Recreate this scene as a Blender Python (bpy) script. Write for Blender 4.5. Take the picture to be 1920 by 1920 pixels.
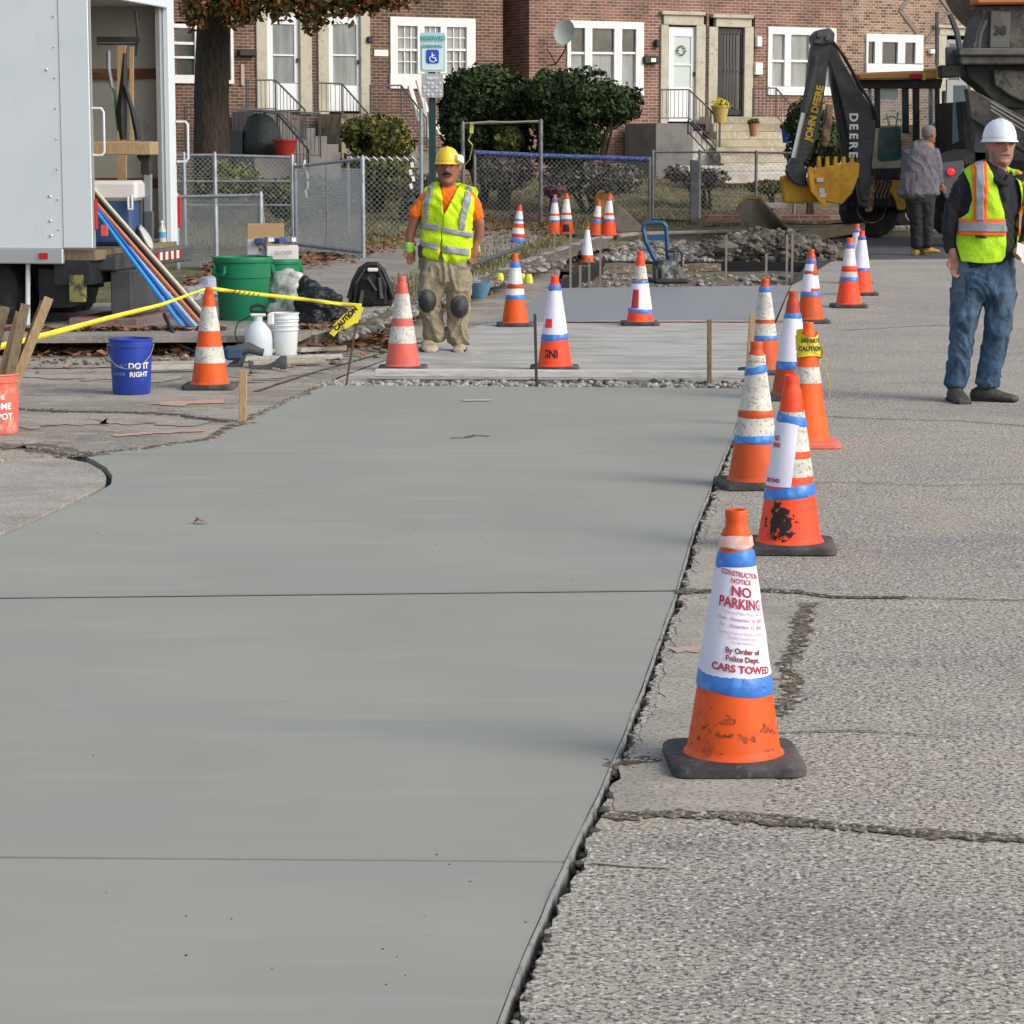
import bpy, bmesh, math, random
from math import sin, cos, tan, atan2, pi, radians, sqrt, hypot
from mathutils import Vector as V, Matrix, noise
from mathutils.geometry import delaunay_2d_cdt
from mathutils.bvhtree import BVHTree

for o in list(bpy.data.objects):
    bpy.data.objects.remove(o)
sc = bpy.context.scene
col = sc.collection

# ------------------------------------------------------------------ camera
FPX = 4800.0
CAMH = 1.6
PITCH = math.atan(680 / FPX)
cd = bpy.data.cameras.new("camera")
cam = bpy.data.objects.new("camera", cd)
col.objects.link(cam)
cd.sensor_width = 36
cd.lens = FPX / 1920 * 36
cd.clip_end = 600
cam.location = (0, 0, CAMH)
cam.rotation_euler = (pi / 2 - PITCH, 0, 0)
sc.camera = cam

# ------------------------------------------------------------------ light
SUN_EL, SUN_AZ = 34.0, 120.0          # azimuth clockwise from +Y
w = bpy.data.worlds.new("World")
sc.world = w
w.use_nodes = True
nt = w.node_tree
bg = nt.nodes['Background']
sky = nt.nodes.new('ShaderNodeTexSky')
sky.sky_type = 'NISHITA'
sky.sun_disc = False
sky.sun_elevation = radians(SUN_EL)
sky.sun_rotation = radians(SUN_AZ)
sky.air_density = 1.0
sky.dust_density = 3.0
sky.ozone_density = 0.6
bg.inputs[1].default_value = 0.15
hs = nt.nodes.new('ShaderNodeHueSaturation')
hs.inputs['Saturation'].default_value = .62
nt.links.new(sky.outputs[0], hs.inputs['Color'])
nt.links.new(hs.outputs[0], bg.inputs[0])
sd = bpy.data.lights.new("sun", 'SUN')
sd.energy = 1.1
sd.angle = radians(30)
sd.color = (1, .94, .86)
so = bpy.data.objects.new("sun", sd)
col.objects.link(so)
_d = V((sin(radians(SUN_AZ)) * cos(radians(SUN_EL)), cos(radians(SUN_AZ)) * cos(radians(SUN_EL)), sin(radians(SUN_EL))))
so.rotation_euler = _d.to_track_quat('Z', 'Y').to_euler()
so.location = (8, 0, 12)
sc.view_settings.view_transform = 'Standard'
sc.view_settings.look = 'None'
sc.view_settings.gamma = 1
sc.view_settings.exposure = 0.38
sc.render.engine = 'CYCLES'
sc.cycles.max_bounces = 6
sc.cycles.use_denoising = True

# ------------------------------------------------------------------ pixel <-> world
CF = V((0, cos(PITCH), -sin(PITCH)))
CU = V((0, sin(PITCH), cos(PITCH)))
CR = V((1, 0, 0))
C0 = V((0, 0, CAMH))


def ray(px, py):
    return CF + CR * ((px - 960) / FPX) - CU * ((py - 960) / FPX)


def at(px, py, Y):
    d = ray(px, py)
    return C0 + d * (Y / d.y)


def zroad(y):
    return 0.0 if y < 25 else 0.006 * (y - 25)


def Gz(px, py, zf):
    d = ray(px, py)
    z = 0.0
    p = C0
    for i in range(30):
        if d.z > -1e-4:
            return C0 + d * 80
        p = C0 + d * ((CAMH - z) / -d.z)
        z = z * .5 + zf(p.x, p.y) * .5
    p = C0 + d * ((CAMH - z) / -d.z)
    return V((p.x, p.y, zf(p.x, p.y)))


def R(px, py):
    return Gz(px, py, lambda x, y: zroad(y))


CURB_PX = [(-600, 662), (0, 660), (350, 658), (590, 656), (640, 645), (690, 625), (740, 604), (850, 565), (930, 538),
           (1000, 512), (1060, 488), (1120, 466), (1200, 454), (1400, 449), (1560, 446), (1700, 441), (1920, 436), (2700, 430)]
CURB = [R(*p) for p in CURB_PX]
VPOLY = [(p.x, p.y) for p in CURB] + [(CURB[-1].x + 12, 110), (-45, 110), (-45, CURB[0].y)]


def inside(poly, x, y):
    c = False
    n = len(poly)
    j = n - 1
    for i in range(n):
        xi, yi = poly[i][0], poly[i][1]
        xj, yj = poly[j][0], poly[j][1]
        if (yi > y) != (yj > y) and x < (xj - xi) * (y - yi) / (yj - yi) + xi:
            c = not c
        j = i
    return c


def fac_y(x):
    return 54.5 + (x + 5.2) * .5227


def verge(x, y):
    yf = fac_y(x)
    t = min(1, max(0, (y - (yf - 9.5)) / 8.0))
    t = t * t * (3 - 2 * t)
    return zroad(min(y, 48)) + .14 + .70 * t


def gz(x, y):
    return verge(x, y) if inside(VPOLY, x, y) else zroad(y)


def G(px, py):
    return Gz(px, py, gz)


def GV(px, py):
    return Gz(px, py, verge)


# ------------------------------------------------------------------ materials
_mats = {}


def mat(name, c, rough=.75, metal=0.0, layers=(), bump=(), spec=.5, coat=0.0, trans=0.0, alpha=1.0, ior=1.45, sheen=0):
    """layers: (kind, scale, colour, lo, hi[, stretch(3)[, detail]]) mixed over the base in order."""
    m = bpy.data.materials.new(name)
    m.use_nodes = True
    n, l = m.node_tree.nodes, m.node_tree.links
    b = n['Principled BSDF']
    b.inputs['Roughness'].default_value = rough
    b.inputs['Metallic'].default_value = metal
    b.inputs['Specular IOR Level'].default_value = spec
    b.inputs['Coat Weight'].default_value = coat
    b.inputs['Transmission Weight'].default_value = trans
    b.inputs['Alpha'].default_value = alpha
    b.inputs['IOR'].default_value = ior
    b.inputs['Base Color'].default_value = (*c, 1)
    tc = n.new('ShaderNodeTexCoord')

    def tex(kind, scale, stretch=(1, 1, 1), detail=3):
        mp = n.new('ShaderNodeMapping')
        mp.inputs['Scale'].default_value = stretch
        l.new(tc.outputs['Object'], mp.inputs[0])
        if kind == 'noise':
            t = n.new('ShaderNodeTexNoise')
            t.inputs['Scale'].default_value = scale
            t.inputs['Detail'].default_value = detail
            t.inputs['Roughness'].default_value = .6
            out = t.outputs[0]
        elif kind == 'vor':
            t = n.new('ShaderNodeTexVoronoi')
            t.inputs['Scale'].default_value = scale
            sp = n.new('ShaderNodeSeparateColor')
            l.new(t.outputs['Color'], sp.inputs[0])
            out = sp.outputs[0]
        elif kind == 'vord':
            t = n.new('ShaderNodeTexVoronoi')
            t.inputs['Scale'].default_value = scale
            out = t.outputs['Distance']
        elif kind == 'wave':
            t = n.new('ShaderNodeTexWave')
            t.inputs['Scale'].default_value = scale
            t.inputs['Distortion'].default_value = 6
            t.inputs['Detail'].default_value = 3
            out = t.outputs[1]
        l.new(mp.outputs[0], t.inputs[0])
        return out
    cur = None
    for L in layers:
        kind, scale, c2, lo, hi = L[:5]
        st = L[5] if len(L) > 5 else (1, 1, 1)
        de = L[6] if len(L) > 6 else 3
        mx = L[7] if len(L) > 7 else 1.0
        o = tex(kind, scale, st, de)
        mr = n.new('ShaderNodeMapRange')
        mr.inputs[1].default_value = lo
        mr.inputs[2].default_value = hi
        mr.inputs[4].default_value = mx
        l.new(o, mr.inputs[0])
        mix = n.new('ShaderNodeMix')
        mix.data_type = 'RGBA'
        l.new(mr.outputs[0], mix.inputs[0])
        if cur is None:
            mix.inputs[6].default_value = (*c, 1)
        else:
            l.new(cur, mix.inputs[6])
        mix.inputs[7].default_value = (*c2, 1)
        cur = mix.outputs[2]
    if cur is not None:
        l.new(cur, b.inputs['Base Color'])
    prev = None
    for B in bump:
        kind, scale, strength, dist = B[:4]
        st = B[4] if len(B) > 4 else (1, 1, 1)
        o = tex(kind, scale, st, 4)
        bn = n.new('ShaderNodeBump')
        bn.inputs['Strength'].default_value = strength
        bn.inputs['Distance'].default_value = dist
        l.new(o, bn.inputs['Height'])
        if prev is not None:
            l.new(prev, bn.inputs['Normal'])
        prev = bn.outputs[0]
    if prev is not None:
        l.new(prev, b.inputs['Normal'])
    _mats[name] = m
    return m


# ------------------------------------------------------------------ object helpers
def tag(o, label=None, cat=None, group=None, kind=None):
    if label:
        o['label'] = label
    if cat:
        o['category'] = cat
    if group:
        o['group'] = group
    if kind:
        o['kind'] = kind
    return o


def thing(name, label, cat, loc=(0, 0, 0), rz=0.0, group=None):
    o = bpy.data.objects.new(name, None)
    o.empty_display_size = .2
    o.location = loc
    o.rotation_euler = (0, 0, rz)
    col.objects.link(o)
    return tag(o, label, cat, group)


def top_of(o):
    while o.parent is not None:
        o = o.parent
    return o


def basis(o):
    t = top_of(o)
    return Matrix.Translation(t.location) @ t.rotation_euler.to_matrix().to_4x4()


class MB:
    def __init__(self):
        self.v, self.f, self.m, self.mi = [], [], [], 0

    def add(self, vs, fs):
        k = len(self.v)
        self.v += [V(p) for p in vs]
        for f in fs:
            self.f.append([i + k for i in f])
            self.m.append(self.mi)
        return self

    def box(self, c, s, rz=0, M=None):
        c = V(c)
        h = V(s) / 2
        vs = [V((x * h.x, y * h.y, z * h.z)) for x in (-1, 1) for y in (-1, 1) for z in (-1, 1)]
        if rz:
            q = Matrix.Rotation(rz, 3, 'Z')
            vs = [q @ p for p in vs]
        if M is not None:
            vs = [M @ p for p in vs]
        vs = [p + c for p in vs]
        return self.add(vs, [(0, 1, 3, 2), (4, 6, 7, 5), (0, 4, 5, 1), (2, 3, 7, 6), (0, 2, 6, 4), (1, 5, 7, 3)])

    def bar(self, a, b, w, h=None, up=(0, 0, 1)):
        """rectangular bar from a to b"""
        a, b = V(a), V(b)
        h = h or w
        d = (b - a).normalized()
        upv = V(up)
        if abs(d.dot(upv)) > .98:
            upv = V((0, 1, 0))
        s = d.cross(upv).normalized() * w / 2
        u = s.cross(d).normalized() * h / 2
        vs = [a + s + u, a - s + u, a - s - u, a + s - u, b + s + u, b - s + u, b - s - u, b + s - u]
        return self.add(vs, [(3, 2, 1, 0), (4, 5, 6, 7), (0, 1, 5, 4), (1, 2, 6, 5), (2, 3, 7, 6), (3, 0, 4, 7)])

    def tube(self, pts, r, n=8, cap=True):
        pts = [V(p) for p in pts]
        rs = r if isinstance(r, (list, tuple)) else [r] * len(pts)
        rings = []
        up = None
        for i, p in enumerate(pts):
            if i == 0:
                d = pts[1] - p
            elif i == len(pts) - 1:
                d = p - pts[i - 1]
            else:
                d = (pts[i + 1] - p).normalized() + (p - pts[i - 1]).normalized()
            d.normalize()
            if up is None:
                up = V((0, 0, 1)) if abs(d.z) < .9 else V((0, 1, 0))
            s = d.cross(up)
            if s.length < 1e-5:
                s = d.orthogonal()
            s.normalize()
            up = s.cross(d).normalized()
            rings.append([p + (s * cos(2 * pi * k / n) + up * sin(2 * pi * k / n)) * rs[i] for k in range(n)])
        return self.rings(rings, cap)

    def rings(self, rings, cap=True, close=True):
        n = len(rings[0])
        vs = [p for r in rings for p in r]
        fs = []
        for i in range(len(rings) - 1):
            for k in range(n if close else n - 1):
                a, b = i * n + k, i * n + (k + 1) % n
                fs.append((a, b, b + n, a + n))
        if cap:
            fs.append(tuple(reversed(range(n))))
            fs.append(tuple(range((len(rings) - 1) * n, len(rings) * n)))
        return self.add(vs, fs)

    def lathe(self, prof, n=32, c=(0, 0, 0), cap=False, a0=0, a1=2 * pi, wob=None):
        c = V(c)
        full = abs(a1 - a0 - 2 * pi) < 1e-6
        k = n if full else n + 1
        rings = []
        for (r, z) in prof:
            rings.append([c + V((r * cos(a0 + (a1 - a0) * i / n), r * sin(a0 + (a1 - a0) * i / n), z + (wob(a0 + (a1 - a0) * i / n, z) if wob else 0))) for i in range(k)])
        return self.rings(rings, cap, close=full)

    def prism(self, pts, off):
        """closed outline of 3D points extruded by vector off"""
        pts = [V(p) for p in pts]
        off = V(off)
        n = len(pts)
        nrm = V((0, 0, 0))
        for i in range(n):
            nrm += pts[i].cross(pts[(i + 1) % n])
        if nrm.dot(off) > 0:
            pts = pts[::-1]
        vs = pts + [p + off for p in pts]
        fs = [tuple(range(n)), tuple(reversed(range(n, 2 * n)))]
        for i in range(n):
            j = (i + 1) % n
            fs.append((j, i, i + n, j + n))
        return self.add(vs, fs)

    def build(self, name, mats, parent=None, smooth=False, bevel=0, label=None, cat=None, group=None, kind=None, origin=None, segs=1):
        if not isinstance(mats, (list, tuple)):
            mats = [mats]
        me = bpy.data.meshes.new(name)
        vs = self.v
        o = bpy.data.objects.new(name, me)
        if parent is not None:
            inv = basis(parent).inverted()
            vs = [inv @ p for p in vs]
            o.parent = parent
        elif origin is not None:
            og = V(origin)
            vs = [p - og for p in vs]
            o.location = og
        me.from_pydata([tuple(p) for p in vs], [], self.f)
        for m in mats:
            me.materials.append(m)
        me.polygons.foreach_set('material_index', self.m)
        if bevel:
            bm = bmesh.new()
            bm.from_mesh(me)
            bmesh.ops.remove_doubles(bm, verts=bm.verts, dist=1e-5)
            es = [e for e in bm.edges if len(e.link_faces) == 2 and e.calc_face_angle(0) > .6]
            bmesh.ops.bevel(bm, geom=es, offset=bevel, segments=segs, affect='EDGES', clamp_overlap=True)
            bm.to_mesh(me)
            bm.free()
        if smooth:
            for p in me.polygons:
                p.use_smooth = True
            if smooth != 'all':
                try:
                    me.set_sharp_from_angle(angle=radians(38))
                except Exception:
                    pass
        me.update()
        col.objects.link(o)
        return tag(o, label, cat, group, kind)


def copy_tree(o, parent=None, link=True):
    c = o.copy()
    col.objects.link(c)
    c.parent = parent
    for ch in list(o.children):
        copy_tree(ch, c)
    return c


def resample(poly, step, jit=0.0, seed=0):
    out = []
    n = len(poly)
    for i in range(n):
        a, b = V((poly[i][0], poly[i][1])), V((poly[(i + 1) % n][0], poly[(i + 1) % n][1]))
        k = max(1, int((b - a).length / step))
        nn = (b - a).normalized()
        nn = V((-nn.y, nn.x))
        for j in range(k):
            p = a.lerp(b, j / k)
            if jit:
                q = noise.noise(V((p.x * 9, p.y * 9, seed))) + .6 * noise.noise(V((p.x * 31, p.y * 31, seed)))
                p = p + nn * jit * q
            out.append((p.x, p.y))
    return out


def sheet(name, poly, zf, mats, thick=.1, spacing=1.0, holes=(), dz=0.0, disp=0.0, **kw):
    """flat area with real thickness bounded by a world xy polygon"""
    poly = [(p[0], p[1]) for p in poly]
    a = sum(poly[i][0] * poly[(i + 1) % len(poly)][1] - poly[(i + 1) % len(poly)][0] * poly[i][1] for i in range(len(poly)))
    if a < 0:
        poly = poly[::-1]
    vs = [V(p) for p in poly]
    es = [(i, (i + 1) % len(poly)) for i in range(len(poly))]
    for h in holes:
        k = len(vs)
        vs += [V((p[0], p[1])) for p in h]
        es += [(k + i, k + (i + 1) % len(h)) for i in range(len(h))]
    x0, x1 = min(p[0] for p in poly), max(p[0] for p in poly)
    y0, y1 = min(p[1] for p in poly), max(p[1] for p in poly)
    x = x0 + spacing * .37
    while x < x1:
        y = y0 + spacing * .41
        while y < y1:
            if inside(poly, x, y):
                vs.append(V((x, y)))
            y += spacing
        x += spacing
    ov, oe, of, *_ = delaunay_2d_cdt(vs, es, [], 0, 1e-5)
    fs = []
    for f in of:
        cx = sum(ov[i].x for i in f) / len(f)
        cy = sum(ov[i].y for i in f) / len(f)
        if inside(poly, cx, cy) and not any(inside(h, cx, cy) for h in holes):
            fs.append(list(f))
    cnt = {}
    for f in fs:
        for i in range(len(f)):
            e = (f[i], f[(i + 1) % len(f)])
            k = (min(e), max(e))
            cnt.setdefault(k, []).append(e)
    mb = MB()

    def zz(p):
        z = zf(p.x, p.y) + dz
        if disp:
            z += disp * (noise.noise(V((p.x * 1.7, p.y * 1.7, 3))) + .5 * noise.noise(V((p.x * 5, p.y * 5, 9))))
        return z
    top = [V((p.x, p.y, zz(p))) for p in ov]
    mb.add(top, fs)
    if thick:
        for k, L in cnt.items():
            if len(L) == 1:
                a, b = L[0]
                pa, pb = top[a], top[b]
                mb.add([pa, pb, pb - V((0, 0, thick)), pa - V((0, 0, thick))], [(1, 0, 3, 2)])
    return mb.build(name, mats, **kw)


def ribbon(name, pts, width, zf, m, dz=.004, jit=.3, seed=1, **kw):
    """flat strip following world xy points"""
    mb = MB()
    P = []
    for i in range(len(pts) - 1):
        a, b = V((pts[i][0], pts[i][1])), V((pts[i + 1][0], pts[i + 1][1]))
        k = max(1, int((b - a).length / .04))
        for j in range(k):
            P.append(a.lerp(b, j / k))
    P.append(V((pts[-1][0], pts[-1][1])))
    L, Rr = [], []
    N = len(P)
    for i, p in enumerate(P):
        d = (P[min(i + 1, N - 1)] - P[max(i - 1, 0)]).normalized()
        s = V((-d.y, d.x))
        t = i / (N - 1)
        ww = width(t) if callable(width) else width
        a = ww * (.5 + jit * noise.noise(V((p.x * 11, p.y * 11, seed))) + jit * .7 * noise.noise(V((p.x * 40, p.y * 40, seed))))
        b = ww * (.5 + jit * noise.noise(V((p.x * 11, p.y * 11, seed + 7))) + jit * .7 * noise.noise(V((p.x * 40, p.y * 40, seed + 7))))
        L.append(p + s * a)
        Rr.append(p - s * b)
    vs = [V((p.x, p.y, zf(p.x, p.y) + dz)) for p in L] + [V((p.x, p.y, zf(p.x, p.y) + dz)) for p in Rr]
    mb.add(vs, [(N + i, N + i + 1, i + 1, i) for i in range(N - 1)])
    return mb.build(name, m, **kw)


def rock(mb, c, r, seed, squash=.7):
    rnd = random.Random(seed)
    t = (1 + sqrt(5)) / 2
    base = [(-1, t, 0), (1, t, 0), (-1, -t, 0), (1, -t, 0), (0, -1, t), (0, 1, t), (0, -1, -t), (0, 1, -t), (t, 0, -1), (t, 0, 1), (-t, 0, -1), (-t, 0, 1)]
    fs = [(0, 11, 5), (0, 5, 1), (0, 1, 7), (0, 7, 10), (0, 10, 11), (1, 5, 9), (5, 11, 4), (11, 10, 2), (10, 7, 6), (7, 1, 8), (3, 9, 4), (3, 4, 2), (3, 2, 6), (3, 6, 8), (3, 8, 9), (4, 9, 5), (2, 4, 11), (6, 2, 10), (8, 6, 7), (9, 8, 1)]
    q = Matrix.Rotation(rnd.random() * 6.3, 3, 'Z') @ Matrix.Rotation(rnd.random() * 6.3, 3, 'X')
    sx, sy, sz = rnd.uniform(.7, 1.3), rnd.uniform(.7, 1.3), squash * rnd.uniform(.7, 1.2)
    vs = []
    for b in base:
        p = q @ V(b).normalized() * r * rnd.uniform(.75, 1.2)
        vs.append(V(c) + V((p.x * sx, p.y * sy, p.z * sz)))
    mb.add(vs, fs)


FONT = None


def text_mesh(s, size, bold=0.0, shear=0, align='CENTER', space=1.0):
    """returns verts (x,y) and faces of a filled text, centred at origin"""
    cu = bpy.data.curves.new('t', 'FONT')
    cu.body = s
    cu.size = size
    cu.align_x = align
    cu.align_y = 'CENTER'
    cu.offset = bold
    cu.space_character = space
    cu.resolution_u = 3
    o = bpy.data.objects.new('t', cu)
    col.objects.link(o)
    dg = bpy.context.evaluated_depsgraph_get()
    dg.update()
    me = bpy.data.meshes.new_from_object(o.evaluated_get(dg))
    vs = [(v.co.x, v.co.y) for v in me.vertices]
    fs = [list(p.vertices) for p in me.polygons]
    bpy.data.objects.remove(o)
    bpy.data.curves.remove(cu)
    bpy.data.meshes.remove(me)
    return vs, fs


def put_text(mb, s, size, M, bold=0.0, align='CENTER', space=1.0):
    """flat text: M maps (x,y,0) text plane to world"""
    vs, fs = text_mesh(s, size, bold, align=align, space=space)
    mb.add([M @ V((x, y, 0)) for x, y in vs], fs)
# ------------------------------------------------------------------ ground materials
M_dirt = mat('dirt', (.115, .09, .062), .95, layers=[('noise', 3, (.17, .145, .11), .4, .65), ('noise', 22, (.06, .048, .035), .5, .7), ('vor', 40, (.26, .24, .21), .86, .9)], bump=[('noise', 14, .8, .03)])
M_road = mat('aggregate_concrete', (.40, .365, .305), .9, layers=[
    ('noise', .55, (.31, .29, .255), .42, .62),
    ('noise', 2.3, (.42, .375, .29), .55, .75, (1, 1, 1), 4, .7),
    ('noise', .9, (.20, .20, .21), .55, .7, (1, 3, 1), 4, .6),
    ('noise', 70, (.10, .094, .086), .505, .58, (1, 1, 1), 4, .95),
    ('noise', 84, (.62, .585, .53), .55, .63, (1, 1.1, 1), 4, .9),
    ('vor', 120, (.07, .066, .064), .93, .94, (1, 1, 1), 3, .85),
    ('vor', 110, (.6, .57, .52), .955, .965), ('noise', 1.3, (.40, .35, .25), .58, .72, (1, 1, 1), 5, .55), ('noise', .8, (.19, .185, .18), .60, .74, (1, 1, 1), 5, .5)],
    bump=[('noise', 80, .6, .008), ('vord', 60, .3, .006)])
M_pave = mat('worn_asphalt', (.245, .225, .20), .92, layers=[
    ('noise', .8, (.37, .33, .27), .42, .58, (1, 1.6, 1)),
    ('noise', 3, (.14, .132, .125), .56, .68, (1, 2.5, 1)), ('noise', 5, (.40, .36, .30), .56, .66, (1, 1.5, 1)),
    ('noise', 55, (.07, .066, .064), .55, .66, (1, 1, 1), 2, .9),
    ('noise', 70, (.46, .43, .38), .58, .68, (1, 1, 1), 2, .8)], bump=[('noise', 60, .6, .01)])
M_apron = mat('old_concrete', (.38, .355, .315), .9, layers=[
    ('noise', 2.2, (.27, .255, .225), .45, .62), ('noise', 1.1, (.47, .44, .39), .5, .65),
    ('noise', 50, (.15, .14, .125), .56, .66, (1, 1, 1), 2, .85), ('noise', 62, (.6, .56, .5), .58, .68, (1, 1, 1), 2, .7)], bump=[('noise', 55, .5, .01)])
M_slab = mat('fresh_concrete', (.322, .325, .283), .62, spec=.35, layers=[
    ('noise', .7, (.288, .288, .248), .4, .62, (1, .6, 1)), ('noise', 1.4, (.285, .295, .268), .46, .66, (.5, 1.6, 1)),
    ('noise', 4.5, (.345, .355, .32), .55, .72, (.25, 1.5, 1), 4, .6),
    ('noise', 300, (.28, .285, .275), .5, .8, (1, 1, 1), 2, .4)],
    bump=[('noise', 3, .2, .012, (.3, 3, 1)), ('noise', 9, .12, .004, (.15, 3, 1)), ('noise', 150, .10, .002), ('wave', 16, .03, .002, (0, 1, 0))])
M_slabwet = mat('wet_concrete', (.25, .258, .258), .42, spec=.45, layers=[('noise', 1.5, (.22, .238, .25), .4, .65, (.3, 3, 1)), ('noise', 6, (.29, .31, .325), .55, .7, (.1, 3, 1))],
                bump=[('noise', 6, .15, .01, (.2, 4, 1))])
M_dusty = mat('dusty_concrete', (.42, .41, .385), .9, layers=[
    ('noise', 1.6, (.31, .305, .28), .42, .62, (.8, 1.3, 1)), ('noise', 3.2, (.52, .51, .48), .50, .68, (.7, 1.6, 1), 5),
    ('noise', 40, (.24, .235, .22), .55, .68, (1, 1, 1), 2, .8)], bump=[('noise', 40, .4, .01)])
M_dark_asph = mat('dark_asphalt', (.075, .076, .082), .85, layers=[('noise', 1.2, (.13, .128, .125), .5, .7, (.4, 2, 1)), ('noise', 30, (.045, .045, .05), .5, .65)], bump=[('noise', 30, .5, .01)])
M_walk = mat('sidewalk_concrete', (.27, .25, .222), .9, layers=[('noise', 1.8, (.19, .175, .155), .42, .62), ('noise', 30, (.34, .32, .285), .52, .68)], bump=[('noise', 30, .4, .01)])
M_grass = mat('autumn_lawn', (.135, .115, .055), .95, layers=[('noise', .9, (.085, .09, .035), .42, .6), ('noise', 4, (.225, .195, .10), .5, .66), ('noise', 14, (.06, .05, .03), .52, .68)], bump=[('noise', 25, .9, .05)])
M_blade = mat('grass_blades', (.19, .17, .075), .9, layers=[('noise', 2, (.10, .11, .04), .42, .6), ('noise', 9, (.28, .25, .14), .5, .66)])
M_leaf = mat('dead_leaves', (.20, .085, .045), .8, layers=[('noise', 9, (.30, .15, .07), .45, .6), ('noise', 23, (.10, .045, .03), .5, .65), ('noise', 15, (.34, .24, .15), .6, .7)])
M_crack = mat('crack_dirt', (.075, .062, .04), .97, layers=[('noise', 8, (.13, .115, .06), .5, .6), ('noise', 45, (.03, .027, .022), .48, .6), ('noise', 60, (.34, .31, .27), .6, .68)], bump=[('noise', 60, 1, .01)])
M_tan = mat('tan_silt', (.20, .16, .095), .95, layers=[('noise', 40, (.16, .13, .08), .48, .6)])
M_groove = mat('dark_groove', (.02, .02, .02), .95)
M_stone = mat('grey_stones', (.27, .255, .235), .9, layers=[('noise', 9, (.13, .12, .11), .45, .6), ('noise', 14, (.42, .40, .37), .55, .68)], bump=[('noise', 30, .4, .01)])
M_orangepaint = mat('orange_paint', (.56, .31, .245), .85, layers=[('noise', 7, (.42, .35, .30), .48, .6), ('noise', 50, (.25, .22, .2), .55, .65)])
M_yellowpaint = mat('yellow_paint', (.42, .36, .25), .85, layers=[('noise', 14, (.34, .315, .27), .42, .56)])
M_strip = mat('felt_strip', (.32, .335, .315), .8, layers=[('noise', 20, (.20, .205, .195), .5, .65)], bump=[('noise', 30, .5, .01)])
M_lumber_w = mat('weathered_lumber', (.44, .43, .39), .8, layers=[('noise', 6, (.34, .335, .31), .45, .6, (1, 10, 10)), ('noise', 20, (.52, .51, .48), .55, .65, (1, 10, 10))], bump=[('noise', 30, .4, .004, (1, 12, 12))])
M_wood = mat('pine_wood', (.40, .28, .155), .75, layers=[('noise', 9, (.30, .20, .10), .45, .62, (9, 9, 1)), ('noise', 30, (.48, .36, .22), .55, .65, (9, 9, 1))])
M_wood_dark = mat('stake_wood', (.22, .165, .105), .85, layers=[('noise', 12, (.13, .10, .07), .5, .65, (9, 9, 1))])

# ------------------------------------------------------------------ ground sheets
_m = MB()
_m.add([(-250, -20, -.24), (250, -20, -.24), (250, 400, -.24), (-250, 400, -.24)], [(0, 1, 2, 3)])
_m.build('ground', M_dirt, kind='structure')

zr = lambda x, y: zroad(y)
W2 = lambda L: [(R(*p).x, R(*p).y) for p in L]

SR = [(880, 2060), (930, 1920), (985, 1780), (1060, 1612), (1120, 1490), (1180, 1350), (1264, 1118), (1300, 990), (1337, 900), (1374, 815), (1400, 728)]
TR = [(916, 2060), (966, 1920), (1018, 1780), (1090, 1612), (1146, 1490), (1200, 1350), (1278, 1118), (1314, 990), (1350, 900), (1386, 815), (1411, 728)]
SL = [(600, 722), (540, 750), (440, 797), (392, 824), (300, 834), (150, 852)]
ARC = [(150, 852), (175, 862), (200, 877), (211, 892), (208, 908), (180, 926), (100, 963), (0, 1008), (-300, 1130)]
ISL = [(-300, 1118), (0, 1000), (96, 957), (172, 920), (197, 905), (199, 893), (190, 881), (165, 868), (120, 859), (60, 859), (0, 872), (-300, 900)]

# new slab, four panels split by tooled joints (all one cast surface)
yj = [(2060, 2060), (1606, 1616), (1119, 1107), (851, 849), (722, 728)]


def sr_at(y):
    for i in range(len(SR) - 1):
        if SR[i][1] >= y >= SR[i + 1][1]:
            t = (SR[i][1] - y) / (SR[i][1] - SR[i + 1][1])
            return (SR[i][0] + t * (SR[i + 1][0] - SR[i][0]), y)
    return SR[-1]


def seg(y0, y1):
    a = [sr_at(y0)] + [p for p in SR if y0 > p[1] > y1] + [sr_at(y1)]
    return a


gaps = [0, 1.6, 3.4, .5]
pan = []
Rp = seg(2060, 1616 + 1.5)
pan.append([(-900, 2060)] + Rp + [(-900, 1602)])
Rp = seg(1616 - 1.5, 1107 + 2.0)
pan.append([(-900, 1602 - 4)] + Rp + [(-900, 1131 + 2.0)])
Rp = seg(1107 - 1.8, 849 + .35)
pan.append([(-900, 1131 - 2.0), ] + Rp + [(150, 852.4)] + ARC[1:] + [(-900, 1390)][:0])
Rp = seg(849 - .25, 728)
pan.append([(150, 851.6)] + Rp + [(600, 722)] + SL[1:-1])
slab_parts = []
for i, P in enumerate(pan):
    wp = W2(P)
    o = sheet('new_concrete_slab', wp, zr, M_slab, thick=.16, spacing=.8, kind='structure')
    slab_parts.append(o)
base = slab_parts[0]
bmj = bmesh.new()
for o in slab_parts:
    bmj.from_mesh(o.data)
bmj.to_mesh(base.data)
bmj.free()
for o in slab_parts[1:]:
    bpy.data.objects.remove(o)
# joint filler bars, the groove shade put into their near-black colour
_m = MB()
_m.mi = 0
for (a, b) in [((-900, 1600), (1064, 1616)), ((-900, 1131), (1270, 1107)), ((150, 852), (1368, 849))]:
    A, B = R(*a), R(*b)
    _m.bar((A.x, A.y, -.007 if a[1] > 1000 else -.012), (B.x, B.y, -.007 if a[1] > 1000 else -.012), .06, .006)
_m.build('slab_joint', M_groove, kind='structure')

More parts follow.
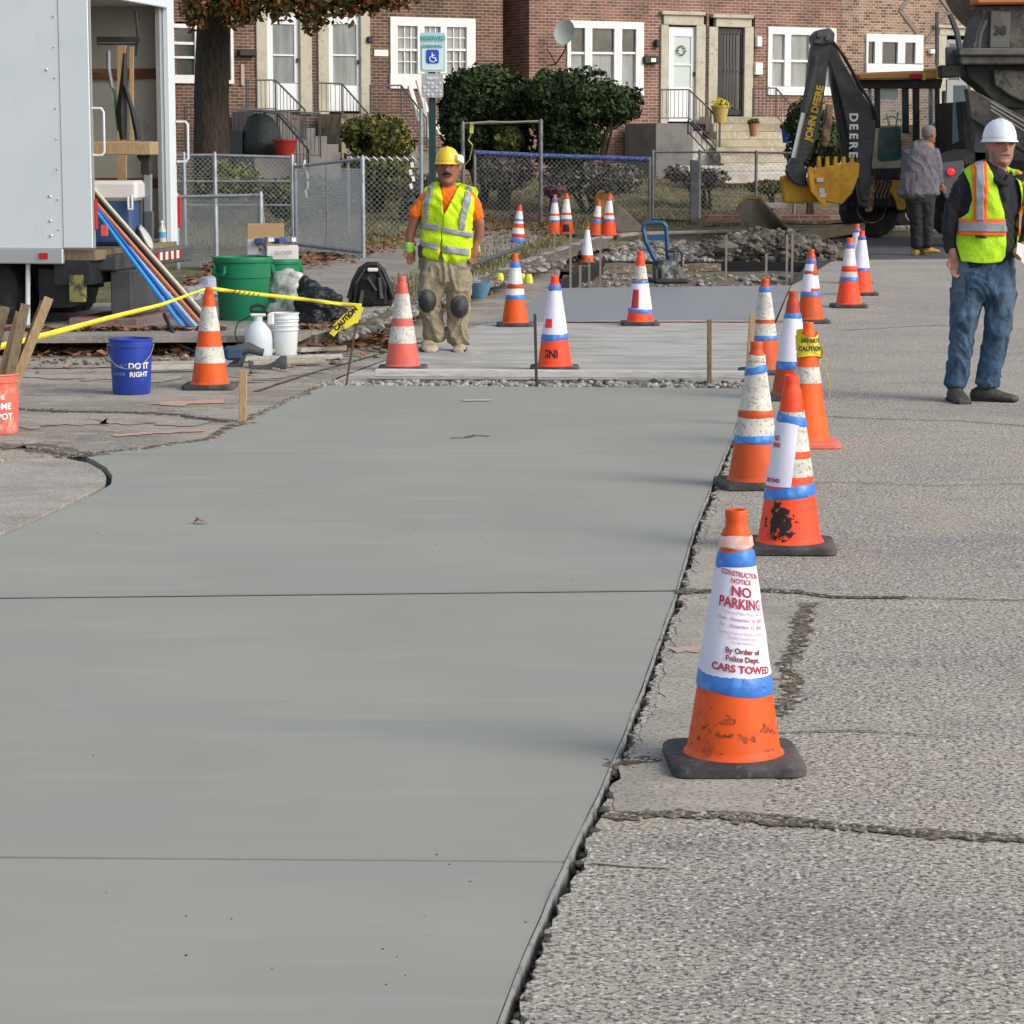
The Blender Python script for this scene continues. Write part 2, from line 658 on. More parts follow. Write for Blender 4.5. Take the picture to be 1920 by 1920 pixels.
_ir = [p for p in resample(W2(ISL), .09, .006, 2)]
sheet('driveway_apron', _ir, zr, M_apron, thick=.14, spacing=.7, kind='structure')
sheet('driveway_groove', resample(W2([(-320, 905), (-320, 1135), (0, 1006), (100, 962), (178, 926), (207, 908), (210, 892), (199, 878), (172, 863), (120, 855), (0, 863)]), .2), zr, M_groove, thick=0, dz=-.03, spacing=3, kind='structure')

# street left of the slab
lp = [(-2600, 1500), (-2600, 664), (0, 660), (350, 658), (590, 656), (640, 645), (690, 625), (740, 604), (850, 565), (930, 538), (1000, 512), (1050, 496), (1036, 541), (905, 606), (618, 716), (598, 720)] + SL[1:] + [(110, 853), (0, 861), (-320, 900), (-320, 1160), (-900, 1390)]
sheet('old_street_pavement', resample(W2(lp), .12, .012, 5), zr, M_pave, thick=.12, spacing=.9, kind='structure')

# right hand carriageway
_tr = []
for i in range(len(TR) - 1):
    a, b = R(*TR[i]), R(*TR[i + 1])
    k = max(1, int((b - a).length / .025))
    for j in range(k):
        p = a.lerp(b, j / k)
        q = .022 * noise.noise(V((p.x * 8, p.y * 8, 0))) + .016 * noise.noise(V((p.x * 30, p.y * 30, 4)))
        if abs(p.y - R(1140, 1440).y) < .16:
            q += .10 * (1 - abs(p.y - R(1140, 1440).y) / .16)
        _tr.append((p.x + q, p.y))
rp = _tr + W2([(1411, 728), (1456, 603), (1484, 535), (1560, 489), (1640, 487), (2800, 478)]) + [(30, R(960, 2060).y)]
sheet('road', rp, zr, M_road, thick=.12, spacing=1.0, kind='structure')
sheet('cross_street', W2([(1562, 488.6), (1640, 486.6), (2800, 477.6)] + [(2700, 430), (1920, 436), (1700, 441), (1560, 446)]), zr, M_dark_asph, thick=.12, spacing=2, kind='structure')
sheet('gutter_dirt', resample(W2([(1125, 498), (1562, 489), (1560, 446), (1400, 449), (1200, 454), (1120, 466), (1060, 488), (1050, 497)]), .3, .02), zr, M_dirt, thick=.1, spacing=.6, disp=.05, dz=-.01, kind='structure')
sheet('old_concrete_slab', resample(W2([(622, 712), (906, 606.5), (1042, 603), (1452, 603.5), (1403, 711)]), .1, .01, 8), zr, M_dusty, thick=.12, spacing=.8, kind='structure')
sheet('wet_concrete_slab', W2([(910, 604.5), (1037, 541), (1482, 535.5), (1452, 601)]), zr, M_slabwet, thick=.12, spacing=.8, dz=.004, kind='structure')
sheet('pit_floor', W2([(1037, 542), (1060, 488), (1560, 480), (1484, 537)]), zr, M_dirt, thick=0, spacing=.3, disp=.05, dz=-.12, kind='structure')
sheet('gravel_strip', W2([(560, 728), (560, 700), (1440, 700), (1440, 730)]), zr, mat('pale_gravel', (.30, .28, .245), .95, layers=[('vor', 30, (.08, .07, .06), .40, .45), ('noise', 5, (.24, .22, .18), .5, .62), ('vor', 38, (.62, .6, .56), .7, .75)], bump=[('vord', 30, 1, .03)]), thick=0, spacing=.15, disp=.012, dz=-.035, kind='structure')

# verge and yards
cv = [(x, y) for x, y in VPOLY]
sheet('verge_ground', cv, verge, M_grass, thick=.3, spacing=1.0, disp=.03, dz=-.012, kind='structure')
WV = lambda L: [(GV(*p).x, GV(*p).y) for p in L]
sheet('sidewalk', resample(WV([(-900, 640), (40, 636), (560, 634), (640, 600), (708, 575), (745, 546), (800, 520), (880, 492), (950, 470), (1010, 448), (1060, 436), (960, 432), (880, 438), (820, 446), (770, 450), (700, 462), (600, 486), (520, 510), (400, 540), (300, 570), (-900, 590)]), .3, .03), verge, M_walk, thick=.05, spacing=.6, dz=.02, kind='structure')
sheet('dirt_patch', resample(WV([(640, 638), (700, 612), (850, 558), (940, 528), (1040, 490), (1100, 470), (1180, 455), (1120, 452), (1060, 458), (960, 492), (860, 520), (780, 552), (730, 580), (670, 612)]), .15, .08, 3), verge, M_dirt, thick=.05, spacing=.5, dz=.025, disp=.04, kind='structure')
sheet('garden_bed', resample(WV([(1312, 424), (1600, 418), (1620, 392), (1440, 392), (1312, 396)]), .2, .05), verge, mat('leafy_soil', (.15, .085, .06), .95, layers=[('noise', 9, (.30, .19, .15), .5, .62), ('noise', 15, (.06, .04, .03), .5, .62)], bump=[('noise', 20, 1, .05)]), thick=.05, spacing=.5, dz=.05, disp=.05, kind='structure')
for X in (1,):
    pass

# curb stones (one continuous casting)
_m = MB()
for i in range(len(CURB) - 1):
    a, b = CURB[i], CURB[i + 1]
    d = (b - a)
    k = max(1, int(d.length / 1.2))
    for j in range(k):
        p, q = a.lerp(b, j / k), a.lerp(b, (j + 1) / k - .008)
        s = V((-d.y, d.x, 0)).normalized() * .08
        p, q = p + s, q + s
        p.z, q.z = zroad(p.y) + .045, zroad(q.y) + .045
        _m.bar(p, q, .16, .24)
_m.build('curb', mat('curb_stone', (.30, .29, .265), .9, layers=[('noise', 4, (.20, .19, .165), .45, .62), ('noise', 20, (.40, .385, .35), .55, .66)], bump=[('noise', 20, .5, .01)]), bevel=.015, kind='structure')

# felt / form strip along the slab's right edge
_m = MB()
pts = []
for i in range(len(SR) - 1):
    a, b = R(*SR[i]), R(*SR[i + 1])
    k = max(1, int((b - a).length / .08))
    for j in range(k):
        p = a.lerp(b, j / k)
        pts.append(V((p.x + .006 + .006 * noise.noise(V((p.y * 3, 1, 1))), p.y, .002 + .004 * noise.noise(V((p.y * 4, 0, 0))))))
for a, b in zip(pts[:-1], pts[1:]):
    _m.bar(a - V((0, 0, .05)), b - V((0, 0, .05)), .006, .10)
_m.build('expansion_strip', M_strip, kind='structure')

# stones
rnd = random.Random(5)
_m = MB()
for i in range(len(SR) - 1):
    a0, b0, a1, b1 = R(*SR[i]), R(*SR[i + 1]), R(*TR[i]), R(*TR[i + 1])
    k = int((b0 - a0).length * 95)
    for j in range(k):
        t = rnd.random()
        u = rnd.uniform(.35, 1.1)
        p = a0.lerp(b0, t).lerp(a1.lerp(b1, t), u)
        r = rnd.uniform(.006, .016)
        rock(_m, (p.x, p.y, -.055 + rnd.random() * .036 + (.025 if u > .92 else 0)), r, rnd.random())
for j in range(120):
    p = R(rnd.uniform(1138, 1190), rnd.uniform(1422, 1446))
    rock(_m, (p.x, p.y, -.02 + rnd.random() * .015), rnd.uniform(.008, .02), rnd.random())
_m.build('trench_gravel', mat('trench_stone', (.12, .11, .098), .95, layers=[('noise', 9, (.05, .045, .04), .42, .58), ('noise', 14, (.34, .32, .29), .58, .68)]), kind='stuff', label='grey gravel and broken stone filling the gap beside the new slab', cat='gravel')
_m = MB()
for j in range(900):
    px, py = rnd.uniform(600, 1400), rnd.uniform(712, 724)
    p = R(px, py)
    rock(_m, (p.x, p.y, -.04 + rnd.random() * .04), rnd.uniform(.01, .032), rnd.random())
for j in range(60):
    p = R(rnd.uniform(430, 600), 0 + 722)
_m.build('edge_rubble', mat('pale_stones', (.36, .34, .30), .9, layers=[('noise', 9, (.22, .2, .18), .45, .6), ('noise', 14, (.6, .58, .54), .55, .68)]), kind='stuff', label='pale crushed stone between the new slab and the old concrete', cat='gravel')

# cracks and marks
sheet('road_patch', resample(W2([(1284, 1122), (1516, 1130), (1498, 1200), (1474, 1300), (1460, 1350), (1450, 1440), (1430, 1526), (1180, 1528), (1142, 1520), (1190, 1400), (1222, 1350), (1256, 1230)]), .05, .03, 6), zr, mat('cement_patch', (.355, .328, .28), .9, layers=[('noise', 2.2, (.30, .275, .235), .45, .62), ('noise', 5, (.40, .375, .32), .5, .66), ('noise', 75, (.13, .12, .105), .52, .61, (1, 1, 1), 4, .75), ('noise', 95, (.56, .53, .48), .58, .68, (1, 1, 1), 4, .7)], bump=[('noise', 70, .4, .006)]), thick=0, dz=.002, spacing=.3, kind='structure')
sheet('road_patch', resample(W2([(1414, 735), (1440, 728), (1408, 820), (1375, 910), (1345, 1000), (1400, 1105), (1286, 1112), (1322, 1000), (1358, 902), (1393, 815)]), .05, .03, 7), zr, _mats['cement_patch'], thick=0, dz=.002, spacing=.3, kind='structure')
def wr(L):
    return [(R(*p).x, R(*p).y) for p in L]


def mark(name, L, width, m=None, zf=zr, dz=.005, **k):
    return ribbon(name, wr(L), width, zf, m or M_crack, dz=dz, kind='structure', **k)




def rubble_line(L, width, n, seed, stones=.3):
    rr = random.Random(seed)
    P = [R(*p) for p in L]
    fl, rk = MB(), MB()
    ln = [(P[i + 1] - P[i]).length for i in range(len(P) - 1)]
    tot = sum(ln)
    for _ in range(n):
        t = rr.random() * tot
        f = t / tot
        i = 0
        while i < len(ln) - 1 and t > ln[i]:
            t -= ln[i]
            i += 1
        p = P[i].lerp(P[i + 1], t / ln[i])
        d = (P[i + 1] - P[i]).normalized()
        sdd = V((-d.y, d.x, 0))
        ww = width(f) if callable(width) else width
        p = p + sdd * rr.gauss(0, .28) * ww + sdd * .03 * noise.noise(V((p.x * 3, p.y * 3, seed)))
        if rr.random() < stones * .45:
            rock(rk, (p.x, p.y, .002), rr.uniform(.004, .012), rr.random(), .6)
        else:
            s_ = rr.uniform(.004, .017)
            k = 7
            a0 = rr.random() * 6
            fl.mi = rr.randrange(3)
            vs = [V((p.x + s_ * rr.uniform(.4, 1.3) * cos(a0 + q * 2 * pi / k) * 1.2, p.y + s_ * rr.uniform(.4, 1.3) * sin(a0 + q * 2 * pi / k), .0035 + .0012 * rr.random())) for q in range(k)]
            fl.add(vs, [tuple(range(k))])
    if fl.v:
        fl.build('road_crack', [M_crack, M_tan, M_dirt], kind='structure')
    if rk.v:
        rk.build('crack_gravel', M_stone, kind='stuff', label='loose grit and gravel lying in a crack of the old road', cat='gravel')


rubble_line([(1272, 1112), (1340, 1110), (1420, 1108), (1500, 1112), (1560, 1120), (1700, 1122)], lambda f: .06 if f < .55 else .03, 700, 2, .15)
rubble_line([(1520, 1132), (1502, 1165), (1494, 1205), (1480, 1240), (1476, 1300), (1462, 1345)], .055, 520, 3, .35)
rubble_line([(1150, 1536), (1180, 1530), (1260, 1528), (1380, 1532), (1500, 1545), (1640, 1555), (1800, 1572), (1960, 1580)], .045, 1300, 4, .45)
rubble_line([(1370, 1530), (1500, 1545)], .07, 330, 14, .12)
rubble_line([(0, 766), (120, 772), (250, 774), (330, 778), (430, 792)], .12, 500, 5, .2)
rubble_line([(0, 838), (60, 836), (110, 846), (170, 856)], .20, 700, 6, .25)
rubble_line([(1178, 1434), (1180, 1432), (1230, 1424)], .04, 120, 7, .4)
rubble_line([(480, 792), (430, 800), (392, 824), (300, 836), (150, 854)], .06, 400, 8, .6)
rubble_line([(600, 724), (540, 752), (440, 798)], .06, 300, 9, .6)
mark('road_crack', [(1272, 1112), (1340, 1110), (1420, 1108), (1500, 1112), (1560, 1120), (1700, 1122), (1930, 1128)], lambda t: .012 if t > .3 else .02)
mark('road_crack', [(1150, 1536), (1180, 1530), (1260, 1528), (1380, 1532), (1500, 1545), (1640, 1555), (1800, 1572), (1960, 1580)], lambda t: .010, jit=.7, seed=9)
mark('road_crack', [(1166, 1436), (1180, 1432), (1230, 1424)], .03, jit=.5, seed=12)
mark('road_crack', [(1400, 1378), (1600, 1372), (1800, 1385)], .008, seed=21)
mark('road_crack', [(1420, 915), (1560, 905), (1750, 912), (1930, 908)], .010, seed=23)
mark('road_crack', [(1460, 778), (1640, 786), (1800, 790), (1930, 800)], .016, seed=25)
mark('road_crack', [(1580, 620), (1760, 610), (1930, 618)], .02, seed=26)
mark('road_crack', [(0, 766), (120, 772), (250, 774), (330, 778), (430, 792)], .03, jit=.7, seed=31)
mark('road_crack', [(40, 692), (200, 690), (330, 694)], .05, jit=.5, seed=33)
mark('road_crack', [(480, 735), (540, 715), (600, 696), (700, 668), (800, 640)], .03, jit=.5, seed=35)
mark('road_crack', [(0, 838), (60, 836), (110, 846), (160, 852)], lambda t: .26 - .2 * t, m=M_dirt, jit=.4, seed=37)
mark('paint_mark', [(1262, 1222), (1285, 1221), (1312, 1222)], .075, M_orangepaint, jit=.5, seed=41)
mark('paint_mark', [(1042, 604.5), (1200, 604.2), (1300, 603.8), (1450, 604)], .16, M_orangepaint, dz=.011, jit=.3, seed=43)
mark('paint_mark', [(300, 760), (350, 755), (420, 754)], .22, M_orangepaint, jit=.4, seed=45)
mark('paint_mark', [(210, 818), (300, 812), (380, 808)], .10, M_orangepaint, jit=.5, seed=47)
mark('paint_mark', [(1112, 1620), (1180, 1626), (1258, 1630)], .012, M_yellowpaint, jit=.3, seed=49)
# specks of grit on the fresh slab
_m = MB()
for j in range(70):
    p = R(rnd.uniform(-300, 1350), rnd.uniform(760, 1910) ** 1)
    if not any(inside(W2(P), p.x, p.y) for P in pan) or p.x > R(sr_at(1000)[0], 1000).x + 9:
        continue
    rock(_m, (p.x, p.y, .001), rnd.uniform(.001, .0035), rnd.random(), .5)
_m.build('slab_grit', M_crack, kind='stuff', label='tiny specks of grit lying on the fresh slab', cat='grit')
# clods, dirt and broken bits round the left gutter
_m = MB()
for j in range(700):
    if j % 3 == 0:
        px, py = rnd.uniform(560, 760), rnd.gauss(645, 14)
    elif j % 3 == 1:
        px, py = rnd.uniform(0, 640), rnd.gauss(676, 9)
    else:
        px, py = rnd.uniform(640, 930), 0
        py = 640 - (px - 640) * .36 + rnd.gauss(0, 9)
    p = G(px, py)
    rock(_m, (p.x, p.y, p.z + .012), rnd.uniform(.008, .035), rnd.random(), .5)
_m.build('gutter_debris', mat('clods', (.19, .155, .11), .95, layers=[('noise', 6, (.40, .36, .29), .5, .62), ('noise', 9, (.09, .07, .05), .5, .62)]), kind='stuff', label='dirt clods and broken bits strewn along the gutter at the left', cat='debris')
for (L_, w_, sd_) in [([(0, 700), (150, 706), (330, 712)], .5, 61), ([(430, 716), (520, 704), (600, 690)], .35, 62), ([(30, 800), (200, 790), (380, 796)], .30, 63), ([(560, 676), (660, 655), (760, 630)], .4, 64)]:
    mark('dust_patch', L_, w_, mat('pale_dust%d' % sd_, (.38, .345, .29), .95, layers=[('noise', 4, (.26, .235, .20), .45, .6), ('noise', 60, (.18, .165, .14), .54, .64)]), dz=.0045, jit=.5, seed=sd_)
# scratches in the fresh slab
mark('slab_scratch', [(845, 822), (870, 822), (890, 817), (918, 819)], .03, mat('scratch', (.12, .125, .12), .9), jit=.7, seed=51)
mark('slab_scratch', [(866, 752), (920, 751)], .10, mat('pale_scuff', (.44, .45, .43), .8), jit=.25, seed=53)
# curled leaf on the slab
_m = MB()
p = R(377, 983)
_m.add([p + V((-.035, 0, .004)), p + V((-.01, -.02, .02)), p + V((.035, -.005, .006)), p + V((.0, .03, .014)), p + V((-.02, .02, .03))], [(0, 1, 3, 4), (1, 2, 3)])
_m.build('fallen_leaf', M_leaf, label='small curled dead leaf lying alone on the fresh slab', cat='leaf', origin=p)

# rubble heap beyond the pit
_m = MB()
for j in range(1500):
    px = rnd.uniform(1255, 1590)
    base = 492 - 6 * rnd.random()
    c = 1440
    hgt = max(0, 1 - ((px - 1440) / 140) ** 2)
    p = R(px, rnd.uniform(462, 490))
    z = p.z + rnd.random() * (.08 + .34 * hgt) * .8
    rock(_m, (p.x, p.y, z - .03), rnd.uniform(.02, .06 + .04 * hgt) * (1.9 if rnd.random() < .07 else 1), rnd.random())
_m.build('rubble_heap', mat('rubble', (.15, .135, .115), .95, layers=[('noise', 1.3, (.085, .068, .045), .42, .56), ('noise', 3, (.28, .27, .25), .56, .68), ('noise', 12, (.08, .07, .055), .52, .66)], bump=[('noise', 10, .9, .04)]), kind='stuff', label='heap of broken concrete and dirt behind the excavated pit', cat='rubble')
_m = MB()
for j in range(420):
    px = rnd.uniform(1060, 1330)
    p = R(px, rnd.uniform(456, 492))
    rock(_m, (p.x, p.y, p.z + .03 * rnd.random()), rnd.uniform(.03, .09), rnd.random())
for j in range(160):
    px = rnd.uniform(1060, 1480)
    p = R(px, rnd.uniform(500, 532))
    rock(_m, (p.x, p.y, p.z - .10), rnd.uniform(.02, .06), rnd.random())
for j in range(200):
    t = rnd.random()
    px = 640 + 420 * t
    p = GV(px, 640 - 150 * t ** .9 + rnd.uniform(-26, 8))
    rock(_m, (p.x, p.y, p.z + .01), rnd.uniform(.02, .07), rnd.random())
_m.build('loose_rubble', M_stone, kind='stuff', label='loose stones scattered along the gutter beside the pit', cat='rubble')

# leaves and grass
def scatter(name, n, region, size, zoff, m, label, cat, seed=3):
    r = random.Random(seed)
    mb = MB()
    for i in range(n):
        px, py = region(r)
        p = G(px, py)
        a = r.random() * 6.3
        s = r.uniform(*size)
        t = r.uniform(-.5, .5)
        u = V((cos(a), sin(a), t * .6)) * s
        v = V((-sin(a), cos(a), r.uniform(-.7, .7))) * s * .7
        p = p + V((0, 0, zoff + r.random() * .03))
        mb.add([p - u, p - v * .8, p + u, p + v], [(0, 1, 2, 3)])
    return mb.build(name, m, kind='stuff', label=label, cat=cat)


def reg_leaf(r):
    k = r.random()
    if k < .38:
        t = r.random()
        return 300 + 470 * t, 560 - 112 * t + r.gauss(0, 9)
    if k < .60:
        return r.uniform(850, 1040), r.gauss(421, 12)
    if k < .8:
        return r.uniform(0, 420), r.gauss(656, 4)
    if k < .9:
        return r.uniform(380, 470), r.gauss(520, 14)
    return r.uniform(560, 760), r.gauss(645, 8)


scatter('fallen_leaves', 5200, reg_leaf, (.02, .06), .02, M_leaf, 'brown fallen leaves drifted along the fence, sidewalk and gutter', 'leaves')
mb = MB()
r = random.Random(8)
for i in range(26000):
    k = r.random()
    if k < .25:
        px, py = r.uniform(340, 780), r.uniform(400, 470)
    elif k < .5:
        px, py = r.uniform(730, 1060), r.uniform(430, 580)
        if abs(py - (560 - (px - 740) * .42)) > 34:
            continue
    elif k < .8:
        px, py = r.uniform(860, 1560), r.uniform(318, 420)
    else:
        px, py = r.uniform(340, 900), r.uniform(330, 430)
    p = GV(px, py)
    if not inside(VPOLY, p.x, p.y):
        continue
    h = r.uniform(.03, .10)
    a = r.random() * 6.3
    d = V((cos(a), sin(a), 0)) * r.uniform(.008, .02)
    e = V((r.gauss(0, .03), r.gauss(0, .03), h))
    mb.add([p - d, p + d, p + e], [(0, 1, 2)])
mb.build('grass', M_blade, kind='stuff', label='short yellowing grass blades on the verge and lawns', cat='grass')
# ------------------------------------------------------------------ traffic cones
def orange(name, c, dirt=(.16, .06, .03), black=None, amt=.62):
    L = [('noise', 6, tuple(x * .8 for x in c), .45, .65), ('noise', 18, dirt, amt - .04, amt + .12, (1, 1, 1), 5, .75), ('noise', 5, dirt, .58, .72, (1, 1, 2.5), 6, .5)]
    if black:
        L.append(('noise', black, (.02, .018, .018), .54, .58, (1, 1, 1), 5))
    return mat(name, c, .55, layers=L, bump=[('noise', 25, .1, .004)])


O_norm = orange('cone_orange', (.78, .10, .008))
O_deep = orange('cone_deep_orange', (.60, .085, .014))
O_red = orange('cone_fluorescent_red', (.95, .075, .018), amt=.66)
O_tar = orange('cone_tarred_red', (.95, .085, .018))
O_faded = orange('cone_faded_red', (.72, .13, .10), dirt=(.55, .25, .16))
O_brick = orange('cone_brick_orange', (.50, .065, .02))
M_rub = mat('cone_rubber', (.035, .034, .036), .75, layers=[('noise', 8, (.10, .095, .09), .45, .66), ('noise', 40, (.14, .13, .12), .56, .7, (1, 1, 1), 4, .7)], bump=[('noise', 30, .3, .004)])
M_rubpink = mat('cone_red_rubber', (.70, .16, .12), .7)
M_white = mat('reflective_white', (.74, .75, .74), .45, layers=[('noise', 9, (.62, .64, .65), .5, .64)])
M_whiteworn = mat('worn_reflective', (.66, .65, .60), .5, layers=[('noise', 10, (.50, .49, .44), .45, .62), ('noise', 55, (.27, .25, .21), .54, .62, (1, 1, 1), 5, .8), ('noise', 120, (.35, .33, .29), .55, .65, (1, 1, 1), 3, .6)])
M_blue = mat('blue_tape', (.045, .20, .62), .4, layers=[('noise', 18, (.10, .32, .72), .5, .64), ('noise', 30, (.025, .11, .40), .56, .7)], bump=[('noise', 26, .5, .006)])
M_paper = mat('notice_paper', (.78, .77, .90), .8, layers=[('noise', 7, (.70, .70, .86), .5, .7)], bump=[('noise', 14, .25, .006)])
M_redink = mat('red_ink', (.42, .035, .07), .8)
M_darkink = mat('maroon_ink', (.22, .03, .06), .8)
M_pinkink = mat('faded_ink', (.55, .30, .42), .8)
M_blackink = mat('black_stencil', (.03, .015, .012), .8, layers=[('noise', 20, (.4, .05, .015), .54, .6)])
M_clear = mat('clear_tape', (.80, .55, .50), .3, layers=[('noise', 20, (.70, .35, .30), .5, .6)])
M_yel = mat('caution_yellow', (.80, .70, .045), .5, layers=[('noise', 30, (.62, .55, .05), .5, .66)])
M_blk = mat('caution_black', (.015, .014, .013), .6)

CH = .70


def cr(z):
    """cone wall radius at height z"""
    if z < .055:
        return .132 - (z - .03) * .25
    if z < .62:
        return .1255 - (z - .055) * (.1255 - .040) / (.62 - .055)
    return .040


def cone(name, px, ybase, ytop=None, body=O_norm, base=M_rub, bands=((.40, .565, 0), (.18, .29, 0)), tapes=(), sheets=(), label='', rz=0.0, extra=None, tilt=None, worn=False, Y=None, neck=True, H=None, tapewob=0.0, group='traffic cones around the works'):
    if Y is None:
        p = G(px, ybase)
    else:
        p = at(px, ybase, Y)
    if H is None:
        if ytop is not None:
            ab = ray(px, ybase)
            tb = ray(px, ytop)
            hz = p.y * (tb.z / tb.y - p.z * 0) + CAMH - p.z
            H = hz
        else:
            H = CH
    k = H / CH
    root = thing('traffic_cone', label, 'traffic cone', p, rz, group)

    def bld(mb, nm, m, **kw):
        mb.v = [v * k for v in mb.v]
        o = mb.build(nm, m, **kw)
        o.parent = root
        if tilt:
            q = Matrix.Rotation(tilt[0], 4, 'Y') @ Matrix.Rotation(tilt[1], 4, 'X')
            for v in o.data.vertices:
                v.co = q @ v.co
        return o
    b = MB()
    # rounded square base
    rings = []
    for (s, z) in [(.176, 0), (.182, .006), (.181, .026), (.174, .033), (.15, .035), (.10, .037)]:
        ring = []
        for q in range(4):
            for a in range(5):
                an = q * pi / 2 + a * pi / 8
                cx, cy = (s - .05) * (1 if cos(q * pi / 2 + .1) > 0 and q in (0, 3) else -1), (s - .05) * (1 if q in (0, 1) else -1)
                ring.append(V((cx + .05 * cos(an), cy + .05 * sin(an), z)))
        rings.append(ring)
    b.rings(rings, True)
    bld(b, 'base', base, smooth=True)
    b = MB()
    prof = [(.139, .034), (.135, .040), (cr(.045), .047)] + [(cr(z), z) for z in (.055, .1, .2, .3, .4, .5, .6, .62)]
    prof += [(.038, .640), (.031, .652), (.029, .672), (.031, .695), (.028, .70), (.022, .698), (.022, .66)]
    b.lathe(prof, 40, cap=False)
    bld(b, 'cone_body', body, smooth=True)
    for (z0, z1, wn) in bands:
        b = MB()
        b.lathe([(cr(z0) - .001, z0 - .001), (cr(z0) + .0022, z0)] + [(cr(z0 + (z1 - z0) * i / 4) + .0022, z0 + (z1 - z0) * i / 4) for i in range(1, 5)] + [(cr(z1) - .001, z1 + .001)], 40)
        bld(b, 'reflective_band', M_whiteworn if (worn or wn) else M_white, smooth=True)
    for i, tp in enumerate(tapes):
        z0, z1 = tp[:2]
        sl = tp[2] if len(tp) > 2 else tapewob
        m = tp[3] if len(tp) > 3 else M_blue
        b = MB()
        ph = rnd.random() * 6
        n = 40
        rr = []
        for j in range(5):
            ring = []
            for q in range(n):
                a = 2 * pi * q / n
                z = z0 + (z1 - z0) * min(1, max(0, (j - .5) / 3 if 0 < j < 4 else (j == 4))) + sl * cos(a) + .0022 * sin(3 * a + ph + j)
                rad = cr(min(z, .62)) + (.0050 if 0 < j < 4 else .001) + .0004 * sin(7 * a + j + ph)
                ring.append(V((rad * cos(a), rad * sin(a), z)))
            rr.append(ring)
        b.rings(rr, False)
        bld(b, 'tape_band', m, smooth=True)
    for (z0, z1, ac, aw) in sheets:
        b = MB()
        n = 24
        rr = []
        for j in range(9):
            z = z0 + (z1 - z0) * j / 8
            wd = aw * .13 / (cr(z) + .02) if aw < 2.9 else aw
            wd = min(wd, 3.05)
            rr.append([V(((cr(z) + .0042 + .001 * sin(5 * i + z * 50)) * cos(ac + wd * (i / n - .5) * 2), (cr(z) + .0042) * sin(ac + wd * (i / n - .5) * 2), z)) for i in range(n + 1)])
        b.rings(rr, False, close=False)
        bld(b, 'notice_sheet', M_paper, smooth='all')
    if extra:
        extra(root, bld)
    return root


def wrap_text(bld, s, size, z, ac, m, bold=0.0, name='lettering', off=.0062, slant=0.0, sx=1.0, align='CENTER'):
    vs, fs = text_mesh(s, size, bold, align=align)
    b = MB()
    out = []
    for x, y in vs:
        zz = z + y
        r = cr(zz) + off
        a = ac + x * sx / (cr(z) + .004)
        out.append(V((r * cos(a), r * sin(a), zz - slant * sin(a - ac))))
    b.add(out, fs)
    return bld(b, name, m)


FRONT = -pi / 2


def front_cone(root, bld):
    b = MB()
    c_ = .0026
    for i in range(120):
        for j in range(62):
            a = FRONT - 1.4 + i * c_ / .112
            z = .045 + j * c_
            f = noise.noise(V((i * .05, j * .16, 2))) + .7 * noise.noise(V((i * .22, j * .30, 7))) - .5 * abs((z - .105) / .06)
            if not .26 < f:
                continue
            rr2, rr3, da = cr(z) + .0008, cr(z + c_) + .0008, c_ / .112
            b.add([V((rr2 * cos(a), rr2 * sin(a), z)), V((rr2 * cos(a + da), rr2 * sin(a + da), z)), V((rr3 * cos(a + da), rr3 * sin(a + da), z + c_)), V((rr3 * cos(a), rr3 * sin(a), z + c_))], [(0, 1, 2, 3)])
    bld(b, 'scuff_marks', mat('rubber_scuff', (.40, .065, .012), .7, layers=[('noise', 60, (.16, .045, .02), .48, .6)]))['kind'] = 'stuff'
    W = lambda s, size, z, m, **k: wrap_text(bld, s, size, z, FRONT + .14, m, slant=.012, **k)
    W('CONSTRUCTION', .019, .531, M_redink, sx=.75, bold=.0004)
    W('NOTICE', .018, .512, M_redink, sx=.85, bold=.0003)
    W('NO', .036, .484, M_redink, bold=.0010, sx=1.0)
    W('PARKING', .038, .452, M_redink, bold=.0010, sx=.80)
    W('Temporary Police Regulation', .0115, .428, M_pinkink, sx=.8)
    W('Date:   November 14, 2023', .0125, .411, M_pinkink, sx=.95, bold=.0003)
    W('To:    November 17, 2023', .0125, .393, M_pinkink, sx=.95, bold=.0003)
    W('Between the hours of 7:00 AM and 5:00 PM', .010, .374, M_pinkink, sx=.72)
    W('Monday through Friday', .010, .362, M_pinkink, sx=.85)
    W('Except Holidays', .010, .350, M_pinkink, sx=.9)
    W('By Order of', .0205, .327, M_darkink, bold=.0006, sx=.95)
    W('Police Dept.', .0205, .306, M_darkink, bold=.0006, sx=.95)
    W('CARS TOWED', .0265, .279, M_redink, bold=.0009, sx=1.06)


def ring_tape(z, m, width=.035, loose=0.0, label=None):
    def f(root, bld):
        b = MB()
        b.lathe([(cr(z - width / 2) + .007, z - width / 2), (cr(z + width / 2) + .009, z + width / 2)], 32)
        bld(b, 'caution_tape', m, smooth=True)
    return f


cone('c1', 1375, 1432, 955, body=O_norm, bands=(), tapes=[(.208, .262, -.010), (.545, .592, .004), (.598, .632, 0, M_clear)], sheets=[(.255, .55, FRONT, 2.95)], extra=front_cone, rz=radians(2),
     label='nearest cone, orange, wrapped in a white NO PARKING notice between blue tapes')


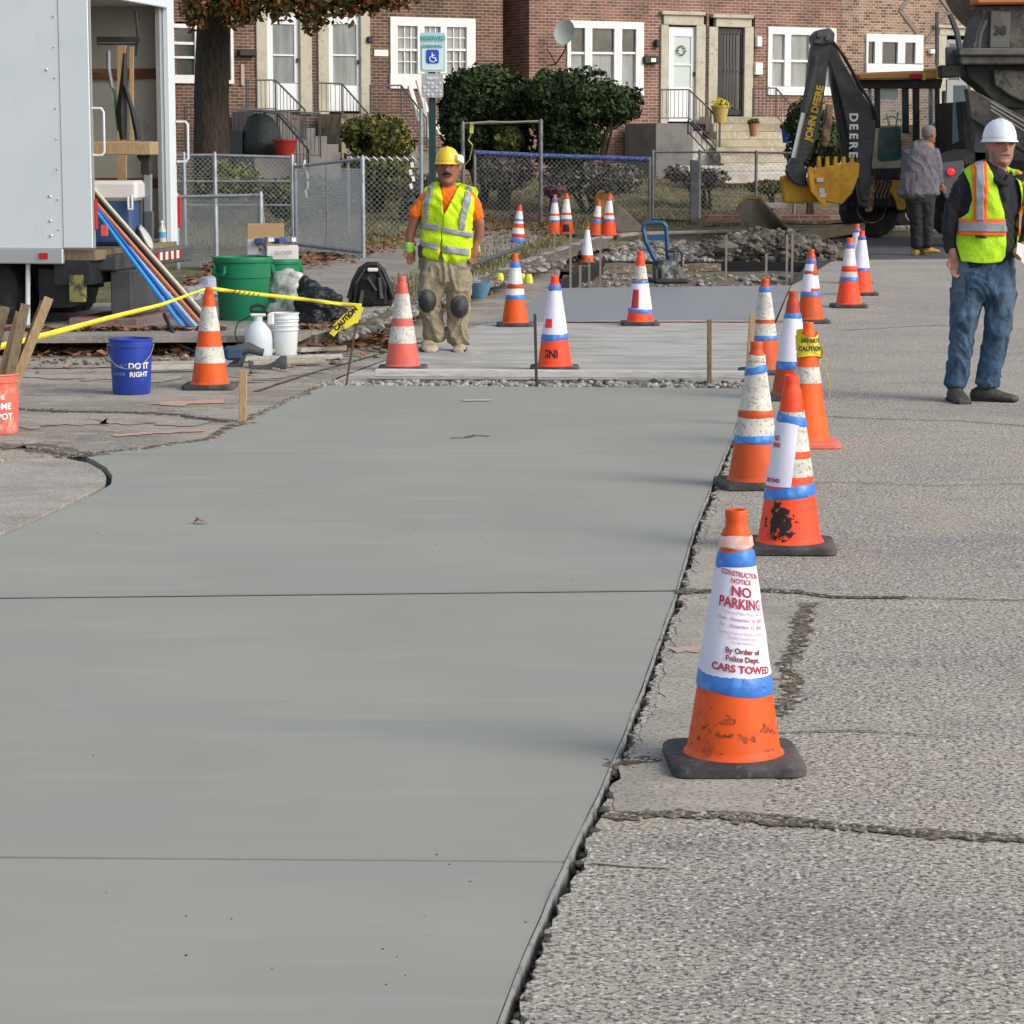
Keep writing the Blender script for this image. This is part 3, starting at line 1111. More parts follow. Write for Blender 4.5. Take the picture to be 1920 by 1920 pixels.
def tar_extra(root, bld):
    wrap_text(bld, 'NO', .03, .452, FRONT - .95, M_redink, bold=.0008, sx=.6)
    wrap_text(bld, 'PARKING', .026, .425, FRONT - .95, M_redink, bold=.0008, sx=.4)
    wrap_text(bld, 'CARS TOWED', .022, .285, FRONT - .95, M_redink, bold=.0008, sx=.6)
    b = MB()
    c_ = .0024
    for i in range(110):
        for j in range(78):
            a = FRONT - 1.15 + i * c_ / .11
            z = .048 + j * c_
            d = ((a - FRONT + .42) / .42) ** 2 + ((z - .125) / .062) ** 2
            f = noise.noise(V((i * .11, j * .11, 5))) + .6 * noise.noise(V((i * .33, j * .33, 9))) + .78 - .62 * d
            if d > 1.6:
                f += .18
            if f < .12:
                continue
            rr2 = cr(z) + .0012
            rr3 = cr(z + c_) + .0012
            da = c_ / .11
            b.add([V((rr2 * cos(a), rr2 * sin(a), z)), V((rr2 * cos(a + da), rr2 * sin(a + da), z)), V((rr3 * cos(a + da), rr3 * sin(a + da), z + c_)), V((rr3 * cos(a), rr3 * sin(a), z + c_))], [(0, 1, 2, 3)])
    bld(b, 'tar_splatter', M_blk)['kind'] = 'stuff'


cone('c2', 1480, 1030, 703, body=O_red, bands=((.40, .555, 1), (.30, .37, 1)), tapes=[(.215, .262, .012), (.505, .545, -.012)], sheets=[(.262, .515, FRONT - 1.0, .85)], extra=tar_extra, rz=radians(-3),
     label='bright red cone splashed with black tar, just behind the NO PARKING cone')
cone('c3', 1415, 912, 640, body=O_deep, bands=((.36, .60, 1), (.245, .34, 1)), tapes=[(.215, .255, 0), (.545, .585, .01), (.335, .375, 0, O_deep), (.60, .635, 0, M_whiteworn)], rz=radians(4),
     label='scuffed deep orange cone with a plain blue tape, third in the row from the camera')
cone('c4', 1432, 700, 522, body=O_deep, bands=((.40, .60, 1), (.28, .37, 1)), tapes=[(.25, .285, 0), (.60, .64, 0)], label='orange cone with a blue tape collar right behind the leaning stake')
cone('c5', 1484, 748, 546, body=O_brick, bands=(), tapes=[(.20, .25, 0), (.52, .56, 0)], sheets=[(.25, .53, FRONT - .25, 2.0)], label='brick red cone with a white sheet, beside the cone in caution tape')


def caution_extra(root, bld):
    r = random.Random(3)
    for z, t in [(.615, .05), (.585, .04), (.55, .05), (.515, .04)]:
        b = MB()
        n = 28
        A, B = [], []
        for i in range(n + 1):
            a = 2 * pi * i / n
            rad = cr(min(z, .62)) + .014 + .010 * sin(3 * a + z * 40)
            zz = z + .02 * sin(a + z * 30)
            A.append(V((rad * cos(a), rad * sin(a), zz - t / 2)))
            B.append(V(((rad + .004) * cos(a), (rad + .004) * sin(a), zz + t / 2)))
        b.rings([A, B], False, close=False)
        bld(b, 'caution_tape', M_yel, smooth='all')
    wrap_text(bld, 'CAUTION', .036, .555, FRONT + .1, M_blk, bold=.0015, off=.032, sx=.6)
    wrap_text(bld, 'DO NOT', .03, .60, FRONT + .1, M_blk, bold=.0015, off=.032, sx=.6)
    b = MB()
    pts = [V((.07, -.02, .58)), V((.095, -.03, .5)), V((.10, -.02, .43)), V((.125, -.03, .36)), V((.12, -.03, .28))]
    for p, q in zip(pts[:-1], pts[1:]):
        b.bar(p, q, .035, .002, up=(1, 0, 0))
    bld(b, 'tape_tail', M_yel)


cone('c6', 1512, 836, 604, body=orange('cone_bright_orange', (.90, .12, .012)), base=M_rubpink, bands=((.36, .45, 1),), tapes=(), extra=caution_extra, worn=True, label='bright orange cone on a red base, draped in yellow caution tape')
cone('c7', 1519, 605, 467, body=O_deep, bands=((.33, .45, 0),), tapes=[(.255, .295, 0), (.57, .61, 0), (.46, .50, 0, O_brick)], sheets=[(.30, .56, FRONT - 1.0, .75)], label='dull orange cone with a loose sheet, at the corner of the wet slab')
cone('c8', 1591, 576, 446, body=O_red, bands=((.42, .59, 0), (.31, .36, 1)), tapes=[(.27, .31, 0), (.60, .64, 0), (.37, .42, 0, O_red)], label='fluorescent red cone in front of the cluster of three by the street')
cone('c9', 1614, 553, 433, body=O_red, bands=(), tapes=[(.27, .30, 0), (.61, .64, 0)], sheets=[(.30, .60, FRONT, 3.0)], label='red cone wrapped in a plain white sheet, right of the cluster of three')
cone('c10', 1605, 531, 420, body=O_red, bands=((.35, .60, 0),), tapes=[(.60, .64, 0)], label='farthest cone of the three by the street, mostly hidden')
cone('c11', 1200, 609, 471, body=O_red, bands=((.42, .56, 1),), tapes=[(.115, .16, -.012), (.395, .425, 0), (.425, .44, 0, O_brick)], sheets=[(.15, .395, FRONT, 2.9)], label='cone in a white wrap, alone at the front of the wet slab',
     extra=lambda root, bld: bld(MB().lathe([(cr(.165) + .0065, .165), (cr(.34) + .0065, .34)], 6, a0=FRONT - .9, a1=FRONT - .2), 'red_label', mat('red_label', (.55, .03, .04), .6)))


def sni_extra(root, bld):
    wrap_text(bld, 'SNI', .085, .125, FRONT - .25, M_blackink, bold=.003, sx=.85, off=.002)
    bld(MB().lathe([(cr(.32) + .007, .32), (cr(.385) + .007, .385)], 6, a0=FRONT - .95, a1=FRONT - .25), 'red_label', mat('red_sticker', (.85, .04, .05), .6))


cone('c12', 1040, 694, 517, body=O_red, bands=(), tapes=[(.225, .275, .006), (.585, .635, 0)], sheets=[(.27, .595, FRONT, 3.0)], extra=sni_extra, label='red cone stencilled with black letters, behind the long board')
cone('c13', 966, 611, 475, body=O_norm, bands=((.29, .58, 0),), tapes=[(.26, .305, 0), (.56, .62, 0), (.36, .41, 0, O_brick)], label='orange cone at the left corner of the wet slab')
cone('c14', 755, 694, 518, body=O_faded, bands=((.39, .57, 1), (.205, .33, 1)), worn=False, label='faded pinkish red cone in front of the worker in the yellow helmet')
cone('c15', 394, 728, 538, body=O_norm, bands=((.40, .565, 1), (.18, .29, 1)), label='orange cone with two scuffed white bands holding up the caution tape')
cone('c16', 970, 466, 384, Y=38, body=O_red, bands=((.40, .60, 0), (.24, .33, 0)), tapes=[(.10, .17, 0), (.44, .48, 0), (.19, .24, 0, O_brick)], tilt=(.06, 0), label='slightly leaning red cone on the verge above the wet slab')
cone('c17', 1040, 442, 365, body=O_norm, bands=((.38, .56, 0), (.27, .34, 0)), tapes=[(.235, .27, 0), (.58, .64, 0)], label='left cone of the pair standing on the verge before the gate')
cone('c18', 1062, 442, 362, body=O_norm, bands=((.38, .60, 0), (.27, .34, 0)), tapes=[(.245, .28, 0)], label='right cone of the pair on the verge, with a black patch',
     extra=lambda root, bld: bld(MB().lathe([(cr(.07) + .004, .07), (cr(.19) + .004, .19)], 6, a0=FRONT - .5, a1=FRONT + .4), 'black_patch', M_blk))
cone('c19', 1116, 444, 374, body=O_deep, bands=((.38, .58, 0),), tapes=[(.27, .33, 0)], tilt=(.10, 0), label='tilted cone beside the orange machine on the verge')
cone('c20', 1142, 444, 365, body=O_red, bands=((.40, .60, 0), (.30, .355, 0)), tapes=[(.265, .295, 0), (.60, .63, 0)], label='plain red cone right of the tilted one on the verge')
cone('c21', 1101, 494, 425, body=O_norm, bands=(), sheets=[(.16, .64, FRONT - .2, 3.0)], label='cone covered by a white sheet at the corner of the pit')
# ------------------------------------------------------------------ row houses
FA = radians(27.6)
FD = V((cos(FA), sin(FA), 0))
FN = V((sin(FA), -cos(FA), 0))
FP = V((-5.2, 54.5, 0))


def Fh(px, py, n=0.0):
    """(u, z) where the pixel's ray meets the plane n metres in front of the facade"""
    d = ray(px, py)
    o = FP + FN * n
    t = ((o - C0).dot(FN)) / d.dot(FN)
    p = C0 + d * t
    return ((p - FP).dot(FD), p.z)


def FW(u, z, n=0.0):
    return FP + FD * u + FN * n + V((0, 0, z))


def brick_mat(name, c1, c2, c3, mortar, bw=.205, bh=.067):
    m = bpy.data.materials.new(name)
    m.use_nodes = True
    n, l = m.node_tree.nodes, m.node_tree.links
    b = n['Principled BSDF']
    b.inputs['Roughness'].default_value = .9
    tc = n.new('ShaderNodeTexCoord')
    sp = n.new('ShaderNodeSeparateXYZ')
    l.new(tc.outputs['Object'], sp.inputs[0])
    ad = n.new('ShaderNodeMath')
    l.new(sp.outputs[0], ad.inputs[0])
    l.new(sp.outputs[1], ad.inputs[1])
    cb = n.new('ShaderNodeCombineXYZ')
    l.new(ad.outputs[0], cb.inputs[0])
    l.new(sp.outputs[2], cb.inputs[1])
    t = n.new('ShaderNodeTexBrick')
    t.inputs['Scale'].default_value = 1
    t.inputs['Brick Width'].default_value = bw
    t.inputs['Row Height'].default_value = bh
    t.inputs['Mortar Size'].default_value = .007
    t.inputs['Mortar Smooth'].default_value = .3
    t.inputs['Bias'].default_value = -.1
    t.inputs[1].default_value = (*c1, 1)
    t.inputs[2].default_value = (*c2, 1)
    t.inputs[3].default_value = (*mortar, 1)
    l.new(cb.outputs[0], t.inputs[0])
    # per brick dark flashing
    mp = n.new('ShaderNodeMapping')
    mp.inputs['Scale'].default_value = (1 / bw * .93, 1 / bh, 1)
    l.new(cb.outputs[0], mp.inputs[0])
    sn = n.new('ShaderNodeVectorMath')
    sn.operation = 'FLOOR'
    l.new(mp.outputs[0], sn.inputs[0])
    wn = n.new('ShaderNodeTexWhiteNoise')
    l.new(sn.outputs[0], wn.inputs[0])
    r1 = n.new('ShaderNodeMapRange')
    r1.inputs[1].default_value = .72
    r1.inputs[2].default_value = .8
    r1.inputs[4].default_value = .8
    l.new(wn.outputs[0], r1.inputs[0])
    mx = n.new('ShaderNodeMix')
    mx.data_type = 'RGBA'
    l.new(r1.outputs[0], mx.inputs[0])
    l.new(t.outputs[0], mx.inputs[6])
    mx.inputs[7].default_value = (*c3, 1)
    m2 = n.new('ShaderNodeMix')
    m2.data_type = 'RGBA'
    l.new(t.outputs[1], m2.inputs[0])
    l.new(mx.outputs[2], m2.inputs[6])
    m2.inputs[7].default_value = (*mortar, 1)
    nz = n.new('ShaderNodeTexNoise')
    nz.inputs['Scale'].default_value = 1.3
    l.new(tc.outputs['Object'], nz.inputs[0])
    r2 = n.new('ShaderNodeMapRange')
    r2.inputs[1].default_value = .35
    r2.inputs[2].default_value = .7
    r2.inputs[3].default_value = .8
    r2.inputs[4].default_value = 1.2
    l.new(nz.outputs[0], r2.inputs[0])
    m3 = n.new('ShaderNodeMix')
    m3.data_type = 'RGBA'
    m3.blend_type = 'MULTIPLY'
    m3.inputs[0].default_value = 1
    l.new(m2.outputs[2], m3.inputs[6])
    l.new(r2.outputs[0], m3.inputs[7])
    l.new(m3.outputs[2], b.inputs['Base Color'])
    bn = n.new('ShaderNodeBump')
    bn.inputs['Strength'].default_value = .5
    bn.inputs['Distance'].default_value = .01
    bn.invert = True
    l.new(t.outputs[1], bn.inputs['Height'])
    l.new(bn.outputs[0], b.inputs['Normal'])
    return m


M_brickA = brick_mat('shaded_brown_brick', (.165, .085, .058), (.105, .055, .038), (.075, .045, .035), (.34, .28, .22))  # tree shade over the left houses is darkened into this brick colour
M_brickB = brick_mat('red_brick', (.27, .135, .10), (.20, .095, .07), (.13, .07, .055), (.44, .37, .31))
M_brickC = brick_mat('speckled_brick', (.34, .23, .165), (.25, .145, .10), (.09, .06, .045), (.50, .43, .34), bw=.15)
M_stonetrim = mat('limestone', (.50, .47, .38), .85, layers=[('noise', 3, (.42, .39, .31), .45, .65), ('noise', 12, (.30, .28, .22), .6, .75)], bump=[('noise', 20, .3, .005)])
M_trimw = mat('white_trim', (.80, .81, .80), .5, layers=[('noise', 4, (.72, .73, .72), .5, .7)])
M_doorw = mat('white_door', (.76, .80, .82), .45)
M_glass = mat('dark_glass', (.035, .042, .045), .08, spec=.7, layers=[('noise', 1.2, (.09, .10, .10), .45, .65)])
M_glasspale = mat('curtained_glass', (.30, .33, .33), .15, spec=.6, layers=[('noise', 2.2, (.20, .215, .215), .4, .7, (3, 3, .4))])
M_curtain = mat('curtain', (.52, .52, .49), .9, layers=[('noise', 3, (.32, .32, .30), .45, .6, (14, 14, .4))])
M_iron = mat('black_iron', (.022, .022, .024), .5)
M_irongrey = mat('grey_iron', (.10, .10, .11), .5)
M_concstep = mat('step_concrete', (.26, .25, .235), .9, layers=[('noise', 3, (.19, .185, .17), .45, .65)])
M_tanstep = mat('tan_step_stone', (.42, .37, .27), .9, layers=[('noise', 2, (.33, .29, .21), .45, .62), ('noise', 11, (.52, .48, .40), .55, .68)], bump=[('noise', 12, .4, .01)])
M_whitestone = mat('pale_step_stone', (.52, .50, .45), .9, layers=[('noise', 2, (.38, .36, .31), .45, .62)], bump=[('noise', 12, .4, .01)])


def wall(mb, u0, u1, z0, z1, holes, n=0.0, depth=.12):
    us = sorted(set([u0, u1] + [h[0] for h in holes] + [h[1] for h in holes]))
    zs = sorted(set([z0, z1] + [h[2] for h in holes] + [h[3] for h in holes]))
    us = [u for u in us if u0 - 1e-6 <= u <= u1 + 1e-6]
    zs = [z for z in zs if z0 - 1e-6 <= z <= z1 + 1e-6]
    for i in range(len(us) - 1):
        for j in range(len(zs) - 1):
            cu, cz = (us[i] + us[i + 1]) / 2, (zs[j] + zs[j + 1]) / 2
            if any(h[0] < cu < h[1] and h[2] < cz < h[3] for h in holes):
                continue
            mb.add([FW(us[i], zs[j], n), FW(us[i + 1], zs[j], n), FW(us[i + 1], zs[j + 1], n), FW(us[i], zs[j + 1], n)], [(0, 1, 2, 3)])
    for (a, b, c, d) in holes:
        P = [(a, c), (b, c), (b, d), (a, d)]
        for k in range(4):
            p, q = P[k], P[(k + 1) % 4]
            mb.add([FW(p[0], p[1], n), FW(q[0], q[1], n), FW(q[0], q[1], n - depth), FW(p[0], p[1], n - depth)], [(0, 1, 2, 3)])


def fbox(mb, u0, u1, z0, z1, n0, n1):
    P = [FW(u, z, n) for n in (n0, n1) for u, z in ((u0, z0), (u1, z0), (u1, z1), (u0, z1))]
    mb.add(P, [(3, 2, 1, 0), (4, 5, 6, 7), (0, 1, 5, 4), (1, 2, 6, 5), (2, 3, 7, 6), (3, 0, 4, 7)])


def pxbox(mb, x0, y0, x1, y1, n0, n1):
    """box on the facade plane whose front outline covers the given photo rectangle"""
    u0, z1 = Fh(x0, y0, n1)
    u1, _ = Fh(x1, y0, n1)
    _, z0 = Fh(x0, y1, n1)
    fbox(mb, u0, u1, z0, z1, n0, n1)


HB = 0.2      # house wall foot
HT = 7.6


def house(label, x0, x1, bmat, holes_px, u_over=None):
    u0, u1 = Fh(x0, 150)[0], Fh(x1, 150)[0]
    if u_over:
        u0 = u_over[0] if u_over[0] is not None else u0
        u1 = u_over[1] if u_over[1] is not None else u1
    root = thing('brick_row_house', label, 'row house', FW(u0, 0), FA, 'brick row houses across the street')
    holes = []
    for (a, b, c, d) in holes_px:
        ua, zt = Fh(a, b)
        ub, _ = Fh(c, b)
        _, zb = Fh(a, d)
        holes.append((ua, ub, zb, zt))
    mb = MB()
    wall(mb, u0 + .003, u1 - .003, HB, HT, holes)
    a, b_ = u0 + .003, u1 - .003
    for (p, q) in [((a, 0), (a, -8)), ((b_, -8), (b_, 0)), ((b_, -8), (a, -8))]:
        mb.add([FW(p[0], HB, p[1]), FW(q[0], HB, q[1]), FW(q[0], HT, q[1]), FW(p[0], HT, p[1])], [(3, 2, 1, 0)])
    mb.build('wall', bmat, parent=root)
    mb = MB()
    fbox(mb, u0 + .004, u1 - .004, HT, HT + .25, -8, .35)
    mb.build('roof', M_iron, parent=root)
    return root


def window(root, x0, y0, x1, y1, secs, split=None, muntin=(0, 0), glass=M_glass, sill=True, header=0, gy=None, low=None):
    """outer px frame, list of glass px ranges; split = meeting rail y"""
    mb = MB()
    ya, yb = (gy if gy else (y0 + 9, y1 - 12))
    xs = [x0] + [v for s in secs for v in s] + [x1]
    pxbox(mb, x0, y0, x1, ya, -.05, .045)
    pxbox(mb, x0, yb, x1, y1, -.05, .06 if sill else .045)
    for k in range(0, len(xs), 2):
        pxbox(mb, xs[k], ya, xs[k + 1], yb, -.05, .043)
    fr = mb.build('window', M_trimw, parent=root, bevel=.006)
    for (a, b) in secs:
        if split:
            g = MB()
            pxbox(g, a - 2, ya - 2, b + 2, split, -.045, -.02)
            g.build('pane', glass, parent=fr)
            g = MB()
            pxbox(g, a - 2, split, b + 2, yb + 2, -.045, -.035)
            g.build('pane', low or glass, parent=fr)
            g = MB()
            pxbox(g, a - 1, split - 2, b + 1, split + 2.2, -.03, .02)
            g.build('meeting_rail', M_trimw, parent=fr)
        else:
            g = MB()
            pxbox(g, a - 2, ya - 2, b + 2, yb + 2, -.045, -.02)
            g.build('pane', glass, parent=fr)
        if muntin[0]:
            g = MB()
            for i in range(1, muntin[0]):
                x = a + (b - a) * i / muntin[0]
                pxbox(g, x - .9, ya, x + .9, yb, -.03, .005)
            for i in range(1, muntin[1]):
                y = ya + (yb - ya) * i / muntin[1]
                pxbox(g, a, y - .9, b, y + .9, -.03, .008)
            g.build('muntins', M_trimw, parent=fr)
    return fr


def storm_door(root, x0, y0, x1, y1, gx0, gy0, gx1, gy1, mid, m=M_doorw, glass=M_glasspale, label=None, handle=True):
    mb = MB()
    xs, ys = [x0, gx0, gx1, x1], [y0, gy0, gy1, y1]
    pxbox(mb, x0, y0, x1, gy0, -.09, -.03)
    pxbox(mb, x0, gy1, x1, y1, -.09, -.03)
    pxbox(mb, x0, gy0, gx0, gy1, -.09, -.03)
    pxbox(mb, gx1, gy0, x1, gy1, -.09, -.03)
    d = mb.build('door', m, parent=root, bevel=.005, label=label)
    g = MB()
    pxbox(g, gx0 - 1, gy0 - 1, gx1 + 1, gy1 + 1, -.085, -.055)
    g.build('pane', glass, parent=d)
    if mid:
        g = MB()
        pxbox(g, gx0, mid - 1.5, gx1, mid + 1.5, -.06, -.025)
        g.build('mid_rail', m, parent=d)
    if handle:
        g = MB()
        pxbox(g, x1 - 5, (y0 + y1) / 2 - 4, x1 - 2.5, (y0 + y1) / 2 + 4, -.03, .01)
        g.build('handle', M_iron, parent=d)
    return d


# ---- house 1 (far left, half behind the truck and tree)
h1 = house('brown brick house unit with the leftmost white storm door, behind the tree', 120, 590, M_brickA, [(330, 40, 372, 156), (482, 4, 580, 214)])
window(h1, 318, 44, 372, 156, [(326, 365)], split=107, gy=(52, 140), glass=M_glass)
g = MB()
pxbox(g, 322, 78, 366, 83, -.03, .01)
g.build('window_bar', M_trimw, parent=h1)
storm_door(h1, 500, 20, 562, 206, 511, 45, 551, 156, 103)
g = MB()
pxbox(g, 480, 8, 500, 214, -.08, .05)
pxbox(g, 562, 8, 584, 214, -.08, .05)
pxbox(g, 500, 4, 562, 20, -.08, .04)
g.build('door_surround', M_stonetrim, parent=h1, bevel=.01)
g = MB()
pxbox(g, 432, 30, 437, 155, 0, .07)
pxbox(g, 429, 150, 439, 157, 0, .09)
g.build('downpipe', M_trimw, parent=h1)
g = MB()
pxbox(g, 452, 120, 458, 160, 0, .05)
g.build('house_trim', mat('pinkish_trim', (.45, .36, .31), .8), parent=h1)
g = MB()
pxbox(g, 449, 92, 481, 105, 0, .14)
g.build('mailbox', M_iron, parent=h1, bevel=.02)

# ---- house 2
h2 = house('brown brick house unit with a grid-paned white window right of its storm door', 590, 943, M_brickA, [(598, 8, 694, 216), (735, 34, 889, 164)])
storm_door(h2, 616, 25, 676, 208, 624, 45, 668, 160, 103)
g = MB()
pxbox(g, 596, 12, 616, 216, -.08, .05)
pxbox(g, 676, 12, 694, 216, -.08, .05)
pxbox(g, 616, 8, 676, 25, -.08, .04)
g.build('door_surround', M_stonetrim, parent=h2, bevel=.01)
window(h2, 732, 31, 892, 166, [(746, 783), (796, 826), (838, 875)], split=93, gy=(48, 138), muntin=(3, 4), glass=M_glasspale)
g = MB()
pxbox(g, 702, 93, 728, 105, 0, .03)
nb = g.build('number_plate', M_trimw, parent=h2)
g = MB()
pxbox(g, 690, 68, 700, 80, 0, .12)
g.build('wall_lamp', M_iron, parent=h2, bevel=.02)

# ---- house 3 after the recess
u3 = Fh(992, 150)[0]
h3 = house('red brick house unit with satellite dish wall, triple window and white door', 992, 1328, M_brickB, [(1067, 40, 1206, 176), (1240, 22, 1326, 232)])
window(h3, 1064, 38, 1208, 178, [(1071, 1097), (1111, 1152), (1167, 1193)], split=99, gy=(52, 166), glass=M_glass, low=M_glasspale)
storm_door(h3, 1254, 50, 1306, 228, 1264, 68, 1296, 164, 121, glass=mat('pale_glass', (.52, .60, .58), .2))
g = MB()
pxbox(g, 1240, 46, 1254, 232, -.08, .05)
pxbox(g, 1306, 46, 1324, 232, -.08, .05)
pxbox(g, 1245, 27, 1320, 46, -.08, .06)
pxbox(g, 1242, 20, 1324, 27, -.08, .12)
g.build('door_surround', M_stonetrim, parent=h3, bevel=.01)
g = MB()
for i in range(10):
    a = i * 2 * pi / 10
    u, z = Fh(1277, 95, -.04)
    rock(g, FW(u + .10 * cos(a), z + .10 * sin(a), -.02), .035, i)
g.build('wreath', mat('wreath', (.16, .17, .15), .9), parent=h3)
g = MB()
pxbox(g, 1209, 105, 1237, 119, 0, .13)
g.build('mailbox', M_iron, parent=h3, bevel=.02)
g = MB()
pxbox(g, 1221, 109, 1230, 116, .13, .14)
g.build('mail_label', M_trimw, parent=h3)
g = MB()
pxbox(g, 1231, 74, 1240, 88, 0, .13)
g.build('wall_lamp', M_iron, parent=h3, bevel=.02)

# ---- house 4
h4 = house('red brick house unit with the black iron door above the tan steps', 1328, 1576, M_brickB, [(1330, 28, 1416, 222), (1444, 52, 1566, 176)])
storm_door(h4, 1347, 52, 1397, 216, 1355, 64, 1389, 205, 133, m=M_iron, glass=M_glass, label='black iron security door')
g = MB()
for i in range(1, 6):
    x = 1355 + 34 * i / 6
    pxbox(g, x - .6, 62, x + .6, 205, -.02, -.005)
g.build('iron_grille', M_irongrey, parent=h4)
g = MB()
pxbox(g, 1330, 50, 1347, 222, -.08, .05)
pxbox(g, 1397, 50, 1414, 222, -.08, .05)
pxbox(g, 1343, 33, 1410, 50, -.08, .06)
pxbox(g, 1338, 26, 1414, 33, -.08, .12)
g.build('door_surround', M_stonetrim, parent=h4, bevel=.01)
window(h4, 1441, 50, 1569, 178, [(1449, 1472), (1484, 1518), (1530, 1560)], split=114, gy=(64, 162), glass=M_glasspale, low=M_glasspale)
g = MB()
pxbox(g, 1417, 117, 1431, 140, 0, .12)
g.build('mailbox', M_trimw, parent=h4, bevel=.01)
g = MB()
pxbox(g, 1420, 68, 1430, 88, 0, .12)
g.build('wall_lamp', M_trimw, parent=h4, bevel=.02)

# ---- house 5
h5 = house('paler speckled brick house unit behind the backhoe cab', 1576, 2040, M_brickC, [(1628, 66, 1729, 150), (1762, 52, 1836, 240)])
window(h5, 1625, 63, 1732, 152, [(1629, 1641), (1655, 1684), (1698, 1717)], gy=(78, 119), glass=M_glass)
storm_door(h5, 1776, 74, 1822, 236, 1780, 82, 1800, 150, None, m=mat('grey_door', (.30, .31, .33), .5), glass=M_glass)
g = MB()
pxbox(g, 1760, 66, 1776, 240, -.08, .05)
pxbox(g, 1822, 66, 1838, 240, -.08, .05)
pxbox(g, 1762, 52, 1836, 66, -.08, .06)
pxbox(g, 1756, 46, 1842, 52, -.08, .12)
g.build('door_surround', M_stonetrim, parent=h5, bevel=.01)
# decorative brick rhombus and arch bands
g = MB()
for (x, y) in [(1735, 20)]:
    u, z = Fh(x, y)
    for k in range(4):
        a, b = k * pi / 2, (k + 1) * pi / 2
        p, q = FW(u + .75 * cos(a), z + .75 * sin(a), .012), FW(u + .75 * cos(b), z + .75 * sin(b), .012)
        g.bar(p, q, .10, .03, up=FN)
g.build('brick_rhombus', mat('grey_brick_band', (.22, .19, .165), .9), parent=h5)
g = MB()
pxbox(g, 1745, 92, 1757, 101, 0, .12)
g.build('wall_lamp', M_trimw, parent=h5, bevel=.02)

# dark recess between house 2 and 3
mb = MB()
u2 = Fh(943, 150)[0]
root = thing('recess_wall', 'dark brick wall at the back of the gap between the two brick houses', 'wall', FW(u2, 0), FA)
mb.add([FW(u2, HB, -1.6), FW(u3, HB, -1.6), FW(u3, HT, -1.6), FW(u2, HT, -1.6)], [(0, 1, 2, 3)])
mb.build('wall', M_brickA, parent=root)

# satellite dish
root = thing('satellite_dish', 'pale round satellite dish on a bent black arm', 'satellite dish', FW(*Fh(1032, 122, .3), .3), FA)
u, z = Fh(1056, 60, .5)
mb = MB()
cx = FW(u, z, .55)
dirn = (V((-.45, -1, .25))).normalized()
sx_ = dirn.cross(V((0, 0, 1))).normalized()
sz_ = sx_.cross(dirn)
rr = []
for k in range(7):
    t = k / 6
    rr.append([cx + (sx_ * .245 * cos(a * 2 * pi / 28) + sz_ * .285 * sin(a * 2 * pi / 28)) * max(t, .01) - dirn * (.07 * (1 - t * t)) for a in range(28)])
mb.rings(rr, False)
mb.build('dish', mat('dish_paint', (.46, .52, .47), .6, layers=[('noise', 3, (.38, .43, .38), .45, .65)]), parent=root, smooth='all')
mb = MB()
a = FW(*Fh(1032, 122, .05), .05)
mb.tube([cx - dirn * .09, cx - dirn * .12 + V((-.02, 0, -.35)), a + V((.12, -.1, .02)), a], .018, 6)
mb.tube([a + V((.12, -.1, .02)), a + V((-.08, -.25, .35))], .012, 6)
mb.build('arm', M_iron, parent=root)

# ---- porches, steps and railings
def railing(label, path, zt, zb, n_bal, m, name='stair_railing', r=.016, post_every=True):
    """path: list of world points at rail height; drop: baluster length"""
    P = [V(p) for p in path]
    root = thing(name, label, 'railing', (P[0].x, P[0].y, P[0].z - zt), 0)
    mb = MB()
    mb.tube(P, r * 1.25, 6)
    mb.tube([p - V((0, 0, zb)) for p in P], r * .9, 6)
    mb.build('rail', m, parent=root)
    tot = sum((P[i + 1] - P[i]).length for i in range(len(P) - 1))
    for i in range(len(P) - 1):
        k = max(1, round(n_bal * (P[i + 1] - P[i]).length / tot))
        for j in range(k):
            p = P[i].lerp(P[i + 1], (j + .5) / k)
            mb = MB()
            mb.bar(p, p - V((0, 0, zb)), .012)
            mb.build('baluster', m, parent=root)
    for p in P:
        mb = MB()
        mb.bar(p, p - V((0, 0, zt)), .032)
        mb.build('post', m, parent=root)
    return root


def FR(px, py, n):
    u, z = Fh(px, py, n)
    return FW(u, z, n)


# porch 1 and 2 (left)
for (name, xa, xb, yt, lab) in [('a', 476, 548, 209, 'concrete porch block with steps under the leftmost storm door'), ('b', 640, 700, 213, 'brick faced porch block below the second storm door')]:
    root = thing('porch', lab, 'porch', FR(xa, yt, 1.2), FA, 'porches of the brown brick houses')
    mb = MB()
    uA, zA = Fh(xa, yt, 1.3)
    uB, _ = Fh(xb, yt, 1.3)
    fbox(mb, uA, uB, .2, zA, .125, 1.3)
    mb.build('landing', M_concstep if name == 'a' else mat('stone_block', (.33, .29, .21), .9, layers=[('noise', 5, (.22, .19, .14), .45, .6)], bump=[('noise', 8, .6, .02)]), parent=root)
    st = MB()
    k = 8
    for i in range(k):
        zt_ = zA - (i + 1) * .165
        if name == 'a':
            fbox(st, uB + .26 * i + .003, uB + .26 * (i + 1), .2, zt_, .1, 1.28)
        else:
            fbox(st, uB + .26 * i + .003, uB + .26 * (i + 1), .2, zt_, .1, 1.28)
    st.build('steps', M_concstep, parent=root)
railing('black stair railing beside the leftmost storm door, sloping down right', [FR(462, 150, 1.35), FR(516, 150, 1.35), FR(572, 206, 1.35)], .62, .58, 16, M_irongrey)
railing('second black railing, lower flight below the leftmost storm door', [FR(474, 207, 1.6), FR(520, 213, 1.6), FR(578, 281, 1.6)], .62, .58, 14, M_iron)
railing('black stair railing beside the second storm door', [FR(590, 155, 1.35), FR(641, 157, 1.35), FR(690, 213, 1.35)], .62, .58, 14, M_irongrey)
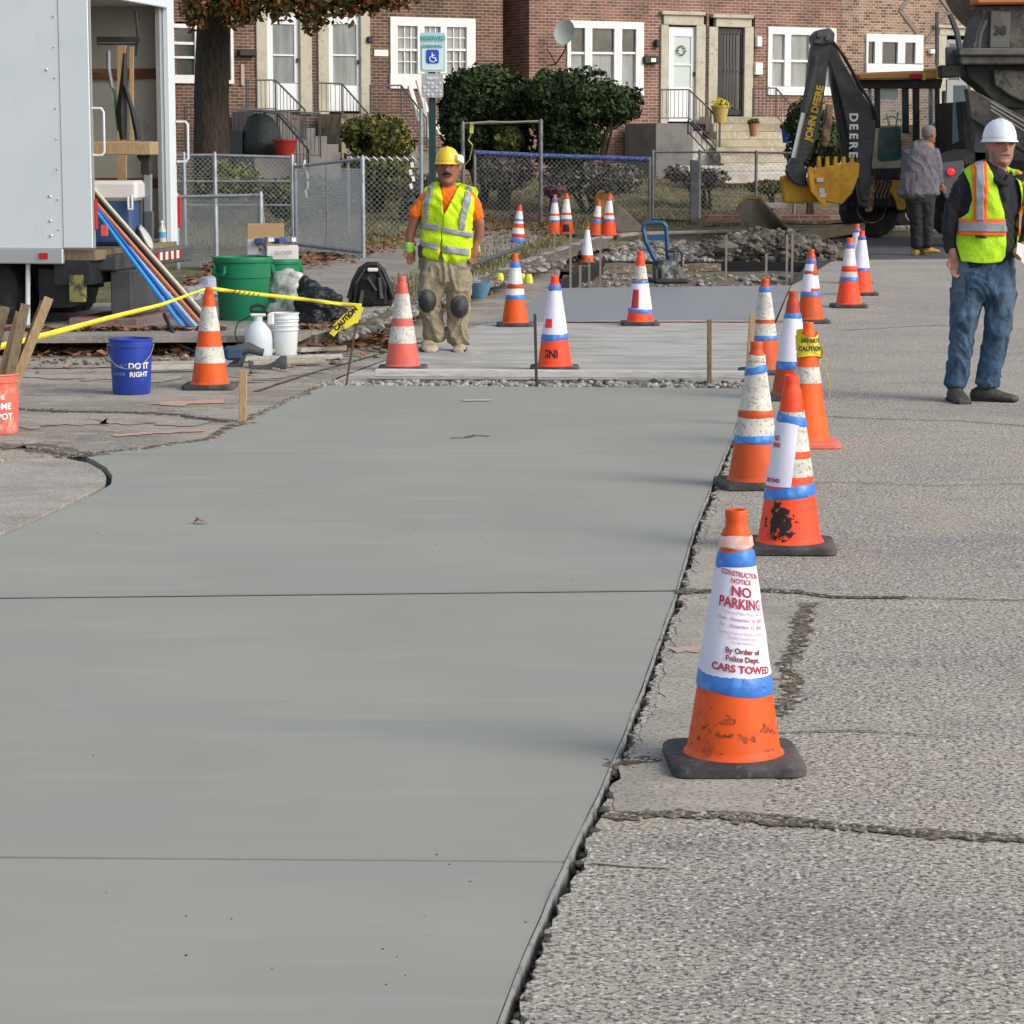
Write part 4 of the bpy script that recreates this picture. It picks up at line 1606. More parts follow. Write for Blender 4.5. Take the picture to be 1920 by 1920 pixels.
railing('thin iron railing under the grid-paned window', [FR(694, 160, 1.0), FR(752, 160, 1.0), FR(800, 222, 1.0)], .62, .55, 12, M_irongrey)
# long iron top rail of the old fence across the yard
railing('long low iron fence across the left yard', [FR(346, 200, 2.2), FR(470, 206, 2.2), FR(600, 212, 2.2)], .9, .85, 34, M_irongrey, name='iron_fence')
# white slatted awning / bench boards beside the pole
root = thing('white_stair', 'slanting white boards of a wooden stair half hidden behind the sign post', 'stair', FR(800, 230, .8), FA)
for k, (xa, ya, xb, yb) in enumerate([(768, 160, 786, 226), (793, 165, 802, 258), (812, 225, 832, 262), (783, 150, 800, 210)]):
    mb = MB()
    mb.bar(FR(xa, ya, .9), FR(xb, yb, .9), .07, .09)
    mb.build('board', M_trimw, parent=root)

# right porch (white door)
root = thing('porch', 'grey rendered porch block under the white door of the red brick house', 'porch', FR(1232, 283, 1.4), FA, 'porches of the red brick houses')
mb = MB()
uA, zA = Fh(1230, 231, 1.5)
uB, _ = Fh(1300, 231, 1.5)
fbox(mb, uA, uB, .2, zA, .125, 1.5)
mb.build('landing', mat('grey_render', (.19, .185, .18), .9, layers=[('noise', 3, (.14, .138, .135), .45, .65)]), parent=root, bevel=.01)
mb = MB()
for i in range(6):
    fbox(mb, uB + .003 + i * .27, uB + (i + 1) * .27, .2, zA - (i + 1) * .17, .1, 1.45)
mb.build('steps', M_whitestone, parent=root, bevel=.008)
railing('brown topped railing on the grey porch, running down to the yellow flower pot', [FR(1238, 168, 1.55), FR(1292, 168, 1.55), FR(1332, 206, 1.55), FR(1350, 232, 1.55)], .68, .62, 18, M_irongrey)
railing('thin black handrail crossing the pale steps', [FR(1290, 226, 2.6), FR(1350, 292, 2.6)], .3, .24, 6, M_iron)
railing('black scrolled railing at the right of the black iron door', [FR(1412, 165, 1.2), FR(1455, 165, 1.2), FR(1496, 212, 1.2)], .65, .6, 15, M_irongrey)
root = thing('stone_stair', 'broad flight of worn tan steps leading to the black iron door', 'steps', FR(1380, 330, 4), FA)
ud, zd = Fh(1380, 219, .1)
for i in range(9):
    mb = MB()
    ztop = zd - i * .175
    w0, w1 = 1.0 + .09 * i, 1.15 + .10 * i
    fbox(mb, ud - w0 - (.2 if i > 2 else 0), ud + w1, ztop - .172, ztop, .13 if i == 0 else .55 + .30 * (i - 1), .55 + .30 * i)
    mb.build('step', M_tanstep if i < 6 else M_whitestone, parent=root, bevel=.01)
root = thing('garden_ledge', 'low pale stone ledge below the tan steps', 'ledge', FR(1400, 345, 4.4), FA)
for k, (xa, xb, ya, yb) in enumerate([(1262, 1470, 311, 322), (1290, 1500, 326, 345)]):
    mb = MB()
    pxbox(mb, xa, ya, xb, yb, 3.35 + .3 * k, 3.6 + .3 * k)
    mb.build('ledge_stone', M_whitestone, parent=root, bevel=.015)


# ------------------------------------------------------------------ plants
def leafmats(tag_, cols):
    return [mat(tag_ + '_leaves', c, .7, spec=.3) for c in cols]


LG_dark = leafmats('dark_evergreen', [(.022, .038, .014), (.035, .062, .02), (.06, .095, .03), (.014, .022, .01)])
LG_yel = leafmats('yellowing_hedge', [(.06, .075, .02), (.12, .13, .03), (.22, .21, .05), (.035, .045, .015)])
LG_oak = leafmats('autumn_oak', [(.10, .09, .03), (.16, .085, .03), (.055, .065, .02), (.20, .13, .05), (.24, .07, .025)])
LG_grey = leafmats('bare_shrub', [(.16, .14, .11), (.09, .085, .05), (.28, .25, .21), (.06, .05, .035)])
M_bark = mat('bark', (.055, .042, .032), .95, layers=[('noise', 6, (.03, .024, .018), .45, .6, (3, 3, .5)), ('noise', 14, (.10, .08, .06), .55, .7, (3, 3, .5))], bump=[('noise', 12, 1, .03, (2, 2, .3))])


def foliage(blobs, n, size, mats, seed, name='crown', parent=None, shell=.55, clump=1.5, flat=.6):
    r = random.Random(seed)
    mb = MB()
    tot = sum(b[3] * b[4] * b[5] for b in blobs) ** 1
    for (cx, cy, cz, rx, ry, rz) in blobs:
        k = int(n * (rx * ry * rz) / tot)
        for i in range(k):
            d = V((r.gauss(0, 1), r.gauss(0, 1), r.gauss(0, 1))).normalized()
            q = shell + (1 - shell) * r.random() ** .6
            wob = 1 + .22 * noise.noise(d * 2.3 + V((cx, cy, cz))) + .10 * noise.noise(d * 6 + V((cz, cx, cy)))
            p = V((cx + d.x * rx * q * wob, cy + d.y * ry * q * wob, cz + d.z * rz * q * wob))
            dens = noise.noise(p * clump)
            if dens < -.40 + .1 * r.random():
                continue
            s = size * r.uniform(.55, 1.3)
            nn = (d * flat + V((r.gauss(0, .5), r.gauss(0, .5), r.gauss(0, .5)))).normalized()
            t = nn.orthogonal().normalized()
            t = Matrix.Rotation(r.random() * 6.3, 3, nn) @ t
            u = nn.cross(t)
            v2 = noise.noise(p * clump * 1.7 + V((9, 4, 1))) + r.gauss(0, .22)
            m = len(mats)
            mb.mi = min(m - 1, max(0, int((v2 + .55) / 1.1 * m)))
            mb.add([p - t * s, p - u * s * .5 + nn * s * .15, p + t * s, p + u * s * .5 - nn * s * .1], [(0, 1, 2, 3)])
    return mb.build(name, mats, parent=parent)


def pxblob(px, py, Y, rx, ry_depth, rz):
    """blob from px centre, px half-width/height at depth Y"""
    p = at(px, py, Y)
    s = FPX / Y
    return (p.x, p.y, p.z, rx / s, ry_depth, rz / s)


def bush(label, cat, blobs, n, size, mats, seed, base_px, Y, stem=True, name='shrub', **kw):
    p = at(base_px[0], base_px[1], Y)
    p.z = verge(p.x, p.y)
    root = thing(name, label, cat, p)
    foliage(blobs, n, size, mats, seed, parent=root, **kw)
    if stem:
        mb = MB()
        r = random.Random(seed)
        for k in range(4):
            b = blobs[k % len(blobs)]
            e = V((b[0] + r.uniform(-.3, .3) * b[3], b[1], b[2] + .2 * b[5]))
            mb.tube([p + V((r.uniform(-.06, .06), 0, -.05)), p.lerp(e, .5) + V((r.uniform(-.1, .1), 0, 0)), e], [.045, .03, .012], 6)
        mb.build('trunk', M_bark, parent=root)
    return root


bush('squared yellow-green hedge bush beside the brown brick porch', 'hedge', [pxblob(712, 262, 49, 66, .8, 44), pxblob(690, 320, 49, 50, .7, 55), pxblob(738, 330, 49, 46, .7, 50), pxblob(670, 250, 49, 34, .7, 30)], 9000, .055, LG_yel, 11, (712, 380), 49, shell=.5)
bush('large dark evergreen bush at the left of the brick gap', 'bush', [pxblob(905, 185, 51, 78, .9, 62), pxblob(858, 215, 51, 36, .8, 76), pxblob(960, 200, 51, 50, .8, 62), pxblob(890, 270, 51, 56, .8, 50), pxblob(950, 255, 51, 50, .8, 50)], 17000, .06, LG_dark, 12, (905, 330), 51)
bush('rounded dark green bush on leaning trunks under the satellite dish', 'bush', [pxblob(1095, 185, 50, 98, 1.0, 56), pxblob(1150, 190, 50, 56, .9, 48), pxblob(1050, 235, 50, 46, .8, 60), pxblob(1100, 255, 50, 40, .7, 38), pxblob(1020, 190, 50, 40, .8, 56), pxblob(1060, 285, 50, 60, .7, 36)], 19000, .06, LG_dark, 13, (1120, 330), 50)
root = thing('bush_stems', 'leaning bare stems supporting the right side of the rounded bush', 'bush stems', at(1130, 330, 49.6))
mb = MB()
mb.tube([at(1128, 292, 49.5), at(1137, 250, 49.5), at(1152, 218, 49.5)], [.05, .04, .03], 6)
mb.tube([at(1137, 250, 49.5), at(1160, 232, 49.6), at(1178, 205, 49.6)], [.035, .03, .02], 6)
mb.build('stem', M_bark, parent=root)
bush('small yellow-green bush framed by the tall gate', 'bush', [pxblob(952, 262, 50, 30, .5, 26)], 1600, .05, LG_yel, 14, (952, 320), 50)
bush('dark conifer behind the backhoe boom', 'bush', [pxblob(1510, 235, 50, 36, .8, 50), pxblob(1545, 270, 50, 46, .8, 50), pxblob(1500, 285, 50, 30, .8, 30)], 6000, .055, LG_dark, 15, (1520, 340), 50)
bush('grey twiggy shrub mass behind the blue-topped fence', 'shrub', [pxblob(1080, 330, 50, 70, .6, 34), pxblob(1160, 335, 50, 50, .6, 30)], 5200, .05, LG_grey, 16, (1100, 390), 50, shell=.2)
bush('scruffy shrub behind the tall gate', 'shrub', [pxblob(945, 320, 50, 60, .6, 40)], 3600, .05, LG_grey, 17, (940, 380), 50, shell=.2)
bush('mauve dried flower head on a stalk above the pair of cones', 'plant', [pxblob(1038, 358, 46.5, 19, .25, 13)], 700, .04, leafmats('mauve', [(.22, .12, .15), (.14, .08, .10), (.30, .20, .23)]), 18, (1038, 420), 46.5)
bush('low grey-green shrub at the foot of the pale ledge', 'shrub', [pxblob(1325, 335, 52, 42, .5, 20), pxblob(1270, 325, 52, 24, .5, 16)], 2200, .05, LG_grey, 19, (1330, 360), 52, shell=.2)
bush('small clump of weeds behind the ledge', 'plant', [pxblob(1440, 350, 50, 40, .5, 14)], 1200, .045, LG_yel, 20, (1440, 370), 50, shell=.2)
for i, (x, y, Y, c) in enumerate([(560, 370, 44, 'dry brown undergrowth behind the left gate'), (800, 370, 47, 'brown undergrowth behind the sign post'), (430, 350, 44, 'leafy undergrowth below the left fence rail')]):
    bush(c, 'undergrowth', [pxblob(x, y, Y, 70 if i != 1 else 55, .5, 46)], 3600, .05, LG_grey if i == 1 else LG_yel, 30 + i, (x, y + 60), Y, shell=.2, stem=False)

# autumn tree
tp = at(397, 300, 46)
tp.z = verge(tp.x, tp.y)
root = thing('oak_tree', 'thick dark trunked tree with autumn leaves hanging over the left houses', 'tree', tp)
mb = MB()
t0 = tp - V((0, 0, .1))
mb.tube([t0, t0 + V((0, 0, .5)), at(396, 180, 46), at(400, 60, 46), at(408, -60, 46), at(430, -260, 46)], [.42, .34, .31, .30, .27, .16], 14)
for (a, b, c, r0) in [((404, 30), (500, -70), (640, -150), .13), ((404, 0), (330, -120), (240, -200), .14), ((410, -60), (560, -220), (800, -260), .12), ((402, 60), (450, 0), (540, -20), .07), ((600, -120), (680, -60), (800, -30), .05)]:
    mb.tube([at(*a, 46), at(*b, 45.6), at(*c, 45.2)], [r0, r0 * .7, r0 * .35], 8)
mb.build('trunk', M_bark, parent=root, smooth=True)
bl = [pxblob(400, -60, 45, 90, 1.6, 82), pxblob(520, -40, 45, 90, 1.5, 66), pxblob(620, -20, 45, 70, 1.4, 62), pxblob(700, -70, 45, 120, 1.8, 78), pxblob(860, -80, 45, 110, 1.6, 66),
      pxblob(300, -80, 45.5, 80, 1.6, 90), pxblob(480, -220, 46, 280, 3.2, 120), pxblob(760, -240, 46, 240, 3, 110), pxblob(370, 10, 44.6, 34, .6, 46), pxblob(590, 15, 44.8, 34, .6, 46), pxblob(640, 20, 44.8, 26, .5, 38), pxblob(445, 0, 44.6, 45, .6, 50), pxblob(505, 5, 44.6, 40, .6, 40), pxblob(960, -100, 45.5, 80, 1.2, 60)]
foliage(bl, 26000, .085, LG_oak, 40, parent=root, shell=.25, clump=1.3)
fl = [pxblob(370, 15, 44.6, 36, .6, 44), pxblob(440, 10, 44.6, 42, .6, 46), pxblob(590, 18, 44.8, 36, .6, 46), pxblob(530, 0, 44.6, 40, .6, 40), pxblob(660, 0, 44.8, 50, .6, 34), pxblob(740, -5, 44.8, 50, .6, 26), pxblob(700, 10, 44.8, 20, .4, 22)]
foliage(fl, 3800, .06, LG_oak, 41, name='hanging_sprays', parent=root, shell=.1, clump=2.5)

# flower pots
def pot(label, px, py0, py1, wpx, Y, m, flowers=None, nm='flower_pot'):
    c = at(px, py1, Y)
    s = FPX / Y
    root = thing(nm, label, 'flower pot', c)
    h, r0 = (py1 - py0) / s, wpx / 2 / s
    mb = MB()
    mb.lathe([(r0 * .02, 0), (r0 * .62, 0), (r0 * .95, h * .9), (r0 * 1.05, h * .9), (r0 * 1.05, h), (r0 * .9, h), (r0 * .85, h * .85), (.01, h * .85)], 18, c)
    mb.build('pot', m, parent=root, smooth=True)
    if flowers:
        foliage([(c.x, c.y, c.z + h * 1.1, r0 * 1.3, r0 * 1.2, r0 * .75)], 420, .03, flowers, 77, name='flowers', parent=root, shell=.2)
    return root


Yp = FR(1352, 225, 1.6).y
pot('yellow pot of yellow flowers at the end of the porch railing', 1350, 199, 230, 34, Yp, mat('ochre_pot', (.50, .36, .10), .7), leafmats('yellow_flower', [(.10, .11, .02), (.62, .52, .03), (.72, .62, .04)]))
pot('small terracotta pot with trailing plant on the tan steps', 1412, 232, 256, 18, FR(1412, 250, 2.2).y, mat('terracotta', (.36, .16, .09), .85), LG_yel)
pot('blue and green glazed pot beside the backhoe boom', 1474, 240, 268, 20, FR(1474, 260, 3).y, mat('blue_glaze', (.03, .06, .30), .3), LG_dark)
# red planter and covered bins
root = pot('red plastic planter on the ground below the leftmost porch', 535, 262, 296, 46, 47, mat('red_plastic', (.42, .03, .025), .5), None, nm='planter')
root = thing('covered_grill', 'grill under a dark tarpaulin cover beside the red planter', 'covered grill', at(490, 296, 47.5))
c = at(490, 296, 47.5)
mb = MB()
rr = []
for k, (t, wx, wy) in enumerate([(0, .36, .3), (.3, .35, .3), (.55, .31, .26), (.72, .22, .2), (.80, .06, .06)]):
    rr.append([c + V((wx * cos(a * .3927) * (1 + .12 * sin(a * 2.1 + k)), wy * sin(a * .3927), t + (.03 * sin(a * 1.7) if k > 2 else 0))) for a in range(16)])
mb.rings(rr)
mb.build('cover', mat('dark_tarp', (.03, .04, .04), .6, bump=[('noise', 5, .8, .05)]), parent=root, smooth='all')
mb = MB()
mb.box(c + V((-.48, 0, .25)), (.3, .35, .5))
mb.build('side_shelf', mat('dark_metal', (.05, .055, .06), .5), parent=root, bevel=.02)

# ------------------------------------------------------------------ fences
M_galv = mat('galvanised_steel', (.30, .33, .36), .45, metal=.35, layers=[('noise', 8, (.22, .24, .26), .45, .65)])
M_galvd = mat('weathered_steel', (.20, .205, .21), .6, metal=.3, layers=[('noise', 6, (.13, .125, .12), .45, .65)])
M_wire = mat('fence_wire', (.34, .37, .40), .5, metal=.3)


def chain(mb, a, b, h, z0=0.02, pitch=.07, w=.0045):
    """diamond wire mesh between base points a and b"""
    a, b = V(a), V(b)
    L = (V((b.x, b.y, 0)) - V((a.x, a.y, 0))).length
    d = (b - a) / L

    def pt(s, z):
        return a + d * s + V((0, 0, z0 + z))
    H = h - z0
    k = int((L + H) / pitch) + 1
    for i in range(-int(H / pitch), int(L / pitch) + 1):
        s0 = i * pitch
        # rising right
        sa, za, sb, zb = s0, 0.0, s0 + H, H
        if sa < 0:
            za = -sa
            sa = 0
        if sb > L:
            zb = H - (sb - L)
            sb = L
        if sb > sa and zb > za:
            mb.bar(pt(sa, za), pt(sb, zb), w)
        sa, za, sb, zb = s0, H, s0 + H, 0.0
        if sa < 0:
            za = H + sa
            sa = 0
        if sb > L:
            zb = sb - L
            sb = L
        if sb > sa and za > zb:
            mb.bar(pt(sa, za), pt(sb, zb), w)


def fence(label, posts, tops, m=M_galv, mesh=True, name='chain_link_fence', mid=None, pitch=.07, r=.024, wire=.0045, toprail=True, cat='fence'):
    """posts: world base points; tops: heights above them"""
    root = thing(name, label, cat, posts[0])
    for p, h in zip(posts, tops):
        mb = MB()
        mb.tube([p - V((0, 0, .05)), p + V((0, 0, h + .02)), p + V((0, 0, h + .05))], [r * 1.2, r * 1.2, r * .4], 8)
        mb.build('post', m, parent=root, smooth=True)
    for i in range(len(posts) - 1):
        a, b = posts[i], posts[i + 1]
        if toprail:
            mb = MB()
            mb.tube([a + V((0, 0, tops[i])), b + V((0, 0, tops[i + 1]))], r * .85, 8)
            mb.build('top_rail', m, parent=root, smooth=True)
        if mid:
            for z in mid:
                mb = MB()
                mb.tube([a + V((0, 0, z)), b + V((0, 0, z))], r * .7, 6)
                mb.build('mid_rail', m, parent=root, smooth=True)
        if mesh:
            mb = MB()
            chain(mb, a, b, min(tops[i], tops[i + 1]), pitch=pitch, w=wire)
            mb.build('wire_mesh', M_wire, parent=root)
    return root


def vb(px, Y):
    p = at(px, 300, Y)
    return V((p.x, p.y, verge(p.x, p.y)))


def htop(px, py, p):
    return at(px, py, p.y).z - p.z


a, b, c_ = vb(300, 36), vb(345, 36), vb(548, 36)
fence('galvanised chain link fence running behind the box truck to the open gate', [a, b, vb(403, 36), c_], [htop(300, 291, a), htop(345, 291, b), htop(403, 291, b), htop(548, 295, c_)], mid=[.62, .95])
# open gate leaf, angled, with dense mesh
a, b = vb(553, 35.6), vb(680, 33.2)
g1 = fence('open galvanised gate leaf standing ajar with fine wire mesh', [a, b], [htop(553, 312, a), htop(680, 298, b)], name='gate', pitch=.042, wire=.0045, cat='gate')
mb = MB()
mb.tube([a + V((0, 0, .10)), b + V((0, 0, .10))], .02, 8)
m_ = a.lerp(b, .48)
mb.tube([m_ + V((0, 0, .10)), m_ + V((0, 0, htop(617, 305, m_)))], .012, 6)
mb.build('frame', M_galv, parent=g1)
a, b = vb(330, 31), vb(488, 31)
g2 = fence('low gate panel with a slanting brace, close behind the truck bumper', [a, b], [htop(330, 369, a), htop(488, 366, b)], name='gate', pitch=.035, wire=.0055, cat='gate')
mb = MB()
mb.tube([b + V((0, 0, htop(488, 372, b))), b + V((.07, 0, .05))], .02, 6)
mb.build('brace', M_galv, parent=g2)
a = vb(403, 30.5)
fence('single thin galvanised post in front of the low gate panel', [a], [htop(403, 392, a)], mesh=False, name='fence_post', cat='post')
# middle fences
a, b = vb(868, 46), vb(1014, 46)
g3 = fence('tall square gate frame tied with yellow tape', [a, b], [htop(868, 232, a), htop(1014, 228, b)], m=M_galvd, name='tall_gate', mesh=False, cat='gate', r=.03)
mb = MB()
tz = [(885, 229), (884, 250), (878, 262), (886, 272), (880, 300), (868, 312)]
for i in range(len(tz) - 1):
    mb.bar(at(*tz[i], 45.95), at(*tz[i + 1], 45.93), .07, .004)
pts_ = [(885, 230), (920, 227), (960, 229), (1008, 226)]
for i in range(len(pts_) - 1):
    mb.bar(at(*pts_[i], 45.9), at(*pts_[i + 1], 45.9), .05, .012)
mb.build('caution_tape', mat('pale_yellow_tape', (.55, .53, .20), .6), label='yellow caution tape tied along the tall gate frame', cat='caution tape', origin=at(885, 300, 45.9))
M_bluerail = mat('blue_rope', (.04, .07, .26), .7, layers=[('noise', 40, (.22, .25, .40), .5, .6)])
ps = [vb(890, 47.3), vb(1014, 47.3), vb(1218, 47.3)]
tp_ = [htop(890, 286, ps[0]), htop(1014, 292, ps[1]), htop(1218, 299, ps[2])]
g4 = fence('chain link fence with a blue wrapped top rail before the red brick house', ps, tp_, m=M_galvd, pitch=.09)
for i in range(2):
    mb = MB()
    mb.tube([ps[i] + V((0, 0, tp_[i])), ps[i + 1] + V((0, 0, tp_[i + 1]))], .045, 8)
    mb.build('rail_wrap', M_bluerail, parent=g4, smooth=True)
ps = [vb(1224, 48.2), vb(1312, 48.2), vb(1418, 48.2), vb(1490, 48.2)]
fence('low chain link fence with a thick square corner post, before the tan steps', ps, [htop(1224, 285, ps[0]), htop(1312, 285, ps[1]), htop(1418, 286, ps[2]), htop(1490, 287, ps[3])], m=M_galvd, pitch=.10)
a = vb(1303, 47.2)
r_ = thing('corner_post', 'thick square steel post at the corner of the low fence', 'post', a)
mb = MB()
mb.bar(a, a + V((0, 0, htop(1303, 300, a))), .17)
mb.build('post', M_galvd, parent=r_, bevel=.01)
mb = MB()
q = at(1262, 415, 47)
mb.bar(at(1222, 413, 47.1), at(1296, 416, 47.1), .06, .06)
mb.build('base_rail', M_iron, parent=r_)
a, b = vb(652, 41), vb(790, 41)
g5 = fence('older fence threaded with white twisted ribbon beside the hedge', [a, b], [htop(652, 298, a), htop(790, 298, b)], m=M_galvd, pitch=.09)
mb = MB()
for i in range(9):
    x = 656 + i * 14.5
    mb.bar(at(x, 293, 40.9), at(x + 9, 301, 40.9), .05, .015)
for i, (x, y) in enumerate([(772, 304), (769, 318), (774, 330), (770, 344)]):
    mb.bar(at(x, y, 40.9), at(x + 2, y + 10, 40.9), .05, .015)
mb.build('white_ribbon', M_trimw, parent=g5)
mb = MB()
for i, (x, y) in enumerate([(572, 300), (575, 320), (578, 340), (573, 356)]):
    mb.bar(at(x, y, 35.2), at(x + (3 if i % 2 else -2), y + 15, 35.2), .03, .008)
mb.build('loose_tape', M_trimw, label='strip of white tape dangling from the open gate', cat='tape', origin=at(573, 356, 35.2))

# ------------------------------------------------------------------ parking sign
sp = at(811, 300, 31)
sp.z = verge(sp.x, sp.y)
root = thing('parking_sign', 'light blue accessible parking sign above a grey permit plate, on a dark green post', 'sign', sp)
mb = MB()
mb.bar(sp, V((sp.x, sp.y, at(811, 66, 31).z)), .085, .04)
mb.build('post', mat('green_post', (.012, .045, .04), .5), parent=root, bevel=.006)
M_signb = mat('pale_blue_sign', (.42, .66, .70), .5)
M_signw = mat('sign_white', (.66, .82, .85), .5)


def plate(x0, y0, x1, y1, Y, m, name, th=.006, parent=root, bev=.02):
    a, c = at(x0, y0, Y), at(x1, y1, Y)
    mb = MB()
    n = 5
    r_ = .025
    pts = []
    for (cx, cz, a0) in [(c.x - r_, c.z + r_, -90), (c.x - r_, a.z - r_, 0), (a.x + r_, a.z - r_, 90), (a.x + r_, c.z + r_, 180)]:
        for k in range(n):
            an = radians(a0 + 90 * k / (n - 1))
            pts.append(V((cx + r_ * cos(an), Y, cz + r_ * sin(an))))
    mb.prism(pts, V((0, th, 0)))
    return mb.build(name, m, parent=parent)


s1 = plate(787, 61, 835, 135, 30.93, M_signb, 'sign_plate')
plate(791, 82, 831, 131, 30.922, M_signw, 'sign_panel', parent=s1)
plate(799, 93, 823, 119, 30.915, mat('sign_blue', (.015, .09, .55), .5), 'symbol_field', parent=s1)
MT = lambda px, py, Y: Matrix.Translation(at(px, py, Y)) @ Matrix.Rotation(pi / 2, 4, 'X')
mb = MB()
put_text(mb, 'RESERVED', .068, MT(811, 72, 30.91), .002)
put_text(mb, 'PARKING', .055, MT(811, 87, 30.91), .002)
mb.build('lettering', mat('sign_green', (.02, .30, .27), .6), parent=s1)
mb = MB()
c0 = at(811, 108, 30.908)
sc_ = 1 / 155
ringp = []
for k in range(15):
    an = radians(100 + k * 17.5)
    ringp.append(c0 + V((5.5 * sc_ * cos(an), 0, -2.5 * sc_ + 5.5 * sc_ * sin(an))))
mb.tube(ringp, .007, 6)
mb.tube([c0 + V((-1 * sc_, 0, 9 * sc_)), c0 + V((-.5 * sc_, 0, 0)), c0 + V((4.5 * sc_, 0, -.5 * sc_)), c0 + V((7 * sc_, 0, -6.5 * sc_))], .008, 6)
mb.tube([c0 + V((-.5 * sc_, 0, 4 * sc_)), c0 + V((4 * sc_, 0, 4 * sc_))], .007, 6)
mb.build('wheelchair_symbol', M_trimw, parent=s1)
s2 = plate(790, 138, 831, 183, 30.93, mat('grey_sign', (.42, .43, .46), .6), 'permit_plate')
mb = MB()
put_text(mb, 'PERMIT', .042, MT(811, 147, 30.92), .002)
mb.build('lettering', M_trimw, parent=s2)
mb = MB()
for i in range(4):
    for j in range(5):
        if (i * 7 + j * 5) % 3:
            p = at(796 + j * 7.5, 156 + i * 7, 30.92)
            mb.box(p, (.028, .002, .022))
mb.build('printed_blocks', M_trimw, parent=s2)
sp = at(790, 300, 33)
sp.z = verge(sp.x, sp.y)
r_ = thing('steel_post', 'thin grey steel post left of the green sign post', 'post', sp)
mb = MB()
mb.tube([sp, V((sp.x, sp.y, at(790, 205, 33).z))], .025, 8)
mb.build('post', M_galv, parent=r_)
# ------------------------------------------------------------------ box truck
M_truck = mat('truck_white', (.68, .745, .785), .4, layers=[('noise', 1.5, (.64, .71, .76), .4, .7), ('noise', 9, (.50, .53, .54), .62, .8, (1, 1, .3), 5, .5), ('noise', 2.2, (.40, .40, .38), .70, .82, (2, 2, .15), 5, .6)], coat=.2)
M_truckin = mat('truck_liner', (.46, .455, .41), .6, layers=[('noise', 2, (.50, .50, .46), .45, .7), ('noise', 12, (.36, .34, .29), .62, .72)])
M_alu = mat('aluminium_trim', (.55, .58, .60), .35, metal=.6)
M_black = mat('black_metal', (.018, .019, .021), .55, layers=[('noise', 5, (.04, .04, .042), .5, .7)])
M_dgrey = mat('dark_grey_steel', (.07, .075, .082), .55, layers=[('noise', 4, (.11, .11, .115), .5, .7)])
M_tyre = mat('tyre_rubber', (.014, .014, .015), .85, layers=[('noise', 9, (.045, .042, .038), .52, .7)], bump=[('noise', 20, .4, .01)])
M_redrefl = mat('red_reflector', (.42, .012, .02), .3)
M_whrefl = mat('white_reflector', (.75, .75, .73), .35)
M_slat = mat('brown_slat', (.17, .06, .035), .7, layers=[('noise', 4, (.28, .15, .08), .5, .65, (1, 1, 9))])
TA = V((-3.42, 21.0, 0))
TF = V((-.985, .174, 0)).normalized()
TR_ = V((.174, .985, 0)).normalized()


def TW(u, w_, z):
    return TA + TF * u + TR_ * w_ + V((0, 0, z))


def tbox(mb, u0, u1, w0, w1, z0, z1):
    P = [TW(u, w_, z) for z in (z0, z1) for u, w_ in ((u0, w0), (u1, w0), (u1, w1), (u0, w1))]
    mb.add(P, [(0, 1, 2, 3), (7, 6, 5, 4), (0, 4, 5, 1), (1, 5, 6, 2), (2, 6, 7, 3), (3, 7, 4, 0)])
    return mb


truck = thing('box_truck', 'white box truck parked at the kerb with its rear roll door open', 'box truck', TW(0, 0, 0))
mb = MB()
tbox(mb, 0.255, 5.6, 0, .04, .80, 3.3)
tbox(mb, 0.0, 5.6, 0, 2.3, 3.3, 3.36)
tbox(mb, 5.56, 5.6, .041, 2.26, .80, 3.299)
mb.build('body', M_truck, parent=truck)
mb = MB()
tbox(mb, 0.06, 5.55, 2.26, 2.3, .80, 3.299)
mb.build('far_wall', M_truckin, parent=truck)
mb = MB()
tbox(mb, 0.0, 5.55, .042, 2.259, .70, .78)
mb.build('floor', M_wood_dark, parent=truck)
mb = MB()
tbox(mb, 0.0, .253, -.006, .04, .80, 3.298)
tbox(mb, 0.0, .05, 2.12, 2.30, .74, 3.298)
tbox(mb, 0.0, .05, .041, 2.119, 2.84, 3.298)
mb.build('rear_frame', M_truck, parent=truck, bevel=.006)
mb = MB()
tbox(mb, -.012, .0, .0, .035, .80, 3.29)
mb.build('corner_trim', M_alu, parent=truck)
mb = MB()
tbox(mb, .06, .10, 2.06, 2.14, .78, 2.84)
mb.build('door_track', M_alu, parent=truck)
mb = MB()
tbox(mb, .055, .11, 2.13, 2.255, .78, 2.84)
mb.build('door_track', M_alu, parent=truck)
mb = MB()
for i in range(6):
    tbox(mb, .16 + i * .36, .50 + i * .36, .06, 2.2, 2.86, 2.90)
mb.build('roll_door', M_truckin, parent=truck)
mb = MB()
tbox(mb, .255, 5.6, -.02, .03, .67, .798)
mb.build('lower_rail', M_alu, parent=truck, bevel=.008)
mb = MB()
for z in [.95 + .245 * i for i in range(10)]:
    mb.lathe([(.009, -.004), (.009, .003), (.005, .007), (.001, .008)], 8, (0, 0, 0))
    k = 32
    for v in mb.v[-k:]:
        q = V((v.x, -v.z, v.y))
        v.xyz = TW(.29, -.001, z) + q
for (u, z) in [(.36, 1.22), (.36, 2.24), (.36, 1.02), (.36, .9), (.36, 2.9)]:
    mb.lathe([(.013, -.004), (.013, .003), (.006, .008), (.001, .009)], 8, (0, 0, 0))
    for v in mb.v[-32:]:
        q = V((v.x, -v.z, v.y))
        v.xyz = TW(u, -.001, z) + q
mb.build('rivets', M_alu, parent=truck)['kind'] = 'stuff'
